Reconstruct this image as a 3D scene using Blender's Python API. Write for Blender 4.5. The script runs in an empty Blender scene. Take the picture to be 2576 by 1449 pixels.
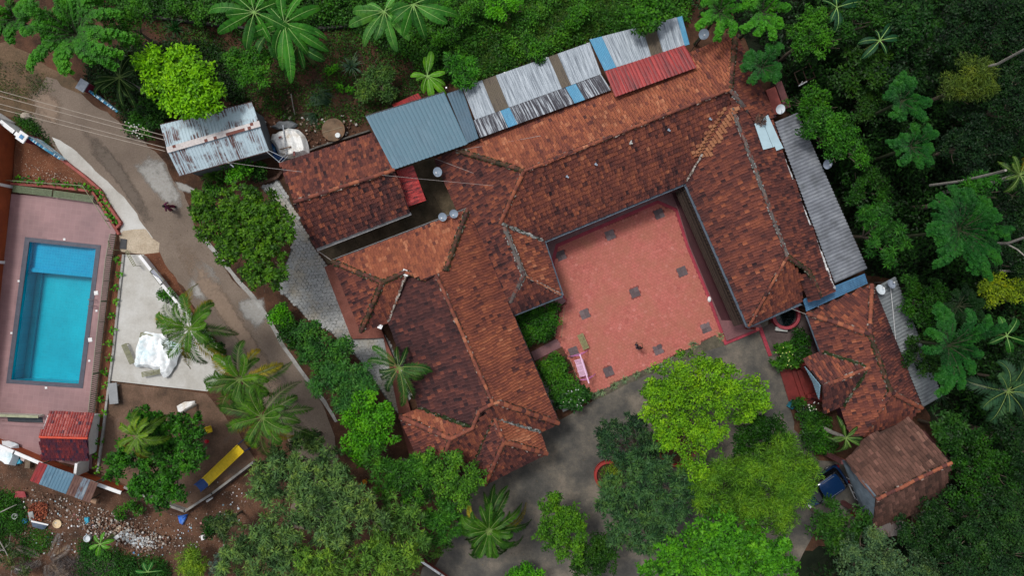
import bpy, math, random
import numpy as np
from mathutils import Vector, Matrix

# ---------------------------------------------------------------- camera, sky, sun
H = 54.0            # drone altitude (m)
S = 0.031           # metres on the ground per photo unit (photo 2576 units wide)
scn = bpy.context.scene
C = scn.collection
cam_d = bpy.data.cameras.new('camera')
cam = bpy.data.objects.new('camera', cam_d); C.objects.link(cam)
cam.location = (0, 0, H); cam.rotation_euler = (0, 0, 0)
cam_d.sensor_width = 36.0; cam_d.lens = 18.0 / (1288 * S / H)
cam_d.clip_start = 0.5; cam_d.clip_end = 500
scn.camera = cam
SUN_EL, SUN_AZ = 62.0, 315.0
w = bpy.data.worlds.new('World'); scn.world = w; w.use_nodes = True
nt = w.node_tree; bg = nt.nodes['Background']
sky = nt.nodes.new('ShaderNodeTexSky'); sky.sky_type = 'NISHITA'; sky.sun_disc = False
sky.sun_elevation = math.radians(SUN_EL); sky.sun_rotation = math.radians(SUN_AZ)
sky.air_density = 1.0; sky.dust_density = 3.0
hs = nt.nodes.new('ShaderNodeHueSaturation'); hs.inputs['Saturation'].default_value = 0.35
nt.links.new(sky.outputs[0], hs.inputs['Color']); nt.links.new(hs.outputs[0], bg.inputs[0])
bg.inputs[1].default_value = 0.13
sl = bpy.data.lights.new('sun', 'SUN'); sl.energy = 1.5; sl.angle = math.radians(11); sl.color = (1, 0.97, 0.92)
so = bpy.data.objects.new('sun', sl); C.objects.link(so)
az = math.radians(SUN_AZ)
sd = Vector((math.sin(az) * math.cos(math.radians(SUN_EL)), math.cos(az) * math.cos(math.radians(SUN_EL)), math.sin(math.radians(SUN_EL))))
so.rotation_euler = sd.to_track_quat('Z', 'Y').to_euler(); so.location = sd * 60
scn.view_settings.view_transform = 'Standard'; scn.view_settings.look = 'None'
scn.view_settings.exposure = 0.12; scn.view_settings.gamma = 1.0
scn.cycles.use_denoising = True
scn.cycles.max_bounces = 6; scn.cycles.transparent_max_bounces = 8
scn.cycles.caustics_reflective = False; scn.cycles.caustics_refractive = False

def P(px, py, z=0.0):
    k = S * (H - z) / H
    return Vector(((px - 1288) * k, (724.5 - py) * k, z))
def PX(px, py, plane):      # where the sight line of a photo point meets a roof plane
    n, p0 = plane
    d = P(px, py, 0) - Vector((0, 0, H)); c = Vector((0, 0, H))
    return c + d * ((p0 - c).dot(n) / d.dot(n))

# ---------------------------------------------------------------- materials
MATS = {}
def nodes(m):
    return m.node_tree.nodes, m.node_tree.links
def new_mat(name, rough=0.8, spec=0.3, metal=0.0):
    m = bpy.data.materials.new(name); m.use_nodes = True
    b = m.node_tree.nodes['Principled BSDF']
    b.inputs['Roughness'].default_value = rough; b.inputs['Metallic'].default_value = metal
    b.inputs['Specular IOR Level'].default_value = spec
    return m, b
def ramp(n, stops):
    r = n.new('ShaderNodeValToRGB'); e = r.color_ramp.elements
    while len(e) > 1: e.remove(e[-1])
    e[0].position = stops[0][0]; e[0].color = (*stops[0][1], 1)
    for p, c in stops[1:]:
        x = e.new(p); x.color = (*c, 1)
    return r
def noise(n, l, src, scale, detail=4, rough=0.6, stretch=None, loc=None):
    x = n.new('ShaderNodeTexNoise'); x.inputs['Scale'].default_value = scale
    x.inputs['Detail'].default_value = detail; x.inputs['Roughness'].default_value = rough
    if stretch or loc:
        mp = n.new('ShaderNodeMapping'); mp.inputs['Scale'].default_value = stretch or (1, 1, 1)
        mp.inputs['Location'].default_value = loc or (0, 0, 0)
        l.new(src, mp.inputs[0]); src = mp.outputs[0]
    l.new(src, x.inputs['Vector']); return x.outputs['Fac']
def pos_src(n):
    return n.new('ShaderNodeNewGeometry').outputs['Position']
def mix(n, l, fac, a, b, mode='MIX'):
    x = n.new('ShaderNodeMix'); x.data_type = 'RGBA'; x.blend_type = mode
    for sock, v in ((x.inputs['Factor'], fac), (x.inputs['A'], a), (x.inputs['B'], b)):
        if isinstance(v, (int, float)): sock.default_value = v
        elif isinstance(v, tuple): sock.default_value = (*v, 1)
        else: l.new(v, sock)
    return x.outputs['Result']
def bump(n, l, b, h, strength=0.4, dist=0.02):
    x = n.new('ShaderNodeBump'); x.inputs['Strength'].default_value = strength; x.inputs['Distance'].default_value = dist
    l.new(h, x.inputs['Height']); l.new(x.outputs[0], b.inputs['Normal'])

def plain(name, col, rough=0.7, metal=0.0, spec=0.3, var=0.25, scale=3.0, dirt=None):
    if name in MATS: return MATS[name]
    m, b = new_mat(name, rough, spec, metal); n, l = nodes(m); p = pos_src(n)
    f = noise(n, l, p, scale, 6, 0.65)
    r = ramp(n, [(0.3, tuple(c * (1 - var) for c in col)), (0.7, tuple(min(1, c * (1 + var)) for c in col))])
    l.new(f, r.inputs[0]); out = r.outputs[0]
    if dirt:
        f2 = noise(n, l, p, scale * 0.45, 8, 0.75, loc=(7, 3, 1))
        r2 = ramp(n, [(0.5, (0, 0, 0)), (0.68, (1, 1, 1))]); l.new(f2, r2.inputs[0])
        out = mix(n, l, r2.outputs[0], out, dirt)
    l.new(out, b.inputs['Base Color']); MATS[name] = m; return m

def ground(name, stops, scale=0.5, fine=None, rough=0.9, bumpy=0.5, loc=(0, 0, 0), spec=0.2, grain=0.8):
    """blotchy soil / concrete: two noises through a colour ramp, plus fine grain"""
    if name in MATS: return MATS[name]
    m, b = new_mat(name, rough, spec); n, l = nodes(m); p = pos_src(n)
    f = noise(n, l, p, scale, 9, 0.68, loc=loc)
    r = ramp(n, stops); l.new(f, r.inputs[0]); out = r.outputs[0]
    g = noise(n, l, p, 9.0, 8, 0.75)
    rg = ramp(n, [(0.3, (0.62, 0.62, 0.62)), (0.7, (1.3, 1.3, 1.3))]); l.new(g, rg.inputs[0])
    out = mix(n, l, grain, out, rg.outputs[0], 'MULTIPLY')
    if fine:
        s = noise(n, l, p, 14.0, 3, 0.5, loc=(3, 9, 2))
        rs = ramp(n, [(0.66, (0, 0, 0)), (0.70, (1, 1, 1))]); l.new(s, rs.inputs[0])
        out = mix(n, l, rs.outputs[0], out, fine)
    l.new(out, b.inputs['Base Color']); bump(n, l, b, g, bumpy, 0.04)
    MATS[name] = m; return m

def by_attr(name, stops, rough=0.75, spec=0.25, grime=None, gscale=0.9, lichen=None, gamt=0.7, lo=0.45, hi=0.66):
    """per-piece value 'v' through a ramp, with grime patches and lichen specks"""
    if name in MATS: return MATS[name]
    m, b = new_mat(name, rough, spec); n, l = nodes(m); p = pos_src(n)
    a = n.new('ShaderNodeAttribute'); a.attribute_name = 'v'
    r = ramp(n, stops); l.new(a.outputs['Fac'], r.inputs[0]); out = r.outputs[0]
    g = noise(n, l, p, 7.0, 6, 0.7)
    rg = ramp(n, [(0.3, (0.7, 0.7, 0.7)), (0.72, (1.25, 1.25, 1.25))]); l.new(g, rg.inputs[0])
    out = mix(n, l, 0.8, out, rg.outputs[0], 'MULTIPLY')
    if grime:
        f = noise(n, l, p, gscale, 9, 0.7)
        r2 = ramp(n, [(lo, (0, 0, 0)), (hi, (gamt, gamt, gamt))]); l.new(f, r2.inputs[0])
        out = mix(n, l, r2.outputs[0], out, grime)
    if lichen:
        f = noise(n, l, p, 5.5, 5, 0.8, loc=(4, 4, 4))
        r3 = ramp(n, [(0.66, (0, 0, 0)), (0.72, (0.75, 0.75, 0.75))]); l.new(f, r3.inputs[0])
        out = mix(n, l, r3.outputs[0], out, lichen)
    l.new(out, b.inputs['Base Color']); bump(n, l, b, g, 0.3, 0.01)
    MATS[name] = m; return m

def leaf_mat(ca, cb, trans=0.28):
    key = 'leaf_%s_%s' % (ca, cb)
    if key in MATS: return MATS[key]
    m, b = new_mat('foliage', 0.5, 0.20); n, l = nodes(m)
    a = n.new('ShaderNodeAttribute'); a.attribute_name = 'v'
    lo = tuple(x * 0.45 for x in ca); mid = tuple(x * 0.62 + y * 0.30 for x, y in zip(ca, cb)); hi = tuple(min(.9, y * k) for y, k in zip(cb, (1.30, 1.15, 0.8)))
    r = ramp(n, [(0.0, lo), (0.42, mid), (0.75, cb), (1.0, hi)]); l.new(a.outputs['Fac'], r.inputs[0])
    f = noise(n, l, pos_src(n), 0.9, 5, .7, loc=(ca[1] * 90, cb[1] * 50, 0)); rv = ramp(n, [(.32, (.58, .70, .85)), (.5, (1, 1, 1)), (.68, (1.55, 1.22, .8))]); l.new(f, rv.inputs[0])
    lc = mix(n, l, 1.0, r.outputs[0], rv.outputs[0], 'MULTIPLY'); l.new(lc, b.inputs['Base Color'])
    t = n.new('ShaderNodeBsdfTranslucent'); mx = n.new('ShaderNodeMixShader'); mx.inputs[0].default_value = trans
    l.new(lc, t.inputs[0]); l.new(b.outputs[0], mx.inputs[1]); l.new(t.outputs[0], mx.inputs[2])
    l.new(mx.outputs[0], n['Material Output'].inputs[0]); MATS[key] = m; return m

def sheet_mat(name, base, stops, sx=6.0, sy=0.45, rough=0.45, metal=0.0, lo=0.45, hi=0.6, spec=0.4):
    """sheet roofing: streaks that run down the ribs (UV: u across ribs, v along them, metres)"""
    if name in MATS: return MATS[name]
    m, b = new_mat(name, rough, spec, metal); n, l = nodes(m)
    uv = n.new('ShaderNodeUVMap').outputs[0]
    f = noise(n, l, uv, 1.0, 8, 0.7, stretch=(sx, sy, 1)); r = ramp(n, stops); l.new(f, r.inputs[0])
    big = noise(n, l, uv, 0.8, 4, 0.6, loc=(5, 2, 0)); rb = ramp(n, [(lo, (0, 0, 0)), (hi, (1, 1, 1))]); l.new(big, rb.inputs[0])
    out = mix(n, l, rb.outputs[0], base, r.outputs[0])
    g = noise(n, l, uv, 16, 4, 0.7); rg = ramp(n, [(0.3, (0.75, 0.75, 0.75)), (0.7, (1.2, 1.2, 1.2))]); l.new(g, rg.inputs[0])
    out = mix(n, l, 0.6, out, rg.outputs[0], 'MULTIPLY')
    l.new(out, b.inputs['Base Color']); MATS[name] = m; return m

# ---------------------------------------------------------------- object helpers
def raw_mesh(name, V, F, mat, v=None, uv=None, smooth=False):
    """V (n,3) array, F list of faces or (m,k) array; v = per-face value"""
    me = bpy.data.meshes.new(name)
    V = np.asarray(V, dtype=np.float32)
    if isinstance(F, np.ndarray):
        m, k = F.shape
        me.vertices.add(len(V)); me.vertices.foreach_set('co', V.ravel())
        me.loops.add(m * k); me.loops.foreach_set('vertex_index', F.astype(np.int32).ravel())
        me.polygons.add(m); me.polygons.foreach_set('loop_start', np.arange(0, m * k, k, dtype=np.int32))
        me.polygons.foreach_set('loop_total', np.full(m, k, dtype=np.int32))
        me.update(calc_edges=True)
    else:
        me.from_pydata([tuple(map(float, x)) for x in V], [], F)
    nf = len(me.polygons)
    if v is not None:
        at = me.attributes.new('v', 'FLOAT', 'FACE'); at.data.foreach_set('value', np.asarray(v, dtype=np.float32))
    if uv is not None:      # per-vertex uv
        ul = me.uv_layers.new(name='UVMap'); li = np.empty(len(me.loops), dtype=np.int32)
        me.loops.foreach_get('vertex_index', li)
        ul.data.foreach_set('uv', np.asarray(uv, dtype=np.float32)[li].ravel())
    if smooth: me.polygons.foreach_set('use_smooth', np.ones(nf, dtype=bool))
    if isinstance(mat, (list, tuple)):
        for x in mat: me.materials.append(x)
    else: me.materials.append(mat)
    return me
def tag(o, label=None, cat=None, group=None, kind=None):
    if label: o['label'] = label
    if cat: o['category'] = cat
    if group: o['group'] = group
    if kind: o['kind'] = kind
    return o
def thing(name, label, cat, loc, group=None):
    o = bpy.data.objects.new(name, None); C.objects.link(o); o.location = loc; o.empty_display_size = 0.3
    return tag(o, label, cat, group)
def link(name, me, parent=None, label=None, cat=None, group=None, kind=None):
    """mesh data is in world coordinates; shifts it so the object sits at its base or under its parent"""
    o = bpy.data.objects.new(name, me); C.objects.link(o)
    if parent is not None:
        o.parent = parent
        if parent.type == 'EMPTY': o.location = -Vector(parent.location)
    else:
        co = np.empty(len(me.vertices) * 3, dtype=np.float32); me.vertices.foreach_get('co', co); co = co.reshape(-1, 3)
        c = (co.min(0) + co.max(0)) / 2; c[2] = co[:, 2].min()
        me.vertices.foreach_set('co', (co - c).ravel()); me.update(); o.location = c.tolist()
    return tag(o, label, cat, group, kind)
def copy_tree(o, parent=None):
    c = o.copy(); C.objects.link(c)
    if parent is not None: c.parent = parent
    for ch in list(o.children): copy_tree(ch, c)
    return c

class MB:
    def __init__(s): s.V = []; s.F = []; s.v = []; s.UV = []
    def add(s, vs, fs, v=0.5, uv=None):
        o = len(s.V); s.V += [tuple(x) for x in vs]; s.F += [tuple(i + o for i in f) for f in fs]
        s.v += [v] * len(fs); s.UV += list(uv) if uv is not None else [(x[0], x[1]) for x in vs]
        return s
    def box(s, c, size, ax=None, v=0.5):
        """axis-aligned box or one turned so its x axis runs along ax"""
        c = Vector(c); X = Vector(ax).normalized() if ax is not None else Vector((1, 0, 0))
        Y = Vector((0, 0, 1)).cross(X)
        if Y.length < 1e-4: Y = Vector((0, 1, 0))
        Y.normalize(); Z = X.cross(Y)
        hx, hy, hz = [a / 2 for a in size]
        vs = [c + X * (i * hx) + Y * (j * hy) + Z * (k * hz) for k in (-1, 1) for j in (-1, 1) for i in (-1, 1)]
        s.add(vs, [(0, 2, 3, 1), (4, 5, 7, 6), (0, 1, 5, 4), (2, 6, 7, 3), (0, 4, 6, 2), (1, 3, 7, 5)], v); return s
    def beam(s, a, b, wd, ht, v=0.5):
        a = Vector(a); b = Vector(b); return s.box((a + b) / 2, ((b - a).length, wd, ht), b - a, v)
    def prism(s, pts, z0, z1, v=0.5):
        n = len(pts); a = sum(pts[i][0] * pts[(i + 1) % n][1] - pts[(i + 1) % n][0] * pts[i][1] for i in range(n))
        if a < 0: pts = pts[::-1]
        vs = [(p[0], p[1], z0) for p in pts] + [(p[0], p[1], z1) for p in pts]
        fs = [tuple(range(n, 2 * n)), tuple(range(n - 1, -1, -1))] + [(i, (i + 1) % n, n + (i + 1) % n, n + i) for i in range(n)]
        s.add(vs, fs, v); return s
    def slab(s, pts3, th, v=0.5):
        """3-D polygon thickened downward"""
        n = len(pts3); pts3 = [Vector(p) for p in pts3]
        nn = newell(pts3)
        if nn.z < 0: pts3 = pts3[::-1]
        vs = pts3 + [p - Vector((0, 0, th)) for p in pts3]
        fs = [tuple(range(n)), tuple(range(2 * n - 1, n - 1, -1))] + [((i + 1) % n, i, n + i, n + (i + 1) % n) for i in range(n)]
        s.add(vs, fs, v); return s
    def tube(s, pts, rad, sides=8, v=0.5, cap=True):
        pts = [Vector(p) for p in pts]; n = len(pts)
        if isinstance(rad, (int, float)): rad = [rad] * n
        vs = []
        ref = Vector((0.31, 0.17, 0.93))
        for i, p in enumerate(pts):
            t = (pts[min(i + 1, n - 1)] - pts[max(i - 1, 0)]).normalized()
            a = t.cross(ref)
            if a.length < 1e-3: a = t.cross(Vector((1, 0, 0)))
            a.normalize(); b = t.cross(a)
            vs += [p + (a * math.cos(2 * math.pi * k / sides) + b * math.sin(2 * math.pi * k / sides)) * rad[i] for k in range(sides)]
        fs = [(i * sides + k, i * sides + (k + 1) % sides, (i + 1) * sides + (k + 1) % sides, (i + 1) * sides + k) for i in range(n - 1) for k in range(sides)]
        if cap: fs += [tuple(range(sides))[::-1], tuple((n - 1) * sides + k for k in range(sides))]
        s.add(vs, fs, v); return s
    def lathe(s, c, prof, seg=24, v=0.5, mat=None, sy=1.0):
        """prof: (r, z) pairs, revolved about +Z at c; mat: optional rotation"""
        c = Vector(c); vs = []
        for r, z in prof:
            for k in range(seg):
                p = Vector((r * math.cos(2 * math.pi * k / seg), sy * r * math.sin(2 * math.pi * k / seg), z))
                vs.append(c + (mat @ p if mat else p))
        fs = [(i * seg + k, i * seg + (k + 1) % seg, (i + 1) * seg + (k + 1) % seg, (i + 1) * seg + k) for i in range(len(prof) - 1) for k in range(seg)]
        s.add(vs, fs, v); return s
    def build(s, name, mat, parent=None, smooth=False, uv=False, **kw):
        me = raw_mesh(name, np.array(s.V, dtype=np.float32), s.F, mat, s.v, s.UV if uv else None, smooth)
        return link(name, me, parent, **kw)

def newell(p):
    n = Vector((0, 0, 0))
    for i in range(len(p)):
        a, b = p[i], p[(i + 1) % len(p)]
        n += Vector(((a.y - b.y) * (a.z + b.z), (a.z - b.z) * (a.x + b.x), (a.x - b.x) * (a.y + b.y)))
    return n.normalized()
def inside(xs, ys, poly):
    r = np.zeros(len(xs), dtype=bool); j = len(poly) - 1
    for i in range(len(poly)):
        xi, yi = poly[i][0], poly[i][1]; xj, yj = poly[j][0], poly[j][1]
        c = ((yi > ys) != (yj > ys)) & (xs < (xj - xi) * (ys - yi) / ((yj - yi) if abs(yj - yi) > 1e-9 else 1e-9) + xi)
        r ^= c; j = i
    return r
def W(pts, z=0.0): return [P(x, y, z) for x, y in pts]
def wobble(pts, step=0.6, amp=0.12, seed=1):
    """world polygon with a ragged edge"""
    rng = random.Random(seed); out = []
    for i in range(len(pts)):
        a, b = pts[i], pts[(i + 1) % len(pts)]; n = max(1, int((b - a).length / step))
        for k in range(n):
            p = a.lerp(b, k / n); out.append(Vector((p.x + rng.uniform(-amp, amp), p.y + rng.uniform(-amp, amp), p.z)))
    return out
SHEETZ = [0]
def sheet(name, pts, z, mat, rag=0.0, seed=1, kind='structure', step=0.6, **kw):
    p = W(pts, z)
    if rag: p = wobble(p, step, rag, seed)
    mb = MB(); mb.slab([Vector((q.x, q.y, z)) for q in p], 0.05 if z > 0.05 else 0.002)
    return mb.build(name, mat, kind=kind, **kw)
# ---------------------------------------------------------------- tiled roofs
T_PROF = [(0.0, 0.0), (0.10, 0.028), (0.42, -0.004), (0.52, 0.024), (0.62, -0.004), (0.90, 0.010), (1.0, 0.034)]
def tile_field(mb, plane, poly, rng, tint=0.5, spread=0.3, tw=0.205, tl=0.325, stag=True, patchy=0.10):
    n, p0 = plane
    e = Vector((0, 0, 1)).cross(n).normalized(); u = n.cross(e).normalized()
    if u.z < 0: u = -u; e = -e
    L = [((p - p0).dot(e), (p - p0).dot(u)) for p in poly]
    e0 = min(a for a, b in L); e1 = max(a for a, b in L); u0 = min(b for a, b in L); u1 = max(b for a, b in L)
    ni = int((e1 - e0) / tw) + 2; nj = int((u1 - u0) / tl) + 1
    I, J = np.meshgrid(np.arange(-1, ni), np.arange(nj)); I = I.ravel().astype(float); J = J.ravel().astype(float)
    shift = (rng.random(nj + 1) * 0.5 if stag else np.zeros(nj + 1))[J.astype(int)] * tw
    A = e0 + I * tw + shift; B = u0 + J * tl
    ok = inside(A + tw / 2, B + tl * 0.45, L); A = A[ok]; B = B[ok]; m = len(A)
    if m == 0: return
    prof = np.array(T_PROF); k = len(prof)
    a = np.tile(prof[:, 0] * tw * 0.99, 3); c = np.tile(prof[:, 1], 3)
    b = np.concatenate([np.full(k, -0.02), np.full(k, tl + 0.02), np.full(k, -0.02)])
    c = c + np.concatenate([np.full(k, 0.062), np.full(k, 0.014), np.full(k, 0.005)])
    slip = rng.normal(0, 0.012, m); lift = rng.normal(0, 0.007, m); yaw = rng.normal(0, 0.02, m)
    aa = A[:, None] + a[None] + yaw[:, None] * b[None]; bb = B[:, None] + b[None] + slip[:, None]; cc = c[None] + lift[:, None]
    E = np.array(e); U = np.array(u); N = np.array(n); O = np.array(p0)
    V = O + aa[..., None] * E + bb[..., None] * U + cc[..., None] * N
    f = [(i, i + 1, k + i + 1, k + i) for i in range(k - 1)] + [(2 * k + i, 2 * k + i + 1, i + 1, i) for i in range(k - 1)]
    F = (np.array(f)[None] + (np.arange(m) * 3 * k)[:, None, None]).reshape(-1, 4)
    low = np.sin(A * 0.9 + 3 * np.sin(B * 0.7 + tint * 9)) * np.sin(B * 1.1 + 2 * np.sin(A * 0.5)) * patchy * 0.5
    colo = np.repeat(rng.normal(0, .05, (ni + 2) // 2 + 2), 2)[np.clip(I.astype(int) + 1, 0, ni)][ok]; hgt = B - u0
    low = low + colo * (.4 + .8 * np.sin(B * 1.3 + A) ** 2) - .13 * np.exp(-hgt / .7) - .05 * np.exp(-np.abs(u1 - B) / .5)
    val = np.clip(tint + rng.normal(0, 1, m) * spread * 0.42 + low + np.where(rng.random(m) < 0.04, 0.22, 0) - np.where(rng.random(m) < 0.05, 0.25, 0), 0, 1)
    mb['V'].append(V.reshape(-1, 3)); mb['F'].append(F + mb['n']); mb['n'] += m * 3 * k
    vv = np.repeat(val[:, None], len(f), 1); vv[:, k - 1:] *= 0.22; mb['v'].append(vv.ravel())  # front-edge faces darkened: the gap shadow between courses is painted in
class Roof:
    """all slopes of one roof in one mesh: a thick deck and every tile on it"""
    def __init__(s, seed, **kw): s.rng = np.random.default_rng(seed); s.t = dict(V=[], F=[], v=[], n=0); s.deck = MB(); s.kw = kw; s.planes = {}
    def slope(s, pts, tint=0.5, spread=0.3, tiles=True, name=None, **kw):
        an = [P(*p) for p in pts if len(p) == 3][:3]
        n = (an[1] - an[0]).cross(an[2] - an[0]).normalized()
        if n.z < 0: n = -n
        pl = (n, an[0]); poly = [PX(p[0], p[1], pl) for p in pts]
        s.deck.slab([q - n * 0.012 for q in poly], 0.09, 0.1)
        if tiles:
            k = dict(s.kw); k.update(kw); tile_field(s.t, pl, poly, s.rng, tint, spread, **k)
        if name: s.planes[name] = pl
        return pl
    def build(s, parent, mat, name='roof'):
        dv = np.array(s.deck.V, dtype=np.float32)
        V = np.concatenate(s.t['V'] + [dv]) if s.t['V'] else dv
        F = []
        for a in s.t['F']: F += a.tolist()
        F += [tuple(i + s.t['n'] for i in f) for f in s.deck.F]
        v = np.concatenate(s.t['v'] + [np.full(len(s.deck.F), 0.08)])
        return link(name, raw_mesh(name, V, F, mat, v), parent)
def ridge(parent, pts, z_off=0.05, style='orange', seed=0, rad=0.13):
    """row of overlapping half-round ridge tiles bedded on ragged mortar"""
    rng = random.Random(seed); mb = MB(); mo = MB()
    rad *= .86; P3 = [Vector(p) + Vector((0, 0, z_off)) for p in pts]
    for a, b in zip(P3, P3[1:]):
        d = b - a; n = max(1, int(d.length / 0.36)); t = d.normalized(); side = t.cross(Vector((0, 0, 1))).normalized(); up = side.cross(t)
        for k in range(n):
            p = a + d * (k / n); q = a + d * ((k + 1.12) / n); r0 = rad * rng.uniform(1.02, 1.14); r1 = rad * rng.uniform(0.84, 0.94); vs = []
            j = side * rng.uniform(-0.02, 0.02)
            for pt, r in ((p, r0), (q, r1)):
                for m in range(7):
                    an = math.pi * m / 6; vs.append(pt + j + side * (math.cos(an) * r) + up * (math.sin(an) * r * 0.85))
            val = min(1, max(0, rng.gauss({'orange': 0.56, 'mossy': 0.42, 'grey': 0.3, 'pale': 0.9}[style], 0.16)))
            mb.add(vs, [(m, m + 1, 8 + m, 7 + m) for m in range(6)] + [tuple(range(7))], val)
        m = max(2, int(d.length / 0.16))
        for sg in (-1, 1):
            for k in range(m):
                if rng.random() < (0.12 if style in ('mossy', 'grey') else 0.35): continue
                p = a + d * ((k + rng.uniform(0, 1)) / m) + side * sg * rad * rng.uniform(0.95, 1.35) - up * 0.03
                wv = rng.uniform(0.06, 0.2)
                mo.box(p, (wv, rng.uniform(0.04, 0.11), rng.uniform(0.05, 0.11)), t + side * rng.uniform(-0.4, 0.4), rng.random())
    rc = mb.build('ridge_cap', M_RIDGE[style], parent, smooth=False)
    if mo.V: mo.build('mortar', M_MORTAR[style], rc, kind='stuff')
    return rc
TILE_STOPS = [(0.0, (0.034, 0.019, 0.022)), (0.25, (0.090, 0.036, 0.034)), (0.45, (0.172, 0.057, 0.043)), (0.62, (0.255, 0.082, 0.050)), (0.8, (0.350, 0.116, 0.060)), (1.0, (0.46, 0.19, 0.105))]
M_TILE = by_attr('clay_tiles', TILE_STOPS, 0.8, 0.2, grime=(0.035, 0.02, 0.02), gscale=0.55, lo=0.50, hi=0.74, gamt=0.42)
M_TILE_L = by_attr('clay_tiles_lichen', TILE_STOPS, 0.8, 0.2, grime=(0.035, 0.02, 0.02), gscale=0.7, lo=0.52, hi=0.76, gamt=0.38, lichen=(0.42, 0.25, 0.19))
M_TILE_D = by_attr('clay_tiles_dirty', [(0, (.04, .024, .02)), (.3, (.11, .055, .042)), (.6, (.21, .105, .08)), (1, (.34, .19, .14))], 0.85, 0.2, grime=(0.05, 0.03, 0.022), gscale=0.8, lo=0.46, hi=0.70, gamt=0.6, lichen=(0.3, 0.2, 0.15))
M_RIDGE = {k: by_attr('ridge_' + k, TILE_STOPS, 0.85, 0.2, grime=g, gscale=2.5, lo=lo, hi=lo + 0.12, gamt=0.8) for k, g, lo in
           (('orange', (0.05, 0.03, 0.025), 0.55), ('mossy', (0.03, 0.035, 0.018), 0.42), ('grey', (0.13, 0.13, 0.12), 0.40), ('pale', (0.3, 0.2, 0.15), 0.6))}
M_MORTAR = {k: by_attr('mortar_' + k, st, 0.95, 0.1) for k, st in
            (('orange', [(0, (0.02, 0.02, 0.014)), (0.7, (0.10, 0.06, 0.045)), (1, (0.38, 0.32, 0.28))]),
             ('mossy', [(0, (0.012, 0.02, 0.008)), (0.7, (0.035, 0.05, 0.02)), (1, (0.2, 0.19, 0.16))]),
             ('grey', [(0, (0.02, 0.025, 0.015)), (0.5, (0.16, 0.17, 0.16)), (1, (0.4, 0.4, 0.38))]),
             ('pale', [(0, (0.1, 0.07, 0.05)), (1, (0.5, 0.45, 0.4))]))}
def footprint_walls(parent, pts, ze, mat, inset=0.55, z0=0.0, name='wall'):
    """walls under an eave outline given in photo units at eave height"""
    w_ = [P(x, y, ze) for x, y in pts]; c = sum(w_, Vector()) / len(w_)
    q = []
    for p in w_:
        d = c - p; q.append(p + d.normalized() * min(inset * 1.3, d.length * 0.5))
    mb = MB(); n = len(q); th = 0.2
    for i in range(n):
        a, b = q[i].copy(), q[(i + 1) % n].copy(); a.z = b.z = 0; d = (b - a).normalized()
        mb.beam(a + Vector((0, 0, (z0 + ze - 0.12) / 2)) , b + Vector((0, 0, (z0 + ze - 0.12) / 2)) - d * 0.101, th, ze - 0.12 - z0)
    return mb.build(name, mat, parent)
def gutter(parent, pts, ze, mat, r=0.085, name='gutter'):
    mb = MB()
    w_ = [P(x, y, ze - 0.05) for x, y in pts]
    for a, b in zip(w_, w_[1:]):
        d = (b - a).normalized(); s = d.cross(Vector((0, 0, 1)))
        mb.box((a + b) / 2 - Vector((0, 0, r)), ((b - a).length, r * 2, 0.02), d, 0.3)
        for sg in (-1, 1): mb.box((a + b) / 2 + s * sg * (r + 0.008), ((b - a).length, 0.016, 2 * r), d, 0.7)
    return mb.build(name, mat, parent)

# ---------------------------------------------------------------- corrugated sheeting
def corr(name, quad, pitch, amp, mat, parent=None, trap=True, sag=0.0, seed=1, **kw):
    """quad: A,B,C,D world points; ribs run A->D and repeat along A->B"""
    A, B, Cc, D = [np.array(q) for q in quad]; rng = np.random.default_rng(seed)
    wd = np.linalg.norm(B - A); ln = np.linalg.norm(D - A); nr = max(2, int(round(wd / pitch)))
    if trap: px = [0, .55, .66, .84, .95]; ph = [0, 0, 1, 1, 0]
    else: px = [0, .25, .5, .75]; ph = [0, .7, 1, .7]
    s = [(i + x) / nr for i in range(nr) for x in px] + [1.0]; hh = [h for i in range(nr) for h in ph] + [0]
    nv = max(3, int(ln / 0.8)); s = np.array(s); hh = np.array(hh); nrm = np.cross(B - A, D - A); nrm /= np.linalg.norm(nrm)
    if nrm[2] < 0: nrm = -nrm
    V = []; UV = []
    for j in range(nv + 1):
        t = j / nv
        row = (A[None] * (1 - s[:, None]) + B[None] * s[:, None]) * (1 - t) + (D[None] * (1 - s[:, None]) + Cc[None] * s[:, None]) * t
        dent = rng.normal(0, 0.006, len(s)).cumsum() * 0.2
        V.append(row + nrm[None] * ((hh * amp + dent - sag * math.sin(math.pi * t))[:, None])); UV += [(x * wd + seed * 3.1, t * ln) for x in s]
    m = len(s); V = np.concatenate(V); n0 = len(V)
    V = np.concatenate([V, V - nrm[None] * 0.006]); UV = UV + UV
    f = [(j * m + i, j * m + i + 1, (j + 1) * m + i + 1, (j + 1) * m + i) for j in range(nv) for i in range(m - 1)]
    F = np.array(f + [tuple(x + n0 for x in q[::-1]) for q in f], dtype=np.int32)
    me = raw_mesh(name, V, F, mat, np.full(len(F), .5), UV)
    return link(name, me, parent, **kw)

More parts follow.
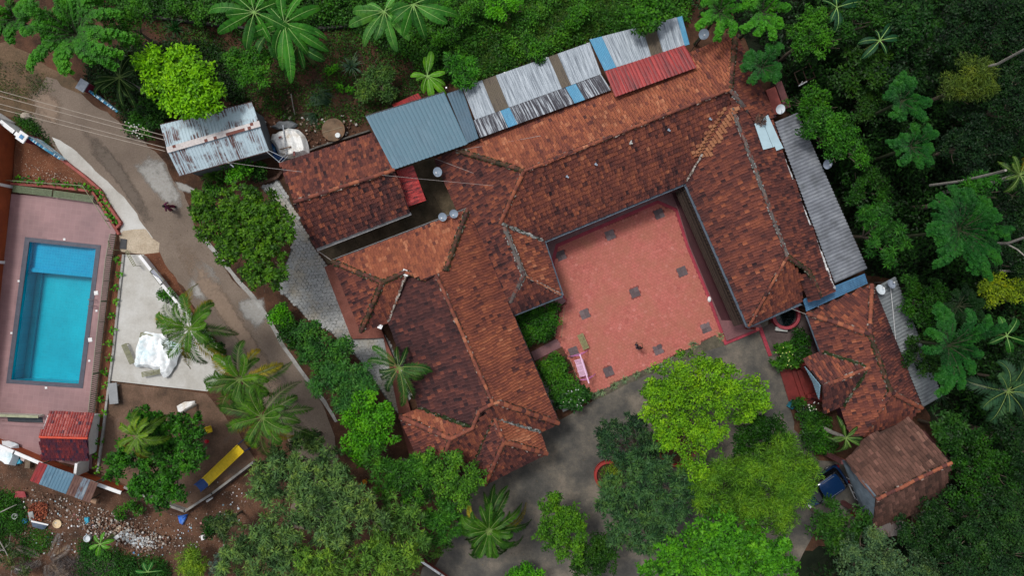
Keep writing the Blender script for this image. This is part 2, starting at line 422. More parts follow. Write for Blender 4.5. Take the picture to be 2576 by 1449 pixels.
# ---------------------------------------------------------------- foliage
def norm(a): return a / np.maximum(np.linalg.norm(a, axis=1, keepdims=True), 1e-6)
def leaf_quads(p, ax, nr, l, wd, v, fold=0.0):
    """diamond leaves: base p, axis ax, normal nr"""
    ax = norm(ax); nr = norm(nr - (nr * ax).sum(1, keepdims=True) * ax); sd = np.cross(ax, nr)
    l = l[:, None]; wd = wd[:, None]
    m = p + ax * l * 0.45
    q = np.stack([p, m + sd * wd / 2 + nr * wd * 0.12, p + ax * l - nr * l * 0.12, m - sd * wd / 2 + nr * wd * 0.12], 1)
    return q.reshape(-1, 3), v
def leaves_mesh(name, quads, vals, mat):
    V = np.concatenate(quads); v = np.concatenate(vals); F = np.arange(len(V), dtype=np.int32).reshape(-1, 4)
    return raw_mesh(name, V, F, mat, np.clip(v, 0, 1))
SP = {  # leaf length, width, clump radius, clump overlap, leaves factor, up tilt, kind
    'broad':  dict(l=0.27, w=0.135, rc=0.42, ov=2.0, lf=1.4, up=0.9),
    'small':  dict(l=0.19, w=0.10, rc=0.33, ov=1.9, lf=1.3, up=0.9),
    'mango':  dict(l=0.36, w=0.075, rc=0.40, ov=1.9, lf=1.35, up=0.8, whorl=True),
    'whorl':  dict(l=0.26, w=0.12, rc=0.30, ov=1.9, lf=1.5, up=0.9, whorl=True),
    'fine':   dict(l=0.30, w=0.045, rc=0.62, ov=2.2, lf=1.5, up=0.5),
    'feath':  dict(l=0.34, w=0.07, rc=0.55, ov=1.9, lf=1.5, up=0.9, whorl=True),
    'open':   dict(l=0.18, w=0.10, rc=0.33, ov=1.3, lf=1.2, up=0.9),
}
def crown_quads(rng, lobes, zt, sp, dens=1.0, flat=0.75, drop=0.0):
    q = SP[sp]; Q = []; VV = []; centres = []
    for li, lb in enumerate(lobes):
        px, py, r = lb[:3]; z = lb[3] if len(lb) > 3 else zt
        R = r * S * (H - z) / H * 1.18
        c = np.array(P(px, py, z - R * flat * .6)); c[2] = z - R * flat; centres.append((c, R))
        rc = min(q['rc'], R * 0.6) ; nc = max(4, int(q['ov'] * 1.3 * dens * (R / rc) ** 2))
        d = rng.normal(size=(nc, 3)); d[:, 2] = np.abs(d[:, 2]) * 1.0 - 0.12; d = norm(d)
        rad = R * (1 - 0.42 * rng.random((nc, 1)) ** 1.3) - rc * 0.45
        lump = 1 + 0.13 * np.sin(d[:, :1] * 7 + li) * np.sin(d[:, 1:2] * 6 + li * 2)
        cc = c + d * rad * lump * np.array([1, 1, flat])
        if R > 0.75:    # the lobe is itself a cluster of boughs with gaps between them
            ns = max(6, int(4.2 * (R / 0.62) ** 1.5)); rs = 0.50 * R ** 0.35
            sdir = rng.normal(size=(ns, 3)); sdir[:, 2] = np.abs(sdir[:, 2]) * 1.05 - .05; sdir = norm(sdir)
            sc_ = c + sdir * (R - rs * 0.75) * rng.uniform(.72, 1.08, (ns, 1)) * np.array([1, 1, flat]); si = rng.integers(0, ns, nc)
            e2 = rng.normal(size=(nc, 3)); e2[:, 2] = np.abs(e2[:, 2]) - .25; e2 = norm(e2)
            cc = sc_[si] + e2 * (rs * rng.uniform(.35, .95, (nc, 1))) * np.array([1, 1, .85]); sv = rng.normal(0, .11, ns)
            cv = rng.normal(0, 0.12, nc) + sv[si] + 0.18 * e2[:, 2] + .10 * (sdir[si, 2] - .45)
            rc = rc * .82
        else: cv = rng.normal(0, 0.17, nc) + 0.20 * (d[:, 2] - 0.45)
        nl = max(8, int(q['lf'] * math.pi * rc * rc / (q['l'] * q['w'] * 0.5)))
        idx = np.repeat(np.arange(nc), nl); m = len(idx)
        e = rng.normal(size=(m, 3)); e[:, 2] = np.abs(e[:, 2]) * 0.8 - 0.25; e = norm(e)
        if q.get('whorl'):
            # rosettes: a few twig tips per clump, leaves radiating from each tip
            nt_ = max(1, nl // 9); tw = rng.normal(size=(nc * nt_, 3)); tw[:, 2] = np.abs(tw[:, 2]); tw = norm(tw) * rc * rng.random((nc * nt_, 1)) ** 0.4
            ti = idx * nt_ + rng.integers(0, nt_, m); p = cc[idx] + tw[ti]
            ang = rng.random(m) * 2 * math.pi; ax = np.stack([np.cos(ang), np.sin(ang), rng.normal(-0.15, 0.3, m)], 1) + d[idx] * 0.35
            p = p + norm(ax) * 0.02
        else:
            p = cc[idx] + e * rc * (rng.random((m, 1)) ** 0.45); ang = rng.random(m) * 2 * math.pi
            ax = np.stack([np.cos(ang), np.sin(ang), rng.normal(-0.1, 0.35, m)], 1) + e * 0.7
        nr = np.tile(np.array([[0, 0, 1.0]]), (m, 1)) * q['up'] + e * 0.5 + rng.normal(0, 0.28, (m, 3))
        l = q['l'] * rng.uniform(0.7, 1.25, m); wd = q['w'] * rng.uniform(0.75, 1.25, m)
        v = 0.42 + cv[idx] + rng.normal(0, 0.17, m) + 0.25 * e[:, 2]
        a, b = leaf_quads(p, ax, nr, l, wd, v); Q.append(a); VV.append(b)
    return Q, VV, centres
M_BARK = plain('bark', (0.12, 0.095, 0.07), 0.9, var=0.4, scale=5)
M_BARK_PALE = plain('pale_bark', (0.30, 0.28, 0.25), 0.9, var=0.35, scale=6)
def tree(name, label, cat, lobes, zt, sp, cols, dens=1.0, flat=0.75, seed=0, group=None, bark=None, trunk=None, extra=None, stems=1, trans=0.28):
    rng = np.random.default_rng(seed + 11)
    Q, VV, cen = crown_quads(rng, lobes, zt, sp, dens, flat)
    cs = np.array([c for c, R in cen]); rs = np.array([R for c, R in cen]); m = (cs * rs[:, None]).sum(0) / rs.sum()
    base = Vector((m[0], m[1], 0)) if trunk is None else P(trunk[0], trunk[1], 0)
    t = thing(name, label, cat, base, group)
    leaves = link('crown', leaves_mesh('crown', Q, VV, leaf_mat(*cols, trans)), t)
    mb = MB(); zt_ = float(cs[:, 2].min()); r0 = 0.035 + 0.018 * zt_
    fork = Vector((m[0], m[1], max(0.25, zt_ * 0.62)))
    pr = random.Random(seed)
    mid = base.lerp(fork, 0.5) + Vector((pr.uniform(-.1, .1), pr.uniform(-.1, .1), 0)) * zt_ * 0.3
    mb.tube([base, mid, fork], [r0 * 1.25, r0, r0 * 0.8], 8)
    for c, R in cen:
        e = Vector(c) + Vector((0, 0, R * 0.35)); s_ = fork - (fork - base) * 0.08; k = s_.lerp(e, 0.5) - Vector((0, 0, 0.1 * R))
        mb.tube([s_, k, e], [r0 * 0.55, r0 * 0.38, r0 * 0.14], 6)
        for _ in range(4):
            an = pr.uniform(0, 6.28); tip = Vector(c) + Vector((math.cos(an) * R * 0.8, math.sin(an) * R * 0.8, R * pr.uniform(0.2, 0.55)))
            mb.tube([k.lerp(e, 0.6), k.lerp(tip, 0.6), tip], [r0 * 0.25, r0 * 0.16, 0.012], 5)
    mb.build('trunk', bark or M_BARK, t)
    return t
def arms_tree(name, label, cat, cx, cy, z, n, length, cols, seed=0, group=None, up=0.35, droop=0.5, sub=1.0, arms=None, tube_r=0.38):
    """tree of feathery arms: each branch a bottle-brush of compound leaves"""
    rng = np.random.default_rng(seed + 5); c = np.array(P(cx, cy, z)); Q = []; VV = []
    t = thing(name, label, cat, (c[0], c[1], 0), group); mb = MB()
    L0 = length * S * (H - z) / H; ga = 2.399963
    k = 0
    lst = arms or [((i * ga + rng.uniform(-.5, .5)) % 6.283, L0 * (0.40 + 0.60 * math.sqrt((i + 0.5) / n)) * rng.uniform(0.70, 1.10)) for i in range(n)]
    hub = Vector((c[0], c[1], z - L0 * 0.28))
    for i, (an, L) in enumerate(lst):
        d = np.array([math.cos(an), math.sin(an), 0]); sd = np.array([-math.sin(an), math.cos(an), 0])
        hi = 0.30 + 0.75 * (1 - L / (L0 * 1.1)); av = rng.normal(0, .11) + .16 * (1 - L / L0); s = np.linspace(0, 1, 9); bend = rng.uniform(-0.22, 0.22)
        path = np.array(hub)[None] + d[None] * (s * L)[:, None] + sd[None] * (np.sin(s * 2.2) * bend * L)[:, None] + np.array([0, 0, 1.0])[None] * (np.sin(s * 1.9) * L * (up + hi * 0.5) - (s ** 2.5) * L * droop * 0.4)[:, None]
        mb.tube([tuple(x) for x in path[:7]], list(np.linspace(0.05, 0.01, 7)), 5)
        # compound leaves (each 2 rows of leaflets) spring from the outer 3/4 of the arm
        nf = int(46 * L / 2.0) + 16
        ts = 0.03 + 0.97 * rng.random(nf) ** 0.8; around = rng.uniform(-1.9, 1.9, nf)
        pts = np.stack([np.interp(ts, s, path[:, j]) for j in range(3)], 1)
        fr = tube_r * .86 * (0.8 + 0.35 * rng.random(nf)) * (1.2 - 0.55 * ts)
        out = np.sin(around)[:, None] * sd[None] + np.cos(around)[:, None] * np.array([0, 0, 0.55])[None] + d[None] * rng.uniform(0.35, 0.8, (nf, 1))
        out = norm(out); nlf = 9
        for g in range(nlf):
            f = (g + 0.6) / nlf; q = pts + out * (fr * f * 1.25)[:, None] - np.array([0, 0, 1.0])[None] * (f * f * fr * 0.35)[:, None]
            perp = norm(np.cross(out, np.array([0, 0, 1.0])[None] + out * 0.2 + rng.normal(0, .1, out.shape)))
            for sg in (-1, 1):
                ax = perp * sg + out * 0.45; nr = np.array([0, 0, 1.0])[None] + out * 0.2 + rng.normal(0, 0.2, out.shape)
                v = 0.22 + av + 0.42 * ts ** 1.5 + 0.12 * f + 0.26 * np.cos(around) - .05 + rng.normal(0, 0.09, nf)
                a, b = leaf_quads(q, ax, nr, np.full(nf, 0.17) * rng.uniform(.8, 1.2, nf) * (1.15 - 0.5 * f), np.full(nf, 0.066), v)
                Q.append(a); VV.append(b)
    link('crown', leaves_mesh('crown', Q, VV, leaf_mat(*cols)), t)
    mb.tube([(c[0], c[1], 0), (c[0] + .1, c[1], z * 0.4), tuple(hub)], [0.15, 0.12, 0.08], 8)
    mb.build('trunk', plain('mossy_bark', (.035, .045, .02), .9, var=.4), t); return t
def scatter(rng, poly, n):
    xs = [p[0] for p in poly]; ys = [p[1] for p in poly]; m = int(n * 1.5) + 10; X = np.zeros(0); Y = np.zeros(0)
    while len(X) < n:
        x = rng.uniform(min(xs), max(xs), m); y = rng.uniform(min(ys), max(ys), m); k = inside(x, y, poly); X = np.append(X, x[k]); Y = np.append(Y, y[k])
    return X[:n], Y[:n]
def undergrowth(name, label, cat, poly, n, h, l, wd, cols, seed=0, clump=0.0, thin=0.0, kind='stuff', up=0.9, z0=0.0, trans=0.28):
    """low leafy growth spread over an area (photo units)"""
    rng = np.random.default_rng(seed); wp = [(p.x, p.y) for p in W(poly, 0)]
    X, Y = scatter(rng, wp, n)
    field = np.sin(X * 1.7 + 2 * np.sin(Y * 0.8 + seed)) + np.sin(Y * 2.1 + 2 * np.sin(X * 1.1)) + 0.8 * np.sin(X * 4.3 + Y * 3.1)
    X = X + rng.normal(0, .22, n); Y = Y + rng.normal(0, .22, n)
    keep = field > (-3 + thin * 5) + rng.normal(0, 0.5, n); X = X[keep]; Y = Y[keep]; field = field[keep]; m = len(X)
    hh = h * (0.35 + 0.28 * (field + 1.5)).clip(0.1, 1.4)
    Z = z0 + hh * rng.random(m) ** 0.6; ang = rng.random(m) * 6.283
    ax = np.stack([np.cos(ang), np.sin(ang), rng.normal(0, 0.35, m)], 1)
    nr = np.stack([rng.normal(0, .4, m), rng.normal(0, .4, m), np.full(m, up)], 1)
    a, b = leaf_quads(np.stack([X, Y, Z], 1), ax, nr, l * rng.uniform(.6, 1.3, m), wd * rng.uniform(.7, 1.3, m), 0.35 + 0.12 * field + rng.normal(0, .15, m))
    return link(name, leaves_mesh(name, [a], [b], leaf_mat(*cols, trans)), None, label, cat, None, kind)
def blades(rng, bx, by, z, n, L, wd, spread=1.0, v0=0.5, bend=0.8, az=None, azs=3.14):
    """arching grass blades from one base, 3 segments each"""
    ang = rng.random(n) * 6.283 if az is None else az + rng.uniform(-azs, azs, n)
    l = L * rng.uniform(.55, 1.1, n); out = rng.uniform(0.25, 1.0, n) * spread
    d = np.stack([np.cos(ang), np.sin(ang), np.zeros(n)], 1); sd = np.stack([-np.sin(ang), np.cos(ang), np.zeros(n)], 1)
    p0 = np.array([bx, by, z])[None] + d * 0.03 + sd * rng.normal(0, .04, (n, 1)); Qs = []; Vs = []; prev = p0; pw = wd
    for k in (1, 2, 3):
        f = k / 3; q = p0 + d * (l * out * f)[:, None] + np.array([0, 0, 1.0])[None] * (l * (f * (1.1 - out * .4) - bend * out * f * f))[:, None]
        q[:, 2] = np.maximum(q[:, 2], z + 0.01)
        w2 = wd * (1 - f) ** 0.6 if k < 3 else 0.004
        Qs.append(np.stack([prev - sd * pw / 2, prev + sd * pw / 2, q + sd * w2 / 2, q - sd * w2 / 2], 1).reshape(-1, 3)); Vs.append(v0 + rng.normal(0, .12, n) + .1 * f); prev = q; pw = w2
    return Qs, Vs
def grass_field(name, label, cat, poly, nt_, nb, L, wd, cols, seed=0, kind='stuff', bend=0.8, spread=1.0, z0=0.0):
    rng = np.random.default_rng(seed); wp = [(p.x, p.y) for p in W(poly, 0)]; X, Y = scatter(rng, wp, nt_); Q = []; V = []
    for x, y in zip(X, Y):
        a, b = blades(rng, x, y, z0, nb, L * rng.uniform(.6, 1.3), wd, spread, rng.uniform(.25, .75), bend); Q += a; V += b
    return link(name, leaves_mesh(name, Q, V, leaf_mat(*cols)), None, label, cat, None, kind)
def tuft(name, label, cat, px, py, n, L, wd, cols, seed=0, group=None, z0=0.0, spread=1.0, bend=0.8, az=None, azs=3.14, part='leaf_blades'):
    rng = np.random.default_rng(seed); p = P(px, py, z0)
    t = thing(name, label, cat, p, group); a, b = blades(rng, p.x, p.y, z0, n, L, wd, spread, .5, bend, az, azs)
    link(part, leaves_mesh(part, a, b, leaf_mat(*cols)), t); MB().lathe((p.x, p.y, z0), [(0.001, 0.0), (0.05, 0.0), (0.04, 0.14), (0.001, 0.18)], 8).build('stem', M_BARK, t)
    return t
def frond_quads(rng, base, az, L, z_up, droop, nl=26, ll=0.55, lw=0.05, v0=0.45, vee=0.35, curl=0.0, tip=0.0):
    """one pinnate palm frond; returns (quads, values, spine points)"""
    s = np.linspace(0, 1, 11); d = np.array([math.cos(az), math.sin(az), 0]); sd = np.array([-math.sin(az), math.cos(az), 0])
    path = np.array(base)[None] + d[None] * (np.sin(s * 1.35) / np.sin(1.35) * L)[:, None] + sd[None] * ((s ** 2) * curl * L)[:, None] + np.array([0, 0, 1.0])[None] * (z_up * L * s * (1 - s * .35) - droop * L * s ** 2.3)[:, None]
    ts = np.linspace(0.12, 0.985, nl * 2); p = np.stack([np.interp(ts, s, path[:, j]) for j in range(3)], 1)
    tg = norm(np.gradient(path, axis=0)); tg = norm(np.stack([np.interp(ts, s, tg[:, j]) for j in range(3)], 1))
    side = norm(np.cross(tg, np.array([[0, 0, 1.0]]))); upv = np.cross(side, tg)
    Q = []; V = []
    env = (np.sin(ts * 2.6 + 0.35)).clip(0.25, 1)
    for sg in (-1, 1):
        ax = side * sg + tg * (0.55 + 0.8 * ts[:, None]) + upv * vee + rng.normal(0, .07, p.shape); ln = ll * env * rng.uniform(.78, 1.15, len(ts))
        a, b = leaf_quads(p, ax, upv + side * sg * -0.35, ln, np.full(len(ts), lw), v0 + rng.normal(0, .1, len(ts)) + tip * ts); Q.append(a); V.append(b)
    return Q, V, path
def palm(name, label, cx, cy, z, n, length, cols, seed=0, base=None, group=None, ll=0.5, lw=0.04, droop=0.45, old=0.25, cat='palm tree', nl=24, arms=None, bunch=1, vee=.35, tr=0.13):
    rng = np.random.default_rng(seed + 3); c = P(cx, cy, z); b0 = P(base[0], base[1], 0) if base else Vector((c.x, c.y, 0)); L0 = length * S * (H - z) / H
    t = thing(name, label, cat, b0, group); mat = leaf_mat(*cols); old_m = leaf_mat((0.16, 0.15, 0.012), (0.45, 0.36, 0.02)); rach = plain('frond_stalk', (0.16, 0.24, 0.06), .6)
    ga = 2.399963
    for i in range(n):
        f = (i + .5) / n; az_ = (i * ga + rng.uniform(-.38, .38)) if arms is None else math.radians(arms[i][0])
        L = L0 * (0.55 + 0.45 * f) * rng.uniform(.72, 1.10) if arms is None else L0 * arms[i][1]
        Q, V, path = frond_quads(rng, (c.x, c.y, c.z), az_, L, 0.95 * (1 - f) + 0.10, droop * (0.4 + 0.9 * f) * rng.uniform(.6, 1.6), nl, ll * L / 2.4 if L < 2.4 else ll, lw, 0.66 - 0.38 * f + rng.normal(0, .06), vee, rng.uniform(-.38, .38))
        isold = rng.random() < old and f > .45
        fr = link('frond', leaves_mesh('frond', Q, V, old_m if isold else mat), t)
        mb = MB(); mb.tube([tuple(x) for x in path], list(np.linspace(0.032, 0.008, len(path))), 5); mb.build('midrib', rach, fr)
    mb = MB(); mid = b0.lerp(c, .5) + Vector((.1, -.1, 0)); k = 9
    pts = [b0.lerp(mid, j / 4) for j in range(5)] + [mid.lerp(c - Vector((0, 0, .15)), j / 4) for j in range(1, 5)]
    mb.tube(pts, [tr * (1.25 - .04 * j) * (1 + .06 * (j % 2)) for j in range(k)], 9); mb.build('trunk', M_BARK_PALE, t)
    return t
def big_leaf(rng, base, az, L, wd, z_up, droop, v0, tear=0.25, twist=0.0):
    """banana leaf: midrib with two torn blades folded up in a shallow vee"""
    n = 22; s = np.linspace(0, 1, n + 1); d = np.array([math.cos(az), math.sin(az), 0]); sd = np.array([-math.sin(az), math.cos(az), 0])
    path = np.array(base)[None] + d[None] * (np.sin(s * 1.2) / math.sin(1.2) * L)[:, None] + np.array([0, 0, 1.0])[None] * (z_up * L * s - droop * L * s ** 2.2)[:, None] + sd[None] * (twist * L * s ** 2)[:, None]
    env = wd / 2 * np.sin(math.pi * np.clip((s - .08) / .92, 0, 1) ** .85) ** .55
    roll = rng.uniform(-.75, .75); sd = sd * math.cos(roll) + np.array([0, 0, math.sin(roll)]); V = []; F = []; v = []
    for sg in (-1, 1):
        for k in range(2, n):
            torn = rng.random() < tear; g = 0.80 if torn else 0.995; w0 = env[k]; w1 = env[k + 1]; jt = rng.uniform(.9, 1.04)
            dz = rng.uniform(-.05, .01) if torn else 0
            a = path[k]; b = path[k] + (path[k + 1] - path[k]) * g; lift = 0.28
            o = len(V); sweep = (path[k + 1] - path[k]) * 0.9
            for q, ww, f in ((a, 0, 0), (b, 0, 0), (b + sweep * .5, w1 * .55, .55), (b + sweep, w1 * jt, 1), (a + sweep, w0 * jt, 1), (a + sweep * .5, w0 * .55, .55)):
                V.append(q + sd * sg * ww + np.array([0, 0, lift * ww * (1 - f * .9) + dz * f]))
            F += [(o, o + 1, o + 2, o + 5), (o + 5, o + 2, o + 3, o + 4)]; v += [v0 + rng.normal(0, .05)] * 2
    return V, F, v, path
def banana(name, label, cx, cy, z, spec, cols, seed=0, group=None, wd=0.74, base=None, tear=.34, stem_r=.12):
    """spec: list of (angle deg in the photo, length in photo units)"""
    rng = np.random.default_rng(seed + 9); c = P(cx, cy, z); b0 = P(base[0], base[1], 0) if base else Vector((c.x, c.y, 0))
    t = thing(name, label, 'banana plant', b0, group); mat = leaf_mat(*cols, 0.35); rib = plain('banana_midrib', (0.22, 0.38, 0.10), .5)
    for i, (a, l) in enumerate(spec):
        L = l * S * (H - z) / H; V, F, v, path = big_leaf(rng, tuple(c), math.radians(a), L, min(wd, L * .36), rng.uniform(.25, .5), rng.uniform(.35, .6), rng.uniform(.35, .75), tear, rng.uniform(-.15, .15))
        lf = link('leaf', raw_mesh('leaf', np.array(V), F, mat, np.clip(v, 0, 1)), t)
        mb = MB(); mb.tube([tuple(x + np.array([0, 0, .012])) for x in path], list(np.linspace(0.035, 0.008, len(path))), 5); mb.build('midrib', rib, lf)
    MB().tube([b0, b0.lerp(c, .5), c], [stem_r * 1.3, stem_r, stem_r * .5], 9).build('stem', plain('banana_stem', (0.12, 0.16, 0.05), .6), t)
    return t
# ================================================================ GROUND
def frame_quads(outer, inner, z, th=0.05):
    mb = MB()
    for i in range(4):
        j = (i + 1) % 4; mb.slab([Vector((*outer[i][:2], z)), Vector((*outer[j][:2], z)), Vector((*inner[j][:2], z)), Vector((*inner[i][:2], z))], th)
    return mb
M_SOIL = ground('soil', [(0.3, (0.022, 0.013, 0.008)), (0.45, (0.060, 0.030, 0.018)), (0.6, (0.110, 0.052, 0.030)), (0.75, (0.165, 0.075, 0.042))], 0.55, (0.22, 0.15, 0.10), bumpy=0.8)
M_SOILR = ground('red_soil', [(0.3, (0.10, 0.040, 0.022)), (0.55, (0.17, 0.066, 0.034)), (0.75, (0.23, 0.10, 0.055))], 0.6, (0.45, 0.32, 0.22), bumpy=0.8)
M_SOILG = ground('garden_soil', [(0.28, (0.06, 0.042, 0.032)), (0.42, (0.12, 0.075, 0.050)), (0.55, (0.18, 0.11, 0.075)), (0.64, (0.15, 0.11, 0.085)), (0.8, (0.24, 0.16, 0.11))], 0.4, bumpy=0.6)
M_LITTER_SHADE = ground('leaf_litter', [(0.3, (0.004, 0.008, 0.003)), (0.5, (0.010, 0.016, 0.007)), (0.62, (0.022, 0.018, 0.010)), (0.8, (0.045, 0.028, 0.016))], 0.5, bumpy=1.0)  # forest litter near black, with the shade under dense trees painted in
M_ROAD = ground('mud_road', [(0.25, (0.12, 0.092, 0.070)), (0.42, (0.175, 0.135, 0.106)), (0.58, (0.215, 0.168, 0.132)), (0.75, (0.25, 0.195, 0.155))], 0.22, (0.13, 0.10, 0.08), bumpy=0.4)
M_ROADD = ground('road_shoulder', [(0.3, (0.07, 0.055, 0.035)), (0.5, (0.13, 0.085, 0.05)), (0.7, (0.19, 0.12, 0.075))], 0.6, bumpy=0.8)
M_CONC = ground('pale_concrete', [(0.25, (0.32, 0.30, 0.27)), (0.42, (0.46, 0.44, 0.40)), (0.6, (0.56, 0.55, 0.52)), (0.8, (0.62, 0.61, 0.59))], 0.35, bumpy=0.15, grain=.3)
M_CONCG = ground('grey_concrete', [(0.3, (0.22, 0.21, 0.19)), (0.5, (0.36, 0.35, 0.33)), (0.7, (0.46, 0.46, 0.45))], 0.8, bumpy=0.25)
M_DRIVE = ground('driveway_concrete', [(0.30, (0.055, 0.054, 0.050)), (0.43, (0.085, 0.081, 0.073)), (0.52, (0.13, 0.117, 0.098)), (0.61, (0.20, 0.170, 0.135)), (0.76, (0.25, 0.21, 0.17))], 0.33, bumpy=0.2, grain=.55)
M_YARD = ground('yard_concrete', [(0.3, (0.055, 0.045, 0.028)), (0.5, (0.115, 0.088, 0.055)), (0.7, (0.18, 0.135, 0.085))], 0.9, bumpy=0.2)
M_VER = ground('verandah_floor', [(0.3, (0.15, 0.060, 0.065)), (0.55, (0.21, 0.088, 0.092)), (0.75, (0.27, 0.12, 0.12))], 0.7, bumpy=0.05, rough=0.45, spec=0.5)
M_BORDER = ground('red_border', [(0.3, (0.27, 0.035, 0.055)), (0.6, (0.40, 0.055, 0.080)), (0.8, (0.46, 0.085, 0.10))], 1.2, bumpy=0.1, rough=0.5)
M_BRED = plain('red_oxide', (0.16, 0.025, 0.022), 0.5, var=0.3, scale=1.5, dirt=(0.07, 0.02, 0.018))
M_WHITE = plain('white_paint', (0.80, 0.80, 0.80), 0.6, var=0.05, scale=2, dirt=(0.66, 0.66, 0.64))
M_GUT = plain('blue_grey_gutter', (0.11, 0.15, 0.20), 0.4, var=0.25, spec=0.5)
M_GUTW = plain('pale_gutter', (0.42, 0.42, 0.42), 0.5, var=0.3, scale=4)
M_WALLD = plain('maroon_wall', (0.12, 0.045, 0.045), 0.7, var=0.25)
M_STEEL = plain('steel', (0.45, 0.46, 0.48), 0.35, 0.8, var=0.15)
M_DARKM = plain('dark_metal', (0.03, 0.03, 0.035), 0.5, 0.3, var=0.3)

pool_o = W([(65, 596), (255.5, 617), (210, 977), (17.5, 964)]); pool_i = W([(75.8, 608.5), (243, 625.7), (199.7, 965.7), (30, 955)])
far = [Vector((-190, 150, 0)), Vector((190, 150, 0)), Vector((190, -150, 0)), Vector((-190, -150, 0))]
frame_quads(far, pool_o, 0.0, 0.3).build('ground', M_SOIL, kind='structure')
sheet('forest_floor', [(1700, -300), (3200, -300), (3200, 1800), (1950, 1800), (2000, 1400), (2150, 1350), (2300, 1330), (2400, 1200), (2330, 1030), (2250, 700), (2180, 690), (2060, 400), (1960, 250), (1850, 60)], 0.005, M_LITTER_SHADE, 0.3, 2)
sheet('lane_shoulder', [(-300, 60), (20, 105), (90, 150), (180, 190), (240, 240), (200, 235), (120, 190), (95, 240), (85, 290), (30, 300), (-300, 230)], 0.012, M_ROADD, 0.2, 4)
sheet('road', [(-300, 120), (0, 150), (100, 175), (160, 200), (235, 262), (300, 305), (345, 345), (405, 395), (440, 455), (470, 500), (500, 590), (550, 655), (600, 720), (660, 775), (700, 850), (750, 925), (800, 1000), (835, 1075), (850, 1150), (870, 1330), (720, 1330), (760, 1180), (700, 1060), (620, 970), (560, 880), (470, 740), (395, 640), (300, 575), (240, 465), (165, 395), (110, 345), (75, 310), (0, 285), (-300, 240)], 0.008, M_ROAD, 0.12, 5)
def soft_patch(pts, edge, mat=None, z=.0125):
    """worn patch whose rim breaks up into the road (rim value 0 -> 1 inside, eaten by noise)"""
    mat = mat or M_PATCH; w_ = wobble(W(pts, z), .5, .05, int(pts[0][0])); c = sum(w_, Vector()) / len(w_); n_ = len(w_); V = list(w_) + [c.lerp(p, 1 - edge) for p in w_] + [c]
    F = [(i, (i + 1) % n_, n_ + (i + 1) % n_, n_ + i) for i in range(n_)] + [(n_ + i, n_ + (i + 1) % n_, 2 * n_) for i in range(n_)]
    if newell([Vector(V[i]) for i in range(n_)]).z < 0: F = [f[::-1] for f in F]
    me = bpy.data.meshes.new('worn_patch'); me.from_pydata([tuple(v) for v in V], [], F); at = me.attributes.new('v', 'FLOAT', 'POINT'); at.data.foreach_set('value', [0.0] * n_ + [1.0] * n_ + [1.3]); me.materials.append(mat)
    soft_patch.k = getattr(soft_patch, 'k', 0) + 1; o = link('worn_patch', me, kind='structure'); o.location.z = .0125 + .0006 * soft_patch.k; return o
def patch_mat(name, ca, cb):
    m, b = new_mat(name, .85, .2); n, l = nodes(m); p = pos_src(n); a = n.new('ShaderNodeAttribute'); a.attribute_name = 'v'
    f = noise(n, l, p, 1.6, 9, .75); r = ramp(n, [(.3, ca), (.7, cb)]); l.new(noise(n, l, p, 5, 6, .7), r.inputs[0]); l.new(r.outputs[0], b.inputs['Base Color'])
    ad = n.new('ShaderNodeMath'); ad.operation = 'MULTIPLY_ADD'; l.new(f, ad.inputs[0]); ad.inputs[1].default_value = 2.2; l.new(a.outputs['Fac'], ad.inputs[2])
    mr = n.new('ShaderNodeMapRange'); mr.inputs['From Min'].default_value = 1.35; mr.inputs['From Max'].default_value = 2.15; l.new(ad.outputs[0], mr.inputs['Value'])
    tr_ = n.new('ShaderNodeBsdfTransparent'); mx_ = n.new('ShaderNodeMixShader'); l.new(mr.outputs[0], mx_.inputs[0]); l.new(tr_.outputs[0], mx_.inputs[1]); l.new(b.outputs[0], mx_.inputs[2]); l.new(mx_.outputs[0], n['Material Output'].inputs[0]); return m
M_PATCH = patch_mat('worn_concrete', (.27, .255, .23), (.38, .37, .35)); M_ROADL = patch_mat('sandy_wear', (.20, .145, .105), (.27, .20, .15)); M_ROADK = patch_mat('damp_mud', (.115, .092, .072), (.165, .13, .105))
sheet('roadside_slab', [(129, 346), (151, 351), (193, 382), (241, 430), (296, 482), (324, 507), (361, 569), (384, 600), (300, 592), (310, 558), (262, 489), (220, 448), (162, 403)], 0.013, M_CONC, 0.08, 6, step=0.5)
soft_patch([(335, 422), (330, 410), (372, 382), (412, 395), (440, 452), (464, 495), (466, 532), (438, 536), (408, 512), (373, 474)], .38)
soft_patch([(485, 640), (515, 652), (540, 672), (560, 700), (566, 748), (535, 760), (510, 765), (488, 765), (468, 730), (474, 680)], .44)
soft_patch([(592, 758), (630, 738), (668, 744), (676, 800), (666, 825), (645, 836), (606, 800)], .36)
soft_patch([(432, 452), (470, 462), (500, 480), (480, 490), (446, 478)], .45)
soft_patch([(60, 230), (120, 215), (170, 260), (150, 330), (90, 300)], .5, M_ROADL)
soft_patch([(420, 560), (470, 600), (540, 680), (600, 780), (700, 930), (760, 1040), (740, 1080), (640, 930), (520, 760), (430, 640)], .5, M_ROADL)
soft_patch([(190, 300), (260, 350), (330, 440), (400, 560), (380, 590), (300, 470), (220, 380)], .5, M_ROADK)
soft_patch([(700, 1000), (760, 1040), (840, 1130), (850, 1250), (760, 1300), (720, 1150)], .5, M_ROADK)
sheet('tan_path', [(300, 592), (309, 580), (366, 575), (384, 600), (402, 612), (398, 634), (360, 640), (303, 633)], 0.016, ground('tan_cement', [(0.3, (0.38, 0.30, 0.21)), (0.7, (0.55, 0.46, 0.35))], 1.0, bumpy=0.15), 0.04, 10)
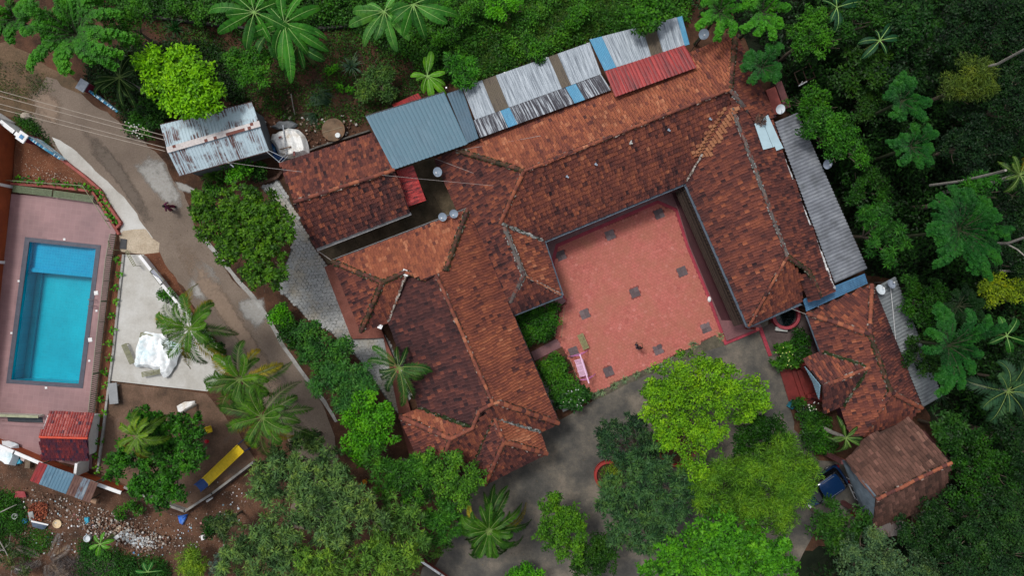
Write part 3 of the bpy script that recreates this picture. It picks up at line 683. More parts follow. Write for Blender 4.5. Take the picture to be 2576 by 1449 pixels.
sheet('patio', [(313, 640), (362, 641), (470, 775), (530, 845), (580, 922), (522, 985), (400, 972), (276, 958), (290, 800)], 0.05, M_CONC, 0.0, kind='structure')
sheet('verge', [(362, 640), (400, 634), (415, 665), (442, 700), (480, 770), (520, 830), (575, 905), (590, 925), (575, 915), (525, 845), (470, 770)], 0.015, M_SOILR, 0.06, 11)
sheet('kerb_path', [(505, 575), (530, 612), (560, 650), (600, 700), (640, 742), (680, 800), (713, 862), (760, 930), (820, 1010), (850, 1060), (843, 1063), (812, 1014), (752, 934), (705, 867), (672, 806), (632, 750), (592, 706), (552, 656), (498, 590)], 0.03, M_CONCG, 0.03, 12)
sheet('garden_bed', [(470, 440), (700, 410), (705, 460), (655, 470), (700, 520), (740, 600), (735, 700), (690, 725), (650, 745), (600, 700), (520, 600), (470, 500)], 0.011, M_SOIL, 0.2, 13)
sheet('planting_strip', [(672, 770), (720, 760), (790, 815), (880, 900), (965, 1000), (1005, 1060), (1010, 1160), (1110, 1165), (1200, 1200), (1100, 1420), (860, 1449), (850, 1060), (760, 930)], 0.0125, M_SOIL, 0.15, 14)
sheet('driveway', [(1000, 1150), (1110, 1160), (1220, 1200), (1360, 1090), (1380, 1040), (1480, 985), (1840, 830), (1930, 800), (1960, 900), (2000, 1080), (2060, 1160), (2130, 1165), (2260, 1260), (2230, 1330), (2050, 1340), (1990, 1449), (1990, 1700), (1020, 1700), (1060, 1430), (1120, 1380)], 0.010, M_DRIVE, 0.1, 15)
sheet('garden_plot', [(276, 962), (400, 975), (520, 990), (600, 1090), (645, 1160), (470, 1285), (330, 1225), (250, 1190), (262, 1060)], 0.012, M_SOILG, 0.05, 16)
sheet('dump_ground', [(-200, 1120), (0, 1130), (100, 1170), (250, 1230), (330, 1245), (470, 1300), (650, 1175), (700, 1160), (640, 1330), (560, 1449), (500, 1700), (-200, 1700)], 0.009, ground('dump_soil', [(0.3, (0.035, 0.022, 0.015)), (0.45, (0.085, 0.045, 0.028)), (0.6, (0.15, 0.075, 0.045)), (0.78, (0.22, 0.11, 0.07))], 0.45, (0.4, 0.36, 0.3), bumpy=1.0), 0.2, 17)
sheet('upper_garden_soil', [(340, 30), (560, 60), (840, 60), (900, 90), (1060, 150), (1130, 190), (1100, 245), (940, 290), (930, 320), (700, 400), (650, 280), (560, 240), (540, 160), (350, 130), (300, 90)], 0.009, ground('upper_soil', [(0.3, (0.02, 0.014, 0.009)), (0.45, (0.055, 0.028, 0.017)), (0.6, (0.10, 0.045, 0.026)), (0.8, (0.15, 0.065, 0.035))], 0.6, (0.16, 0.12, 0.09), bumpy=1.0), 0.3, 18)
sheet('trodden_path', [(2470, 800), (2510, 770), (2560, 770), (2700, 800), (2700, 900), (2560, 880), (2500, 860)], 0.010, plain('bare_path', (0.12, 0.085, 0.055), 0.9, var=.3), 0.2, 21)

# ---- hexagonal paving: real blocks over a dark bed
def hex_paving(name, poly, size, z, th, mat, seed=0, gap=0.012, holes=(), ang=0.4, parent=None, wave=0.0, **kw):
    rng = np.random.default_rng(seed); wp = [(p.x, p.y) for p in W(poly, z)]
    xs = [p[0] for p in wp]; ys = [p[1] for p in wp]; r = size / 2
    cx, cy = (min(xs) + max(xs)) / 2, (min(ys) + max(ys)) / 2; R_ = math.hypot(max(xs) - min(xs), max(ys) - min(ys)) / 2 + 1
    dx = r * math.sqrt(3); dy = r * 1.5; A = []
    for j in range(int(-R_ / dy), int(R_ / dy) + 1):
        for i in range(int(-R_ / dx), int(R_ / dx) + 1):
            a = (i + 0.5 * (j % 2)) * dx; b = j * dy; A.append((cx + a * math.cos(ang) - b * math.sin(ang), cy + a * math.sin(ang) + b * math.cos(ang)))
    A = np.array(A); ok = inside(A[:, 0], A[:, 1], wp)
    for h in holes:
        hp = [(p.x, p.y) for p in h]; ok &= ~inside(A[:, 0], A[:, 1], hp)
    A = A[ok]; m = len(A); th_ = np.arange(6) * math.pi / 3 + math.pi / 6 + ang; rr = r - gap
    if wave: jit = 1 + wave * rng.uniform(-1, 1, (m, 6))
    else: jit = np.ones((m, 6))
    X = A[:, 0:1] + rr * np.cos(th_) * jit; Y = A[:, 1:2] + rr * np.sin(th_) * jit; zz = z + rng.normal(0, 0.002, m)[:, None] + np.zeros((m, 6))
    top = np.stack([X, Y, zz], 2); bot = np.stack([X, Y, zz - th], 2); V = np.concatenate([top, bot], 1).reshape(-1, 3)
    o = np.arange(m) * 12; F = []
    for q in o.tolist():
        F.append(tuple(q + k for k in range(6))); F += [(q + k, q + 6 + k, q + 6 + (k + 1) % 6, q + (k + 1) % 6) for k in range(6)]
    v = np.repeat(np.clip(rng.normal(.5, .17, m), 0, 1), 7)
    return link(name, raw_mesh(name, V, F, mat, v), parent, **kw)
court = [(1401.8, 620.5), (1654.9, 512), (1699, 530), (1728, 622), (1780, 745), (1822, 860), (1800, 843), (1700, 893), (1560, 957), (1482, 992), (1462, 965), (1430, 900), (1400, 850), (1408, 790), (1425, 757), (1412, 745), (1391, 662)]
M_PAVE = by_attr('pink_pavers', [(0, (0.42, 0.118, 0.096)), (0.35, (0.48, 0.140, 0.113)), (0.7, (0.52, 0.163, 0.133)), (1, (0.56, 0.21, 0.175))], 0.75, 0.25, grime=(0.40, 0.155, 0.100), gscale=0.4, lo=0.42, hi=0.66, gamt=0.85)
sheet('courtyard', court, 0.055, plain('paver_bed', (0.24, 0.062, 0.055), .9, var=.3, scale=4))
inl = []
for px, py in ((1658, 538), (1535, 591), (1411, 643), (1716, 683), (1597, 736), (1471, 790), (1776, 825), (1443, 885), (1656, 880), (1531, 935)):
    c = P(px, py, 0.07); inl.append([c + Vector((math.cos(a + .38), math.sin(a + .38), 0)) * 0.52 for a in (0.785, 2.356, 3.927, 5.498)])
hex_paving('courtyard_paving', court, 0.30, 0.075, 0.03, M_PAVE, 3, gap=.007, holes=inl, ang=0.38, kind='structure')
M_INL = by_attr('grey_inlay', [(0, (0.10, 0.075, 0.08)), (1, (0.20, 0.15, 0.155))], .7)
for q in inl:
    c = sum(q, Vector()) / 4; mb = MB()
    for a in (-1, 1):
        for b_ in (-1, 1):
            o = c + (q[0] - c) * a * .5 * .7 + (q[1] - c) * b_ * .5 * .7; o = c + Vector((math.cos(.38), math.sin(.38), 0)) * a * .185 + Vector((-math.sin(.38), math.cos(.38), 0)) * b_ * .185; mb.box((o.x, o.y, 0.062), (0.36, 0.36, 0.032), (math.cos(.38), math.sin(.38), 0), random.random())
    mb.build('paving_inlay', M_INL, kind='structure')
# crimson border strips and the raised verandah round the courtyard
def strip(pts, wd, z0, z1, mat, name, **kw):
    mb = MB(); w_ = W(pts, z1)
    for i, (a, b) in enumerate(zip(w_, w_[1:])):
        d = (b - a).normalized(); mb.box(((a.x + b.x) / 2, (a.y + b.y) / 2, (z0 + z1) / 2 - i * 0.0015), ((b - a).length + wd * .9, wd, z1 - z0), d)
    return mb.build(name, mat, **kw)
strip([(1421, 757), (1412, 740), (1389, 662), (1401, 618), (1655, 507), (1702, 527), (1731, 620), (1783, 745), (1826, 863)], 0.27, 0.0, 0.11, M_BORDER, 'courtyard_border', kind='structure')
strip([(1826, 863), (1913, 826), (1926, 862), (1937, 892)], 0.27, 0.0, 0.13, M_BORDER, 'verandah_border', kind='structure')
sheet('verandah', [(1360, 600), (1720, 440), (1760, 470), (1900, 800), (1918, 822), (1828, 858), (1786, 744), (1733, 618), (1704, 524), (1655, 503), (1398, 614), (1385, 662), (1408, 742), (1300, 790), (1280, 700)], 0.30, M_VER)
sheet('east_verandah', [(1690, 485), (1760, 470), (1900, 800), (1880, 806), (1815, 806), (1788, 744), (1735, 618), (1705, 522)], .306, plain('dark_oxide_floor', (.050, .010, .014), .45, var=.2, scale=1, spec=.5), kind='structure')  # maroon floor made darker: roof shade is part of its colour
sheet('court_step', [(1300, 790), (1412, 745), (1425, 757), (1408, 772), (1310, 812)], 0.2, M_VER)
sheet('court_gravel_edge', [(1480, 988), (1560, 955), (1700, 890), (1800, 841), (1826, 858), (1838, 862), (1700, 915), (1560, 975), (1490, 1010)], 0.02, ground('mossy_edge', [(0.3, (0.05, 0.05, 0.035)), (0.6, (0.14, 0.12, 0.085)), (0.8, (0.26, 0.22, 0.16))], 1.5), 0.06, 22)
sheet('hedge_bed', [(1300, 800), (1400, 762), (1412, 780), (1400, 860), (1440, 900), (1485, 985), (1490, 1010), (1400, 1062), (1340, 900)], 0.02, M_SOIL, 0.03, 23)
sheet('garden_walk', [(1336, 886), (1400, 852), (1415, 872), (1345, 908)], 0.06, M_VER)
sheet('east_porch_floor', [(1915, 826), (1990, 790), (2035, 790), (2065, 885), (2000, 905), (1942, 885)], 0.06, ground('porch_cement', [(0.3, (0.075, 0.055, 0.052)), (0.7, (0.14, 0.105, 0.10))], 1.0, bumpy=.2))
# grey interlocking pavers by the annex and the hall
pav = [(655, 470), (702, 452), (792, 628), (820, 662), (888, 852), (955, 828), (980, 860), (1000, 905), (1035, 1000), (1002, 1042), (975, 1010), (925, 930), (880, 880), (830, 835), (770, 800), (735, 760), (690, 722), (725, 650), (742, 600), (700, 520)]
sheet('paved_yard', pav, 0.03, plain('paver_joint', (0.11, 0.11, 0.105), .9, var=.3))
M_HEXG = by_attr('grey_pavers', [(0, (0.29, 0.295, 0.29)), (0.5, (0.37, 0.38, 0.375)), (1, (0.46, 0.46, 0.45))], 0.8, 0.2, grime=(0.42, 0.36, 0.26), gscale=0.28, lo=0.48, hi=0.62, gamt=0.7)
hex_paving('yard_paving', pav, 0.33, 0.05, 0.03, M_HEXG, 5, gap=0.010, ang=0.1, wave=0.16, kind='structure')
# service yard between annex and hall
sheet('service_yard', [(1025, 410), (1092, 396), (1150, 530), (1010, 590), (838, 660), (825, 665), (800, 625), (1035, 530), (1075, 500)], 0.04, M_YARD)
mb = MB()
for i in range(9):
    a = P(815 + i * 42, 648 - i * 17, .042); b = P(800 + i * 42, 618 - i * 17, .042)
    mb.box((a + b) / 2, ((b - a).length * 1.4, .025, .006), b - a)
mb.build('yard_joints', plain('joint', (0.04, 0.035, 0.025), .9), kind='structure')
sheet('side_gap', [(1094, 402), (1108, 395), (1165, 525), (1150, 532)], 0.045, plain('damp_floor', (0.02, 0.02, 0.018), .8))  # near-black floor strip along the narrow gap

# ================================================================ POOL
M_POOLT = None
def pool_tile(c1, c2, c3):
    m, b = new_mat('pool_tiles', 0.25, 0.5); n, l = nodes(m); p = pos_src(n)
    mp = n.new('ShaderNodeMapping'); mp.inputs['Rotation'].default_value = (0, 0, 0.12); l.new(p, mp.inputs[0])
    br = n.new('ShaderNodeTexBrick'); br.offset = 0; br.inputs['Scale'].default_value = 1.0
    br.inputs['Brick Width'].default_value = .22; br.inputs['Row Height'].default_value = .22; br.inputs['Mortar Size'].default_value = 0.010
    br.inputs['Color1'].default_value = (*c1, 1); br.inputs['Color2'].default_value = (*c2, 1); br.inputs['Mortar'].default_value = (*c3, 1)
    l.new(mp.outputs[0], br.inputs[0]); f = noise(n, l, p, .5, 5, .6); r = ramp(n, [(.3, (.8, .86, .9)), (.7, (1.1, 1.12, 1.1))]); l.new(f, r.inputs[0])
    o = mix(n, l, 1.0, br.outputs[0], r.outputs[0], 'MULTIPLY'); l.new(o, b.inputs['Base Color']); return m
mt = pool_tile((0.0, .43, .56), (0.0, .47, .60), (0.01, .50, .62)); mb = MB(); zi = 0.06
I = [Vector((p.x, p.y, 0)) for p in pool_i]
def lerp2(u_, v_): # u across (left->right), v down
    a = I[0].lerp(I[1], u_); b = I[3].lerp(I[2], u_); return a.lerp(b, v_)
def pbox(u0, u1, v0, v1, z0, z1):
    q = [lerp2(u0, v0), lerp2(u1, v0), lerp2(u1, v1), lerp2(u0, v1)]; mb.prism([(p.x, p.y) for p in q], z0, z1)
D_ = -1.45
pbox(-.05, 1.05, -.03, 1.03, D_ - .2, D_)
pbox(-.05, 0.0, -.03, 1.03, D_, zi - .004); pbox(1.0, 1.05, -.03, 1.03, D_, zi - .004); pbox(0, 1, -.03, 0, D_, zi - .004); pbox(0, 1, 1.0, 1.03, D_, zi - .004)
deep = mb; mb = MB(); pbox(0.0, 0.86, 0.0, .185, D_, -0.50); pbox(0.0, .93, .185, .215, D_, -0.36); pbox(.86, .93, 0, .185, D_, -0.36); pbox(.93, 1.0, 0, .215, D_, -0.24); shelf = mb; mb = deep; pbox(0, .085, .215, 1.0, D_, -1.25)
pool = thing('swimming_pool', 'blue tiled swimming pool with dark stone edging and a shallow shelf', 'swimming pool', P(137, 785, 0))
mb.build('basin', mt, pool); shelf.build('shelf', pool_tile((0.0, .33, .59), (0.0, .37, .63), (0.02, .44, .68)), pool)
cop = frame_quads(pool_o, pool_i, 0.10, 0.10); cop.build('coping', plain('dark_slate', (0.075, 0.08, 0.105), .5, var=.2), pool)
m, b = new_mat('pool_water', 0.02, 0.5); n, l = nodes(m); n.remove(b)
tr = n.new('ShaderNodeBsdfTransparent'); tr.inputs[0].default_value = (0.52, 0.93, 0.96, 1)
gl = n.new('ShaderNodeBsdfGlossy'); gl.inputs['Roughness'].default_value = 0.03; fr = n.new('ShaderNodeFresnel'); fr.inputs[0].default_value = 1.33
nz = noise(n, l, pos_src(n), 3.5, 3, .5); bp = n.new('ShaderNodeBump'); bp.inputs['Strength'].default_value = .22; bp.inputs['Distance'].default_value = .05
l.new(nz, bp.inputs['Height']); l.new(bp.outputs[0], gl.inputs['Normal']); l.new(bp.outputs[0], fr.inputs['Normal'])
mx = n.new('ShaderNodeMixShader'); l.new(fr.outputs[0], mx.inputs[0]); l.new(tr.outputs[0], mx.inputs[1]); l.new(gl.outputs[0], mx.inputs[2]); l.new(mx.outputs[0], n['Material Output'].inputs[0])
wq = [lerp2(0.001, .0005), lerp2(.999, .0005), lerp2(.999, .9995), lerp2(.001, .9995)]; me = raw_mesh('water', [(p.x, p.y, -0.06) for p in wq], [(3, 2, 1, 0)], m); link('water', me, pool)
# deck: mauve tiles with the pool's hole
def deck_mat():
    m, b = new_mat('deck_tiles', 0.55, 0.35); n, l = nodes(m); p = pos_src(n)
    mp = n.new('ShaderNodeMapping'); mp.inputs['Rotation'].default_value = (0, 0, 0.12); l.new(p, mp.inputs[0])
    br = n.new('ShaderNodeTexBrick'); br.offset = 0; br.inputs['Scale'].default_value = 1.0
    br.inputs['Brick Width'].default_value = .4; br.inputs['Row Height'].default_value = .4; br.inputs['Mortar Size'].default_value = 0.009
    br.inputs['Color1'].default_value = (0.255, 0.150, 0.155, 1); br.inputs['Color2'].default_value = (0.285, 0.170, 0.175, 1); br.inputs['Mortar'].default_value = (0.31, 0.20, 0.20, 1)
    l.new(mp.outputs[0], br.inputs[0]); f = noise(n, l, p, .35, 6, .6); r = ramp(n, [(.3, (.8, .8, .8)), (.7, (1.22, 1.18, 1.15))]); l.new(f, r.inputs[0])
    o = mix(n, l, 1.0, br.outputs[0], r.outputs[0], 'MULTIPLY'); l.new(o, b.inputs['Base Color']); return m
MD = deck_mat(); mb = MB(); z = .07
dk = {k: Vector((*P(*v, 0)[:2], z)) for k, v in dict(a=(30, 488), b=(238, 502), c=(293, 580), d=(282, 650), e=(236, 1040), f=(232, 1180), g=(100, 1150), h=(-12, 1105), i=(-60, 1000), j=(0, 760)).items()}
po = [Vector((p.x, p.y, z)) for p in pool_o]
for q in ([dk['a'], dk['b'], po[1], po[0]], [dk['b'], dk['c'], dk['d'], po[1]], [po[1], dk['d'], dk['e'], po[2]], [po[2], dk['e'], dk['f'], dk['g'], dk['h']], [po[3], po[2], dk['h'], dk['i']], [dk['j'], po[0], po[3], dk['i']], [dk['a'], po[0], dk['j']]): mb.slab(q, .06)
mb.build('pool_deck', MD, kind='structure')
# deck fittings: small white skimmer and light lids
for i, (px, py, s_) in enumerate(((162, 602, 5.5), (47, 707, 5), (242, 737, 10), (243, 782, 5), (29, 838, 5), (227, 855, 10), (225, 908, 5), (116, 976, 5.5))):
    c = P(px, py, .09); w_ = s_ * S; MB().box(c, (w_, w_, .035), (1, .12, 0)).box(c + Vector((0, 0, .02)), (w_ * .7, w_ * .7, .012), (1, .12, 0)).build('skimmer_lid', M_WHITE, label=['small white lid above the top edge of the pool', 'small white lid on the deck left of the shallow shelf', 'large white square lid beside the pool, the one nearer the ladder', 'small white lid on the deck just below the pool ladder', 'small white lid on the deck left of the pool, lower one', 'large white square lid beside the pool, below the ladder', 'small white lid on the deck near the lower right pool corner', 'small white lid below the bottom edge of the pool'][i], cat='lid', group='white lids set in the pool deck')
t = thing('pool_ladder', 'steel ladder with two handrails at the right pool edge', 'ladder', P(236, 761, .1)); mb = MB(); st = MB()
for py in (754, 770):
    a = P(241, py, .12); b = P(231, py - 1, .0); mb.tube([a, a + Vector((0, 0, .5)), (a + b) / 2 + Vector((0, 0, .72)), b + Vector((0, 0, .45)), b - Vector((0, 0, 1.0))], .03, 8)
mb.build('handrail', M_STEEL, t)
for k in range(3):
    q = P(231, 762, -.15 - k * .28); st.box(q, (.1, .45, .03), (1, .1, 0))
st.build('step', M_STEEL, t)

# ================================================================ COMPOUND WALLS, FENCES, PLANTERS
M_ORANGE = plain('orange_wall_paint', (0.33, 0.075, 0.025), 0.7, var=.2, scale=1.0, dirt=(0.22, 0.045, 0.02))
M_MAR = plain('maroon_paint', (0.15, 0.012, 0.03), .6, var=.2)
def wall(name, label, pts, h, th, mat, cap=None, capw=0.3, piers=(), z0=0.0):
    w_ = W(pts, 0); c = sum(w_, Vector()) / len(w_); t = thing(name, label, 'wall', (c.x, c.y, 0)); mb = MB(); cp = MB()
    for a, b in zip(w_, w_[1:]):
        mb.beam(a + Vector((0, 0, h / 2 + z0 / 2)), b + Vector((0, 0, h / 2 + z0 / 2)), th, h - z0)
        if cap: cp.beam(a + Vector((0, 0, h + .04)) - (b - a).normalized() * .05, b + Vector((0, 0, h + .04)) + (b - a).normalized() * .05, capw, .08)
    mb.build('wall', mat, t)
    if cap: cp.build('coping', cap, t)
    for px, py in piers:
        q = P(px, py, 0); d = (w_[1] - w_[0]).normalized(); MB().box(q + Vector((0, 0, h * .52)), (.22, th + .07, h * 1.04), d).build('pier', cap or mat, t)
    return t
wall('compound_wall', 'tall orange wall with white coping left of the pool', [(38, 322), (24, 500), (-4, 780), (-40, 1060)], 1.9, .2, M_ORANGE, M_WHITE, .34, [(29, 470), (10, 660)])
wall('compound_wall', 'orange and white wall running below the small tiled cabin', [(-20, 1097), (60, 1130), (160, 1173), (250, 1204), (322, 1230)], 1.0, .16, M_ORANGE, M_WHITE, .26)
wall('compound_wall', 'short white wall reaching the left picture edge above the planter', [(-30, 268), (38, 312)], 1.8, .2, M_WHITE, M_WHITE, .28)
wall('entrance_wall', 'white capped wall from the corner to the blue and white gate sign', [(41, 318), (75, 345), (100, 365)], 1.6, .18, M_WHITE, M_WHITE, .3)
t = thing('gate_pillar', 'white capped maroon gate pillar with a blue square top beside the planter', 'pillar', P(100, 358, 0))
q = P(100, 358, 0); MB().box(q + Vector((0, 0, .95)), (.5, .5, 1.9), (1, -.7, 0)).build('shaft', M_MAR, t); MB().box(q + Vector((0, 0, 1.94)), (.72, .72, .1), (1, -.7, 0)).build('cap', M_WHITE, t)
MB().box(q + Vector((0, 0, 2.0)), (.3, .3, .05), (1, -.7, 0)).build('lamp_base', plain('blue_paint', (0.06, 0.22, 0.42), .5), t)
def mural(name, label, a, b, h, seed):
    """painted gate wing: white panel with blue brush strokes"""
    t = thing(name, label, 'sign wall', P(*a, 0)); A = P(*a, 0); B = P(*b, 0); d = (B - A).normalized(); nrm = Vector((0, 0, 1)).cross(d)
    mb = MB(); n_ = 26; rng = random.Random(seed)
    for k in range(n_):
        p = A.lerp(B, k / n_); q = A.lerp(B, (k + 1) / n_); hh = h * (1 - .55 * (k / n_) ** 1.3); mb.beam(p + Vector((0, 0, hh / 2)), q + Vector((0, 0, hh / 2)), .16, hh)
    w_ = mb.build('panel', plain('mural_white', (0.62, 0.72, 0.76), .6, var=.15, scale=4), t); st = MB()
    for k in range(34):
        f = rng.random() * .94; hh = h * (1 - .55 * f ** 1.3); z = rng.uniform(.15, .96) * hh; p = A.lerp(B, f); sg = rng.choice((-1, 1, 1)); L = rng.uniform(.2, .6)
        st.box(p + nrm * (.084 * sg) + Vector((0, 0, z)), (L, .012, rng.uniform(.03, .08)), d + Vector((0, 0, rng.uniform(-.5, .1))), rng.random())
    for k in range(n_):
        p = A.lerp(B, k / n_); q = A.lerp(B, (k + .97) / n_); hh = h * (1 - .55 * (k / n_) ** 1.3); st.beam(p + Vector((0, 0, hh + .012)), q + Vector((0, 0, hh + .012)), .17, .02, rng.random())
    st.build('paint_strokes', by_attr('mural_blue', [(0, (0.01, 0.12, 0.26)), (.5, (0.03, 0.32, 0.52)), (1, (0.6, 0.75, 0.8))], .6), w_); return t
mural('gate_sign_wall', 'sloping blue and white painted gate wall beside the red soil planter', (107, 355), (168, 404), 1.7, 4)
mural('gate_sign_wall', 'blue and white painted gate wall on the far side of the lane', (243, 236), (305, 285), 1.1, 8)
t = thing('gate_pillar', 'grey capped maroon gate pillar across the lane beside dark ferns', 'pillar', P(240, 232, 0)); q = P(240, 230, 0)
MB().box(q + Vector((0, 0, .8)), (.55, .7, 1.6), (1, -.6, 0)).build('shaft', M_MAR, t); MB().box(q + Vector((0, 0, 1.65)), (.7, .85, .1), (1, -.6, 0)).build('cap', plain('grey_cap', (.22, .25, .29), .6), t)
# planter of red soil
sheet('planter_soil', [(42, 330), (95, 368), (165, 410), (215, 448), (250, 476), (244, 488), (33, 464), (35, 400)], .12, M_SOILR, 0)
M_REDK = plain('red_kerb', (0.30, 0.075, 0.06), .7, var=.25, scale=2.5)
def kerb(label, pts, wd, h, mat, name='kerb', cat='kerb'):
    mb = MB(); w_ = W(pts, 0)
    for i, (a, b) in enumerate(zip(w_, w_[1:])): mb.beam(a + Vector((0, 0, h / 2 - i * .002)), b + Vector((0, 0, h / 2 - i * .002)), wd, h)
    return mb.build(name, mat, label=label, cat=cat)
kerb('red kerb slanting along the lane side of the soil planter', [(118, 372), (165, 405), (220, 447), (255, 478), (275, 515), (308, 562)], .20, .32, M_REDK)
kerb('low red wall between the soil planter and the slatted benches', [(32, 463), (130, 470), (236, 482), (262, 520), (303, 590)], .18, .30, M_REDK)
sheet('planter_bed', [(245, 488), (256, 482), (302, 560), (295, 578)], .1, M_SOILR)
kerb('short red kerb closing the planter tip near the tan path', [(308, 562), (297, 574)], .18, .3, M_REDK)
M_RAIL = plain('olive_rail', (0.20, 0.20, 0.11), .5, var=.3, spec=.4)
def railing(label, pts, h, step=0.18, name='railing', bars=True, mat=None, z0=0.07, bw=.04):
    mat = mat or M_RAIL; w_ = W(pts, 0); c = sum(w_, Vector()) / len(w_); t = thing(name, label, 'railing', (c.x, c.y, z0)); rl = MB(); bs = MB(); ps = MB()
    for a, b in zip(w_, w_[1:]):
        for zz in ((h, .04), (.15, .03)): rl.beam(a + Vector((0, 0, zz[0])), b + Vector((0, 0, zz[0])), zz[1], zz[1])
        L = (b - a).length; n = int(L / step)
        if bars:
            for k in range(n + 1): p = a.lerp(b, k / n); bs.box(p + Vector((0, 0, (h + .15) / 2)), (bw, .05, h - .19), b - a)
        for k in range(int(L / 1.6) + 1):
            p = a.lerp(b, min(1, k * 1.6 / L)); ps.box(p + Vector((0, 0, h / 2)), (.05, .06, h - .02), b - a)
    rl.build('rail', mat, t); ps.build('post', mat, t)
    if bars: bs.build('baluster', mat, t)
    return t
railing('long olive balustrade along the right side of the pool deck', [(294, 592), (283, 655), (262, 835), (241, 1030), (232, 1120)], .95, .155, mat=plain('stone_olive', (.27, .26, .20), .7, var=.2, scale=5), bw=.085)
railing('thin olive rail over the planter above the pool', [(18, 456), (222, 470), (292, 578)], .75, bars=False)
kerb('long grey kerb between the pool planter strip and the patio', [(313, 640), (300, 760), (288, 880), (277, 960), (262, 1080), (247, 1190)], .16, .18, M_CONCG)
sheet('planter_strip', [(296, 640), (311, 642), (297, 770), (285, 880), (274, 962), (259, 1080), (243, 1190), (232, 1180), (248, 1030), (268, 840)], .06, M_SOILR)
wall('garden_wall', 'low white wall cutting diagonally between the patio and the lane', [(366, 645), (420, 715), (470, 775), (520, 838), (578, 918)], .75, .14, M_WHITE, M_WHITE, .22)
wall('boundary_wall', 'grey concrete boundary wall around the lower garden corner', [(322, 1222), (400, 1256), (472, 1282), (540, 1238), (642, 1160)], .45, .14, M_CONCG, plain('weathered_cap', (.27, .26, .24), .8, var=.3), .18)
wall('garden_drain_wall', 'narrow concrete drain wall above the tiled annex', [(706, 412), (800, 372), (932, 330)], .35, .12, plain('drain_conc', (.10, .095, .085), .9, var=.4))
wall('brick_kerb_wall', 'low brown brick wall beside the grey pavers left of the annex', [(655, 462), (700, 448), (712, 432)], .35, .2, plain('brown_brick', (.10, .055, .04), .9, var=.4, scale=6))
wall('retaining_wall', 'dark ragged retaining edge across the top garden', [(330, 38), (560, 66), (700, 82), (900, 66)], .4, .18, plain('old_stone', (.05, .048, .042), .9, var=.5, scale=6))
wall('red_garden_wall', 'red curved edge at the bottom of the driveway', [(1062, 1408), (1110, 1440), (1150, 1470)], .4, .2, M_REDK, M_WHITE, .16)

# slatted benches
def slat_bench(label, a, b, wd, slats, h=.42, mat=None, name='slatted_bench', back=False, group=None):
    A, B = P(*a, h), P(*b, h); c = (A + B) / 2; d = (B - A).normalized(); s_ = Vector((0, 0, 1)).cross(d); L = (B - A).length; mat = mat or M_RAIL
    t = thing(name, label, 'bench', (c.x, c.y, 0), group); mb = MB(); sw = wd / slats
    for k in range(slats): mb.box(c + s_ * ((k + .5) * sw - wd / 2), (L, sw * .68, .03), d, random.random())
    for e in (-.46, 0, .46): mb.box(c + d * L * e - Vector((0, 0, .03)), (.05, wd * .98, .028), d)
    mb.build('seat', mat, t)
    for e in (-.46, .46):
        lg = MB()
        for q in (-.4, .4): lg.box(Vector((c.x, c.y, h / 2 - .025)) + d * L * e + s_ * wd * q, (.045, .045, h - .05), d)
        lg.build('leg', mat, t)
    return t
M_GREENS = plain('olive_slats', (0.24, 0.25, 0.115), .55, var=.3, scale=5)
slat_bench('green slatted bench under the planter wall, left of the pair', (32, 474), (131, 486), .55, 7, mat=plain('green_slats', (.13, .17, .09), .5, var=.3, scale=6))
slat_bench('green slatted bench under the planter wall, right of the pair', (134, 487), (235, 501), .55, 7, mat=plain('green_slats', (.13, .17, .09), .5))
slat_bench('olive slatted bench standing alone on the pink courtyard', (1459, 841), (1475, 878), .5, 5, mat=M_GREENS)
slat_bench('olive bench at the left side of the white tarp', (311, 866), (333, 915), .45, 5)
slat_bench('olive bench below the white tarp on the patio', (356, 943), (416, 932), .42, 4)
slat_bench('olive bench at the right side of the white tarp', (419, 924), (446, 880), .45, 5)
slat_bench('olive bench half hidden under the top of the white tarp', (352, 842), (392, 852), .42, 4)
t = thing('concrete_seat', 'plain grey concrete slab seat beside the planter strip', 'bench', P(285, 990, 0)); q = P(285, 990, .4)
MB().box(q, (.68, 1.62, .09), (1, .09, 0)).build('seat', plain('grey_slab', (.27, .28, .29), .7, var=.12), t)
for sy in (-.6, .6): MB().box(q + Vector((0, sy, -.22)), (.5, .12, .35)).build('leg', M_CONCG, t)
# white tarp draped over the benches
def tarp(name, label, cat, poly, z, mat, seed=0, fold=.12, n=30, parent=None, base=0.02, solid=True):
    rng = np.random.default_rng(seed); wp = wobble(W(poly, z), .35, .06, seed + 1); c = sum(wp, Vector()) / len(wp); m = len(wp); V = []; F = []; rings = 22; seg = m * 3
    per = []
    for i in range(m):
        for k in range(3): per.append(wp[i].lerp(wp[(i + 1) % m], k / 3))
    ph = rng.uniform(0, 6, 12)
    for r in range(rings + 1):
        f = r / rings
        for k, p in enumerate(per):
            q = c.lerp(p, f); x, y = q.x, q.y
            cr = 0
            for j in range(6): cr += abs(math.sin((x * math.cos(ph[j] * 2) + y * math.sin(ph[j] * 2)) * (2.0 + j * 1.5) + ph[j] + .5 * math.sin(x * 3 + y * 2))) * (.62 ** j)
            V.append((x, y, base + (z - base) * (1 - max(0, f - .78) / .22 * .7) + fold * (cr - 1.1)))
    for r in range(rings):
        for k in range(seg): F.append((r * seg + k, (r + 1) * seg + k, (r + 1) * seg + (k + 1) % seg, r * seg + (k + 1) % seg))
    F = [f[::-1] for f in F] if newell([Vector(V[i]) for i in F[rings * 3]]).z < 0 else F
    V = np.array(V); V[:, 2] = np.maximum(V[:, 2], base)
    return link(name, raw_mesh(name, V, F, mat, None, None, False), parent, label, cat)
M_TARP = plain('white_tarp', (0.86, 0.89, 0.90), .45, var=.06, scale=1.2, dirt=(0.55, 0.76, 0.82))
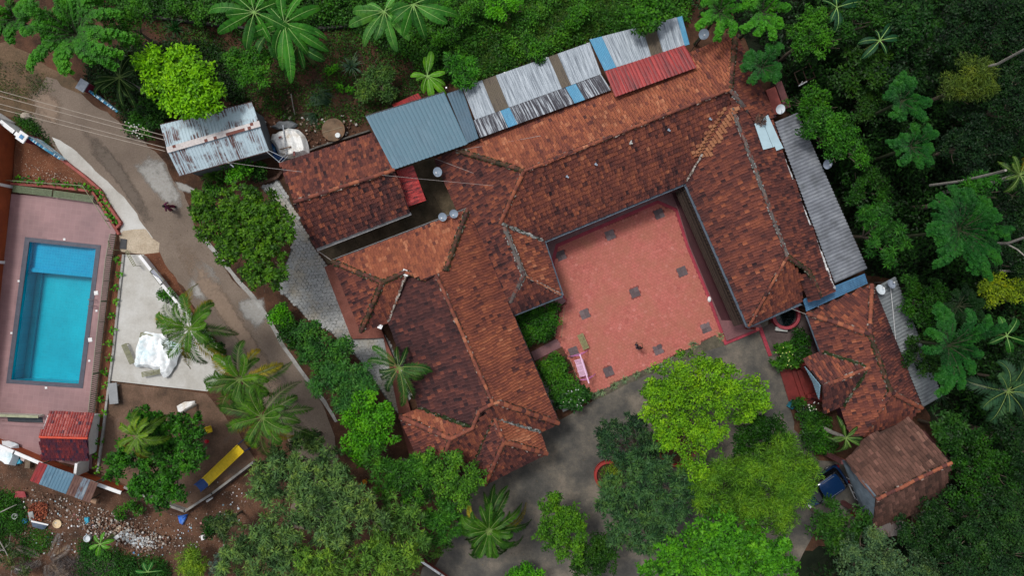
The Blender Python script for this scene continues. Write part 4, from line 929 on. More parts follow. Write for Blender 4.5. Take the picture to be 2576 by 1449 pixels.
tarp('tarpaulin', 'crumpled white tarpaulin draped over benches on the patio', 'tarpaulin', [(363, 833), (400, 842), (428, 858), (462, 870), (448, 895), (432, 930), (420, 947), (408, 950), (402, 934), (372, 927), (338, 924), (332, 916), (336, 900), (333, 885), (345, 858), (352, 838)], .56, M_TARP, 3, .17, base=.08)
M_TARPD = plain('dirty_tarp', (0.86, 0.86, 0.84), .5, var=.06, scale=2, dirt=(0.60, 0.52, 0.42))
tarp('tarpaulin', 'dirty white tarpaulin over junk between the tin shed and the annex', 'tarpaulin', [(678, 335), (722, 320), (745, 322), (765, 340), (776, 385), (755, 388), (722, 398), (700, 392), (690, 372), (675, 350)], .75, M_TARPD, 5, .12)
tarp('tarpaulin', 'dark blue plastic sheet showing under the dirty white tarpaulin', 'tarpaulin', [(672, 350), (690, 365), (700, 390), (722, 400), (712, 408), (690, 402), (676, 380)], .35, plain('blue_plastic', (.01, .045, .17), .4, var=.3, dirt=(.02, .2, .35)), 6, .08)
tarp('tarpaulin', 'bright white sheet over a round stack outside the wall corner', 'tarpaulin', [(-25, 1113), (10, 1112), (36, 1122), (40, 1150), (28, 1178), (5, 1168), (-30, 1150)], .8, M_TARP, 7, .07)
for i, (poly, lab) in enumerate(((([(443, 1022), (462, 1014), (487, 1008), (488, 1024), (470, 1028), (447, 1043)]), 'white cloth lying on the soil beside the fallen palm trunk'),
                               (([(700, 303), (735, 303), (750, 312), (742, 322), (700, 325), (680, 318)]), 'grey plastic sheet above the dirty white tarpaulin'))):
    tarp('cloth', lab, 'sheet', poly, .22, M_TARPD if i == 0 else plain('grey_plastic', (.10, .11, .12), .5, var=.3), 8 + i, .05)
MB().box(P(718, 372, .98), (.9, .07, .05), (1, .25, 0)).build('batten', plain('old_wood', (.16, .09, .05), .9, var=.4), label='long thin stick lying across the dirty white tarpaulin', cat='stick')
MB().box(P(716, 350, .95), (.07, 2.2, .05), (1, .12, 0)).build('pipe', plain('dull_steel', (.20, .22, .25), .5, .3), label='grey pipe resting lengthwise on the dirty white tarpaulin', cat='pipe')
MB().box(P(740, 386, .92), (.16, .34, .09), (1, .1, 0)).build('brick', M_BRED, label='brown brick weighing down the lower edge of the dirty tarpaulin', cat='brick')
MB().box(P(705, 345, .92), (.22, .12, .09), (1, .3, 0)).build('brick', M_BRED, label='small brick on the upper left of the dirty tarpaulin', cat='brick')
# round tank with a rusty lid
t = thing('water_tank', 'low round tank with a rusty brown lid in the upper garden', 'tank', P(843, 330, 0)); q = P(843, 330, 0)
MB().lathe(q, [(.001, 0), (.84, 0), (.86, .4), (.88, .5), (.84, .52)], 40).build('wall', plain('tank_side', (.08, .06, .05), .8), t)
MB().lathe(q, [(.89, .49), (.89, .55), (.001, .56)], 40).build('lid', plain('rust_lid', (.16, .105, .065), .8, var=.45, scale=2.2, dirt=(.24, .11, .05)), t)
MB().box(q + Vector((-.05, 0, .575)), (1.6, .02, .012), (1, .28, 0)).build('seam', plain('pale_seam', (.35, .3, .2), .8), t)
MB().lathe(P(851, 341, .565), [(.001, 0), (.19, 0), (.2, .2), (.14, .22), (.001, .215)], 20).build('bucket', plain('bucket_white', (.68, .72, .72), .4, var=.08), label='white bucket standing on the rusty tank lid', cat='bucket')

# ================================================================ BUILDINGS
def house(name, label, px, py, cat='house'): return thing(name, label, cat, P(px, py, 0))
# annex
hA = house('tiled_annex', 'gabled annex with dark patchy clay tiles beside the tin shed', 870, 480)
rA = Roof(1)
rL, rR = (739.6, 508.6, 4.7), (992, 427, 4.7)
rA.slope([(705, 411, 3.2), (941, 334, 3.2), rR, rL], .50, .28); rA.slope([(1032, 534, 3.2), (792, 625, 3.2), rL, rR], .40, .34)
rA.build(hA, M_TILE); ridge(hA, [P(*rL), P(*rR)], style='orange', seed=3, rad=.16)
footprint_walls(hA, [(705, 411), (941, 334), (1032, 534), (792, 625)], 3.2, M_WALLD)
gutter(hA, [(797, 629), (1034, 537)], 3.1, M_GUTW)
# hall
hB = house('main_hall', 'long tiled hall with cross wings and a hipped front porch', 1180, 880)
rB = Roof(2); E = 3.4
rB.slope([(836, 658, E), (1175, 528, E), (1120, 682), (1070, 703), (1020, 684, 4.95), (962, 710)], .74, .20)
rB.slope([(908, 834, E), (836, 658, E), (962, 710, 4.95)], .48, .34)
rB.slope([(908, 834, E), (960, 817, E), (979, 806), (1022, 684), (962, 710, 4.95)], .56, .3)
pW = rB.slope([(977, 808, E), (1054.7, 1027.7, E), (1182, 1074), (1240, 1016, 5.8), (1100, 692), (1070, 703), (1020, 686)], .22, .20, tw=.24, tl=.34)
pE = rB.slope([(1405, 1065, E), (1177, 528, E), (1120, 682), (1100, 692), (1240, 1016, 5.8)], .64, .20)
rB.slope([(1085, 1222, E), (1189, 1170, E), (1242, 1050), (1359, 1088), (1405, 1065), (1240, 1016, 5.8), (1189, 1078), (1134, 1105)], .50, .32)
rB.slope([(1085, 1222, E), (1004.8, 1050, E), (1134, 1105, 5.1)], .48, .3)
rB.slope([(1004.8, 1049, E), (1054.7, 1027.7, E), (1182, 1074), (1189, 1078), (1134, 1104, 5.1)], .66, .22)
rB.slope([(1220, 1219, E), (1189, 1167, E), (1242, 1050), (1268, 1112, 5.0)], .36, .28)
rB.slope([(1376, 1141, E), (1220, 1219, E), (1268, 1112, 5.0)], .46, .3)
rB.slope([(1359, 1088, E), (1376, 1141, E), (1268, 1112, 5.0), (1242, 1050)], .80, .14)
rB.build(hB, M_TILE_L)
a6, a5 = P(1100, 692, 5.8), P(1240, 1016, 5.8)
ridge(hB, [PX(1098, 692, pE), PX(1240, 1016, pE)], style='orange', seed=11, rad=.14)
ridge(hB, [P(962, 710, 4.95), P(836, 658, E)], style='mossy', seed=12, rad=.18); ridge(hB, [P(962, 710, 4.95), P(908, 836, E)], style='mossy', seed=13, rad=.18)
ridge(hB, [P(962, 710, 4.95), P(1020, 684, 5.0)], style='mossy', seed=14, rad=.16); ridge(hB, [P(1020, 684, 5.0), P(1072, 704, 5.15)], style='mossy', seed=15, rad=.15)
ridge(hB, [P(1120, 682, 5.5), P(1177, 526, E)], style='mossy', seed=16, rad=.18)
ridge(hB, [P(1255, 1013, 5.7), P(1405, 1065, E)], style='orange', seed=17, rad=.2); ridge(hB, [P(1240, 1016, 5.8), P(1255, 1013, 5.7)], style='pale', seed=18)
ridge(hB, [P(1004.8, 1049, E), P(1134, 1104, 5.1)], style='orange', seed=19, rad=.2); ridge(hB, [P(1134, 1104, 5.1), P(1189, 1078, 5.2), P(1206, 1034, 5.6), P(1240, 1016, 5.8)], style='orange', seed=20, rad=.15)
ridge(hB, [P(1134, 1104, 5.1), P(1085, 1224, E)], style='orange', seed=21, rad=.16)
ridge(hB, [P(1242, 1050, 5.05), P(1268, 1112, 5.0)], style='orange', seed=22, rad=.13); ridge(hB, [P(1268, 1112, 5.0), P(1376, 1142, E)], style='orange', seed=23, rad=.2); ridge(hB, [P(1268, 1112, 5.0), P(1220, 1221, E)], style='orange', seed=24, rad=.17)
def valley(parent, a, b, style, seed, rad=.1, steps=60):
    """ragged mortar and moss packed into a valley"""
    rng = random.Random(seed); mb = MB()
    for k in range(steps * 2):
        p = a.lerp(b, rng.random()); mb.box(p + Vector((rng.uniform(-rad, rad), rng.uniform(-rad, rad), .055)), (rng.uniform(.08, .26), rng.uniform(.05, .14), rng.uniform(.03, .07)), (b - a) + Vector((rng.uniform(-1, 1), rng.uniform(-1, 1), 0)) * .3, rng.random())
    return mb.build('valley_mortar', M_MORTAR[style], parent)
valley(hB, P(1054.7, 1027, 3.42), P(1182, 1074, 5.1), 'mossy', 1); valley(hB, P(1242, 1050, 5.1), P(1359, 1087, 3.45), 'grey', 2); valley(hB, P(1242, 1050, 5.1), P(1189, 1166, 3.45), 'mossy', 3)
valley(hB, P(1022, 690, 4.95), P(978, 806, 3.45), 'pale', 4, .05)
for i, (px, py, s_) in enumerate(((1020, 686, .42), (956, 822, .3))):
    q = P(px, py, 5.05 if i == 0 else 3.45); MB().box(q, (s_ * 1.1, s_, .05), (1, -.4, 0)).box(q + Vector((.05, .1, .05)), (s_ * .4, s_ * .35, .06), (1, .2, 0)).build('ridge_flashing', M_WHITE, hB)
footprint_walls(hB, [(977, 700), (1170, 540), (1395, 1065), (1235, 1130), (1060, 1140)], E, plain('hall_wall', (.16, .08, .07), .7))
footprint_walls(hB, [(845, 665), (1000, 605), (1030, 800), (915, 825)], E, plain('hall_wall', (.16, .08, .07), .7), .3)
gutter(hB, [(838, 656), (1178, 525)], E, M_GUTW); gutter(hB, [(981, 620), (1177, 527)], E - .02, M_GUTW, .06)
gutter(hB, [(1179, 530), (1407, 1066)], E, M_DARKM, .05)
MB().prism(W([(816, 672), (838, 662), (912, 830), (955, 818), (1010, 950), (1035, 1040), (1003, 1042), (965, 850), (885, 853)], .3), 0, .34).build('plinth', ground('brick_plinth', [(.3, (.17, .06, .045)), (.7, (.27, .105, .08))], 1.5, bumpy=.3), hB)
MB().prism(W([(1002, 1044), (1030, 1030), (1090, 1180), (1075, 1200), (1030, 1146)], .3), 0, .33).build('plinth', ground('brick_plinth', []), hB)

# courtyard wings
hC = house('courtyard_house', 'large clay tiled courtyard house with three wings round the pink court', 1600, 420)
rC = Roof(3); E = 3.0
rC.slope([(1270, 797, E), (1093, 400, E), (1149, 377), (1318, 430, 6.1), (1258, 560), (1318, 692), (1284, 758)], .42, .34)  # west slope tinted darker: shadow below the hall eave put into its tiles
rC.slope([(1412, 742, E), (1368, 607, E), (1258, 560, 4.4), (1318, 692)], .64, .28)
rC.slope([(1412, 742, E), (1270, 800, E), (1318, 692, 4.4)], .42, .28)
pNS = rC.slope([(1725, 458, E), (1368, 605, E), (1258, 560), (1318, 430, 6.1), (1836, 224), (1842, 272)], .50, .26)
pN = rC.slope([(1149, 377, 4.2), (1850, 85, 4.2), (1836, 224), (1318, 430, 6.1)], .71, .22)
pNE = rC.slope([(1850, 85, 4.2), (1952, 296, 4.2), (1899, 303), (1836, 224, 6.1)], .52, .36)
pEE = rC.slope([(2100, 731), (1965, 375, 4.7), (1940, 300), (1899, 303), (1838, 226), (1842, 272, 6.0), (1980, 645, 5.65), (2035, 683), (2066, 750)], .40, .26)
pEW = rC.slope([(1725, 458, E), (1882, 818, E), (1980, 645), (1842, 272, 6.0), (1836, 262)], .46, .24, tl=.345)
rC.slope([(1884, 820, E), (2018, 757, E), (2017, 695), (1980, 645, 5.6)], .56, .26)
rC.slope([(2011, 693, 4.3), (2035, 757, 4.3), (2066, 750), (2035, 683, 5.1)], .46, .3)
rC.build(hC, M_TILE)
ridge(hC, [P(1318, 430, 6.1), P(1836, 224, 6.1)], style='orange', seed=31, rad=.13)
ridge(hC, [P(1318, 430, 6.1), P(1149, 377, 4.2)], style='mossy', seed=32, rad=.17); ridge(hC, [P(1318, 430, 6.1), P(1258, 562, 4.45)], style='orange', seed=33, rad=.16)
ridge(hC, [P(1268, 570, 4.45), P(1318, 692, 4.45)], style='grey', seed=34, rad=.17); ridge(hC, [P(1318, 692, 4.4), P(1284, 760, 3.4)], style='grey', seed=35, rad=.16); ridge(hC, [P(1318, 692, 4.4), P(1410, 741, 3.05)], style='pale', seed=36, rad=.06)
ridge(hC, [P(1836, 224, 6.1), P(1850, 84, 4.25)], style='mossy', seed=37, rad=.18); ridge(hC, [P(1836, 226, 6.1), P(1899, 304, 5.2)], style='grey', seed=38, rad=.17)
ridge(hC, [P(1842, 272, 6.0), P(1980, 645, 5.65)], style='grey', seed=39, rad=.11); ridge(hC, [P(1980, 645, 5.65), P(1884, 820, 3.05)], style='orange', seed=40, rad=.12); ridge(hC, [P(1980, 645, 5.65), P(2035, 683, 5.1), P(2064, 748, 4.9)], style='mossy', seed=41, rad=.14)
valley(hC, P(1262, 562, 4.5), P(1368, 606, 3.02), 'grey', 6, .09, 60)
# new ochre tiles laid along the north-east valley
mb = MB(); rng_ = random.Random(5); a = P(1838, 272, 5.9); b = P(1764, 388, 4.15)
for sg, pl in ((-1, pNS), (1, pEW)):
    e_ = Vector((0, 0, 1)).cross(pl[0]).normalized(); u_ = pl[0].cross(e_).normalized()
    for k in range(15):
        for j in range(2 if rng_.random() < .8 else 3):
            px = 1838 - 74 * k / 14; py = 272 + 116 * k / 14; px += sg * (7 + 10 * j); py -= sg * (2 - 1.5 * j) * -1
            q = PX(px, py, pl); mb.box(q + pl[0] * .075, (.25, .34, .03), e_ + u_ * rng_.uniform(-.06, .06), rng_.uniform(.2, 1))
mb.build('valley_tiles', by_attr('new_tiles', [(0, (.24, .085, .045)), (1, (.36, .16, .08))], .8), hC)
valley(hC, P(1766, 388, 4.3), P(1727, 455, 3.1), 'pale', 7, .05, 16)
footprint_walls(hC, [(1370, 600), (1725, 455), (1842, 290), (1850, 120), (1700, 170), (1340, 320), (1180, 390)], E, M_WALLD, .7)
footprint_walls(hC, [(1770, 470), (1900, 800), (2060, 735), (1960, 400), (1890, 330)], E, M_WALLD, .35)
footprint_walls(hC, [(1200, 480), (1290, 560), (1375, 735), (1290, 780)], E, M_WALLD, .35)
gutter(hC, [(1366, 609), (1723, 462), (1880, 822), (2016, 763)], E, M_GUT, .10); gutter(hC, [(1369, 606), (1415, 744), (1294, 792)], E, M_GUT, .08)
# woven bamboo screen hanging under the east wing's gutter
t = thing('bamboo_screen', 'long brown woven bamboo screen hanging along the east verandah', 'screen', P(1790, 650, .3)); mb = MB(); A = P(1729, 466, 2.8); B = P(1880, 812, 2.8); d = (B - A).normalized(); nrm = Vector((0, 0, 1)).cross(d) * -1
L = (B - A).length; rng_ = random.Random(3)
lean = Vector((-d.y, d.x, 0)); lean = lean if lean.x < 0 else -lean
for k in range(15):
    z = 2.72 - k * .055; off = lean * (.06 + .050 * k)
    mb.box((A + B) / 2 + off + Vector((0, 0, z - 2.8)), (L, .04, .05), d, rng_.random())
mb.build('slats', by_attr('bamboo', [(0, (.020, .013, .010)), (1, (.060, .042, .032))], .85), t)
mb = MB()
for k in range(int(L / .3)):
    p = A.lerp(B, k * .3 / L) + lean * .10; mb.box(p + Vector((0, 0, -.42)) + lean * .22, (.02, .02, .8), d, .5)
mb.build('cord', plain('cord', (.16, .12, .08), .9), t)
for k in range(6):
    q = P(1722 + k * 28, 497 + k * 64, .3); 
    tt = thing('verandah_post', 'dark red round post number along the east verandah', 'post', (q.x + .5, q.y - .2, .3), 'posts of the east verandah')
    tt['label'] = ['dark verandah post nearest the inner north-east corner', 'dark verandah post second from the north-east corner', 'dark verandah post third along the bamboo screen', 'dark verandah post fourth along the bamboo screen', 'dark verandah post second from the southern end', 'dark verandah post at the southern end of the screen'][k]
    MB().lathe((q.x + .5, q.y - .2, .3), [(.001, 0), (.17, 0), (.17, .12), (.10, .2), (.09, 2.2), (.14, 2.3), (.14, 2.4), (.001, 2.4)], 12).build('shaft', M_BRED, tt)

# east cottage
hD = house('east_cottage', 'small hipped clay tiled cottage with a gabled porch beside the car shelter', 2180, 900)
rD = Roof(4)
rD.slope([(2030, 787, E), (2194, 715, 3.9), (2187, 841, 5.1)], .52, .3)
rD.slope([(2318, 1027, 4.0), (2194, 714, 4.0), (2187, 841), (2240, 986, 5.1)], .34, .26)
rD.slope([(2030, 787, E), (2187, 841, 5.1), (2240, 986), (2172, 1097), (2140, 1097, E)], .50, .28)
rD.slope([(2240, 986, 5.1), (2318, 1028, 3.9), (2290, 1056), (2172, 1098, 3.1)], .50, .28)
rD.slope([(2020, 904, 3.35), (2066, 884, 3.35), (2187, 924, 4.6), (2070, 972)], .50, .34)
rD.slope([(2071, 1041, 3.35), (2122, 1019, 3.35), (2187, 924, 4.6), (2070, 972)], .34, .32)
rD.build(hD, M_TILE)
ridge(hD, [P(2187, 841, 5.1), P(2240, 986, 5.1)], style='mossy', seed=51, rad=.14); ridge(hD, [P(2187, 841, 5.1), P(2030, 787, 3.05)], style='orange', seed=52, rad=.19); ridge(hD, [P(2187, 841, 5.1), P(2193, 716, 3.95)], style='orange', seed=53, rad=.17)
ridge(hD, [P(2240, 986, 5.1), P(2318, 1027, 3.95)], style='orange', seed=54, rad=.18); ridge(hD, [P(2240, 986, 5.1), P(2172, 1096, 3.1)], style='orange', seed=55, rad=.18); ridge(hD, [P(2070, 972, 4.5), P(2187, 924, 4.6)], style='orange', seed=56, rad=.14)
valley(hD, P(2066, 884, 3.4), P(2187, 924, 4.62), 'mossy', 8, .1); valley(hD, P(2122, 1019, 3.4), P(2187, 924, 4.62), 'mossy', 9, .1)
footprint_walls(hD, [(2060, 795), (2185, 740), (2300, 1030), (2160, 1085)], E, plain('plum_wall', (.075, .03, .045), .7), .4)
gutter(hD, [(2028, 790), (2063, 884)], E, M_GUT, .07); gutter(hD, [(2122, 1021), (2142, 1098)], E, M_GUT, .07)
# blue-white corrugated gable of the porch
A = P(2024, 922, 3.2); B = P(2059, 1004, 3.2); top = P(2070, 976, 4.35)
mb = MB(); d = (B - A).normalized(); Lg = (B - A).length; ng = 26; nrm = Vector((0, 0, 1)).cross(d)
for k in range(ng):
    f = (k + .5) / ng; p = A.lerp(B, f); h_ = 1.15 * (1 - abs(f - .5) * 2) + .06
    mb.box(p + Vector((0, 0, h_ / 2)) - nrm * (.0 if k % 2 else .02) + Vector((.45 * h_, 0, 0)) * .2, (Lg / ng * .98, .03, h_), d, .5 + .3 * (k % 2))
mb.build('gable_sheet', plain('pale_blue_sheet', (.30, .50, .62), .4, var=.15, scale=5), hD)
for (px, py) in ((2026, 926), (2055, 1000)): MB().box(P(px, py, 1.6), (.2, .2, 3.2)).build('porch_post', M_BRED, hD)
sheet('porch_steps_floor', [(1960, 928), (2024, 912), (2075, 1010), (2006, 1022), (1985, 1010)], .18, M_BRED)
t = thing('porch_steps', 'dark red steps descending from the cottage porch to the driveway', 'steps', P(1980, 965, 0)); mb = MB()
for k, (x0, hh) in enumerate(((1960, .17), (1982, .34), (1992, .5))):
    a = P(x0, 930, 0); b = P(x0 + 26, 1012 - k * 4, 0); mb.beam(a + Vector((.35, 0, hh / 2)), b + Vector((.35, 0, hh / 2)), .7 if k == 0 else .34, hh)
mb.build('tread', M_BRED, t)
for (x0, y0) in ((2002, 915), (2026, 996)):
    a = P(x0, y0, .4); b = P(x0 + 30, y0 - 4, .4); mb = MB().beam(a, b, .3, .8); mb.build('cheek_wall', M_BRED, t)

# car shelter
hE = house('car_shelter', 'open fronted car shelter with a large moss brown tiled roof', 2250, 1210, 'shelter')
rE = Roof(5, tw=.26, tl=.38); ez = 4.4; rz = 5.9
rE.slope([(2128, 1161, ez), (2173, 1106), (2290, 1053, ez), (2392, 1164, rz), (2204, 1257, rz)], .42, .20)
rE.slope([(2197, 1331, ez), (2269, 1305), (2376, 1243, ez), (2392, 1164, rz), (2204, 1257, rz)], .30, .2)
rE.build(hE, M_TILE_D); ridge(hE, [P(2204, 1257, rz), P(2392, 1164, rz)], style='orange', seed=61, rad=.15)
A = P(2133, 1166, ez); B = P(2194, 1322, ez); T = P(2206, 1256, rz - .1); mb = MB(); off = Vector((.12, .03, 0))
A2 = A - Vector((0, 0, .9)); B2 = B - Vector((0, 0, .9)); fs = [A, A2, B2, B, T]
mb.add([p for p in fs] + [p + off for p in fs], [(0, 1, 2, 3, 4), (9, 8, 7, 6, 5), (0, 5, 6, 1), (1, 6, 7, 2), (2, 7, 8, 3), (3, 8, 9, 4), (4, 9, 5, 0)])
mb.build('gable_wall', plain('grey_blue_wall', (.115, .15, .185), .8, var=.3, scale=1.4, dirt=(.06, .08, .10)), hE)
for px, py in ((2137, 1172), (2193, 1312), (2370, 1235), (2290, 1070)):
    q = P(px, py, ez); MB().box((q.x, q.y, ez / 2 - .45), (.3, .3, ez - .92 if px < 2200 else ez - 1.0)).build('post', M_WALLD, hE)
MB().beam(P(2290, 1075, 1.7), P(2375, 1165, 1.7), .2, 3.4).build('back_wall', M_WALLD, hE)
mb = MB(); a = P(2143, 1210, 1.6); b = P(2168, 1265, 1.6)
for f in (0, .33, .66, 1): mb.box(a.lerp(b, f), (.06, .05, 2.2), b - a)
for zz in (.55, 1.6, 2.65): mb.beam(a + Vector((0, 0, zz - 1.6)), b + Vector((0, 0, zz - 1.6)), .05, .06)
mb.build('door_frame', M_WHITE, hE)
corr('tin_apron', [P(2196, 1330, 4.3), P(2268, 1306, 4.3), P(2272, 1345, 3.7), P(2205, 1356, 3.7)], .16, .03, sheet_mat('rusty_pale_sheet', (.20, .17, .16), [(.4, (.06, .03, .025)), (.5, (.16, .09, .07)), (.62, (.36, .33, .31))], 7, .5), hE, trap=False)
wall('shelter_wall', 'red topped low wall below the left corner of the car shelter', [(2095, 1148), (2132, 1162)], .8, .22, M_ORANGE, M_REDK, .26)
wall('shelter_wall', 'red topped low wall by the bushes below the car shelter', [(2140, 1290), (2180, 1310)], .8, .22, M_ORANGE, M_REDK, .26)

# pool cabin
hF = house('pool_cabin', 'small white cabin with a bright new red tiled roof at the pool', 165, 1095, 'cabin')
M_NEW = by_attr('new_red_tiles', [(0, (.04, .02, .05)), (.3, (.13, .02, .03)), (.6, (.36, .045, .035)), (1, (.50, .16, .14))], .4, .5)
rF = Roof(6, tw=.20, tl=.24, stag=False)
rF.slope([(126, 1034.5, 1.6), (236, 1040, 1.6), (220, 1103.4, 2.4), (100, 1100, 2.4)], .62, .25, patchy=.05)
rF.slope([(105, 1157, 1.6), (223, 1158.5, 1.6), (220, 1103.4, 2.4), (100, 1100, 2.4)], .32, .2, patchy=.05)
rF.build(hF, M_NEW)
mb = MB(); mb.tube([P(99, 1100, 2.48), P(221, 1103.4, 2.48)], .09, 10); mb.build('ridge_cap', plain('red_ridge', (.55, .06, .025), .4, var=.2), hF)
mb = MB(); fw = [(118, 1046), (222, 1050), (212, 1150), (115, 1148)]; w_ = [P(x, y, 1.6) for x, y in fw]; 
mb.prism([(p.x, p.y) for p in w_], 0, 1.52); a, b = (w_[1] + w_[2]) / 2, (w_[0] + w_[3]) / 2
mb.add([Vector((w_[1].x, w_[1].y, 1.52)), Vector((w_[2].x, w_[2].y, 1.52)), Vector((a.x, a.y, 2.3)), Vector((w_[0].x, w_[0].y, 1.52)), Vector((w_[3].x, w_[3].y, 1.52)), Vector((b.x, b.y, 2.3))], [(1, 0, 2), (3, 4, 5), (0, 3, 5, 2), (4, 1, 2, 5)])
mb.build('wall', M_WHITE, hF)
MB().beam(P(208, 1160, .8), P(204, 1192, .8), .2, 1.6).build('wing_wall', M_WHITE, hF)
wall('changing_screen', 'white topped low screen walls left of the red tiled cabin', [(-10, 1040), (112, 1044)], .75, .14, plain('cream_wall', (.5, .48, .42), .7), plain('olive_cap', (.33, .34, .22), .6), .2)
MB().prism(W([(18, 1047), (106, 1051), (108, 1064), (20, 1061)], .1), .07, .1).build('drain_channel', plain('dark_channel', (.03, .04, .05), .6), kind='structure')
t = thing('step_block', 'brown tiled step in front of the screen wall by the cabin', 'step', P(60, 1066, .07)); MB().beam(P(4, 1064, .15), P(112, 1071, .15), .26, .16).build('tread', MD, t)

# ================================================================ TIN ROOFS
M_TINB = sheet_mat('blue_grey_sheet', (.100, .185, .240), [(.35, (.08, .15, .20)), (.65, (.135, .225, .285))], 3, .4, .4)
M_TINW = sheet_mat('weathered_white_sheet', (.36, .41, .46), [(.36, (.11, .13, .16)), (.46, (.26, .30, .34)), (.58, (.42, .47, .52)), (.7, (.56, .60, .63))], 9, .35, .5, lo=.1, hi=.3)
M_TINK = sheet_mat('blackened_sheet', (.03, .03, .04), [(.40, (.025, .022, .03)), (.50, (.05, .05, .065)), (.57, (.38, .42, .46)), (.72, (.66, .70, .74))], 8, .30, .6, lo=.2, hi=.3)
M_TINS = sheet_mat('sky_blue_sheet', (.07, .26, .42), [(.35, (.05, .18, .32)), (.65, (.12, .34, .50))], 5, .4, .4)
M_TINR = sheet_mat('red_sheet', (.32, .028, .026), [(.34, (.045, .015, .018)), (.46, (.20, .024, .026)), (.6, (.40, .038, .035))], 7, .4, .4, lo=.25, hi=.5)
M_TINO = sheet_mat('brown_translucent_sheet', (.10, .078, .052), [(.4, (.055, .042, .030)), (.6, (.13, .10, .07))], 6, .5, .5)
M_TING = sheet_mat('grey_asbestos_sheet', (.13, .14, .155), [(.35, (.14, .15, .17)), (.5, (.21, .225, .255)), (.65, (.29, .31, .34))], .8, .6, .8, lo=.3, hi=.5)
M_RUST = sheet_mat('rusted_galvanised_sheet', (.46, .58, .64), [(.36, (.50, .62, .68)), (.49, (.40, .51, .58)), (.515, (.13, .06, .05)), (.66, (.075, .028, .025))], 9, .22, .45, lo=.44, hi=.56, spec=.5)
# main lean-to roofs behind the north wing
lz, hz = 3.6, 4.75
def q4(a, b, c, d, z0=lz, z1=hz): return [P(*a, z0), P(*b, z0), P(*c, z1), P(*d, z1)]
t = thing('lean_to', 'wide blue grey corrugated lean-to joining the annex and the north wing', 'lean-to', P(1050, 330, 0))
corr('roof_sheet', q4((920, 293), (1118, 232.5), (1177, 362), (989, 427), 3.3, 4.85), .30, .05, M_TINB, t, seed=2)
for px, py in ((925, 298), (1020, 268), (1110, 238)): q = P(px, py, 3.2); MB().box((q.x, q.y, 1.6), (.1, .1, 3.2)).build('post', M_STEEL, t)
MB().beam(P(919, 292, 3.24), P(1118, 231, 3.24), .08, .1).build('fascia', M_DARKM, t)
t = thing('lean_to', 'narrow darker blue corrugated strip beside the wide blue lean-to', 'lean-to', P(1140, 300, 0))
corr('roof_sheet', q4((1124, 235), (1163, 222), (1204, 347), (1176, 360), 3.4, 4.9), .26, .04, sheet_mat('dark_blue_sheet', (.075, .135, .185), [(.35, (.06, .10, .14)), (.65, (.10, .165, .22))], 3, .4), t, seed=3)
MB().box(P(1128, 236, 1.7), (.1, .1, 3.4)).build('post', M_STEEL, t)
def leanto(label, px, py, sheets, posts):
    t = thing('lean_to', label, 'lean-to', P(px, py, 0))
    for i, (qd, mat, pitch) in enumerate(sheets): corr('roof_sheet', qd, pitch, .028, mat, t, trap=False, seed=i * 3 + int(px) % 7)
    for a in posts: q = P(*a, lz); MB().box((q.x, q.y, lz / 2), (.09, .09, lz - .05)).build('post', M_STEEL, t)
    return t
def along(a, b, f): return (a[0] + (b[0] - a[0]) * f, a[1] + (b[1] - a[1]) * f)
T0, T1 = (1163, 219), (1484, 106); Mi0, Mi1 = (1189, 303), (1513, 186); B0, B1 = (1208, 346), (1538, 226)
zT, zM, zB = 3.5, 4.3, 4.75
def cell(f0, f1, g0, g1, up):
    if up: return [P(*along(T0, T1, f0), zT), P(*along(T0, T1, f1), zT), P(*along(Mi0, Mi1, g1), zM + .03), P(*along(Mi0, Mi1, g0), zM + .03)]
    return [P(*along(Mi0, Mi1, f0), zM), P(*along(Mi0, Mi1, f1), zM), P(*along(B0, B1, g1), zB), P(*along(B0, B1, g0), zB)]
sh = []
for f0, f1, mat in ((0, .155, M_TINW), (.155, .262, M_TINO), (.262, .675, M_TINW), (.675, .745, M_TINO), (.745, 1.0, M_TINW)): sh.append((cell(f0, f1, f0 + .02, f1 + .02 if f1 < 1 else 1, True), mat, .12))
for f0, f1, mat in ((0, .215, M_TINK), (.215, .285, M_TINS), (.285, .72, M_TINK), (.72, .80, M_TINS), (.80, 1.0, M_TINK)): sh.append((cell(f0, f1, f0, f1, False), mat, .12))
leanto('long weathered white sheet roof with brown strips and a blackened lower row', 1330, 240, sh, [along(T0, T1, f) for f in (.02, .33, .66, .98)])
U0, U1 = (1483, 99), (1703, 43); V0, V1 = (1521, 178), (1731, 112)
def cu(f0, f1, g0, g1, z=0): return [P(*along(U0, U1, f0), 3.8 + z), P(*along(U0, U1, f1), 3.8 + z), P(*along(V0, V1, g1), 4.7 + z), P(*along(V0, V1, g0), 4.7 + z)]
leanto('upper sheet roof with a blue strip under the trees above the red sheets', 1620, 100, [(cu(0, .14, 0, .14), M_TINS, .12), (cu(.14, .60, .14, .56), M_TINW, .12), (cu(.60, .74, .56, .70), M_TINO, .12), (cu(.74, 1, .70, .96), M_TINW, .12), (cu(.97, 1.06, .955, 1.02, -.05), M_TINS, .12)], [along(U0, U1, f) for f in (.02, .5, .98)])
t = thing('red_roof_sheets', 'bright red corrugated sheets laid over the north wing tiles', 'roof sheets', P(1640, 170, 0))
corr('roof_sheet', [P(1521, 179, 4.78), P(1722, 112, 4.78), P(1753, 169, 5.4), P(1548, 243, 5.4)], .26, .04, M_TINR, t, seed=5)
t = thing('red_canopy', 'small faded red corrugated canopy over the service yard', 'canopy', P(1033, 465, 0))
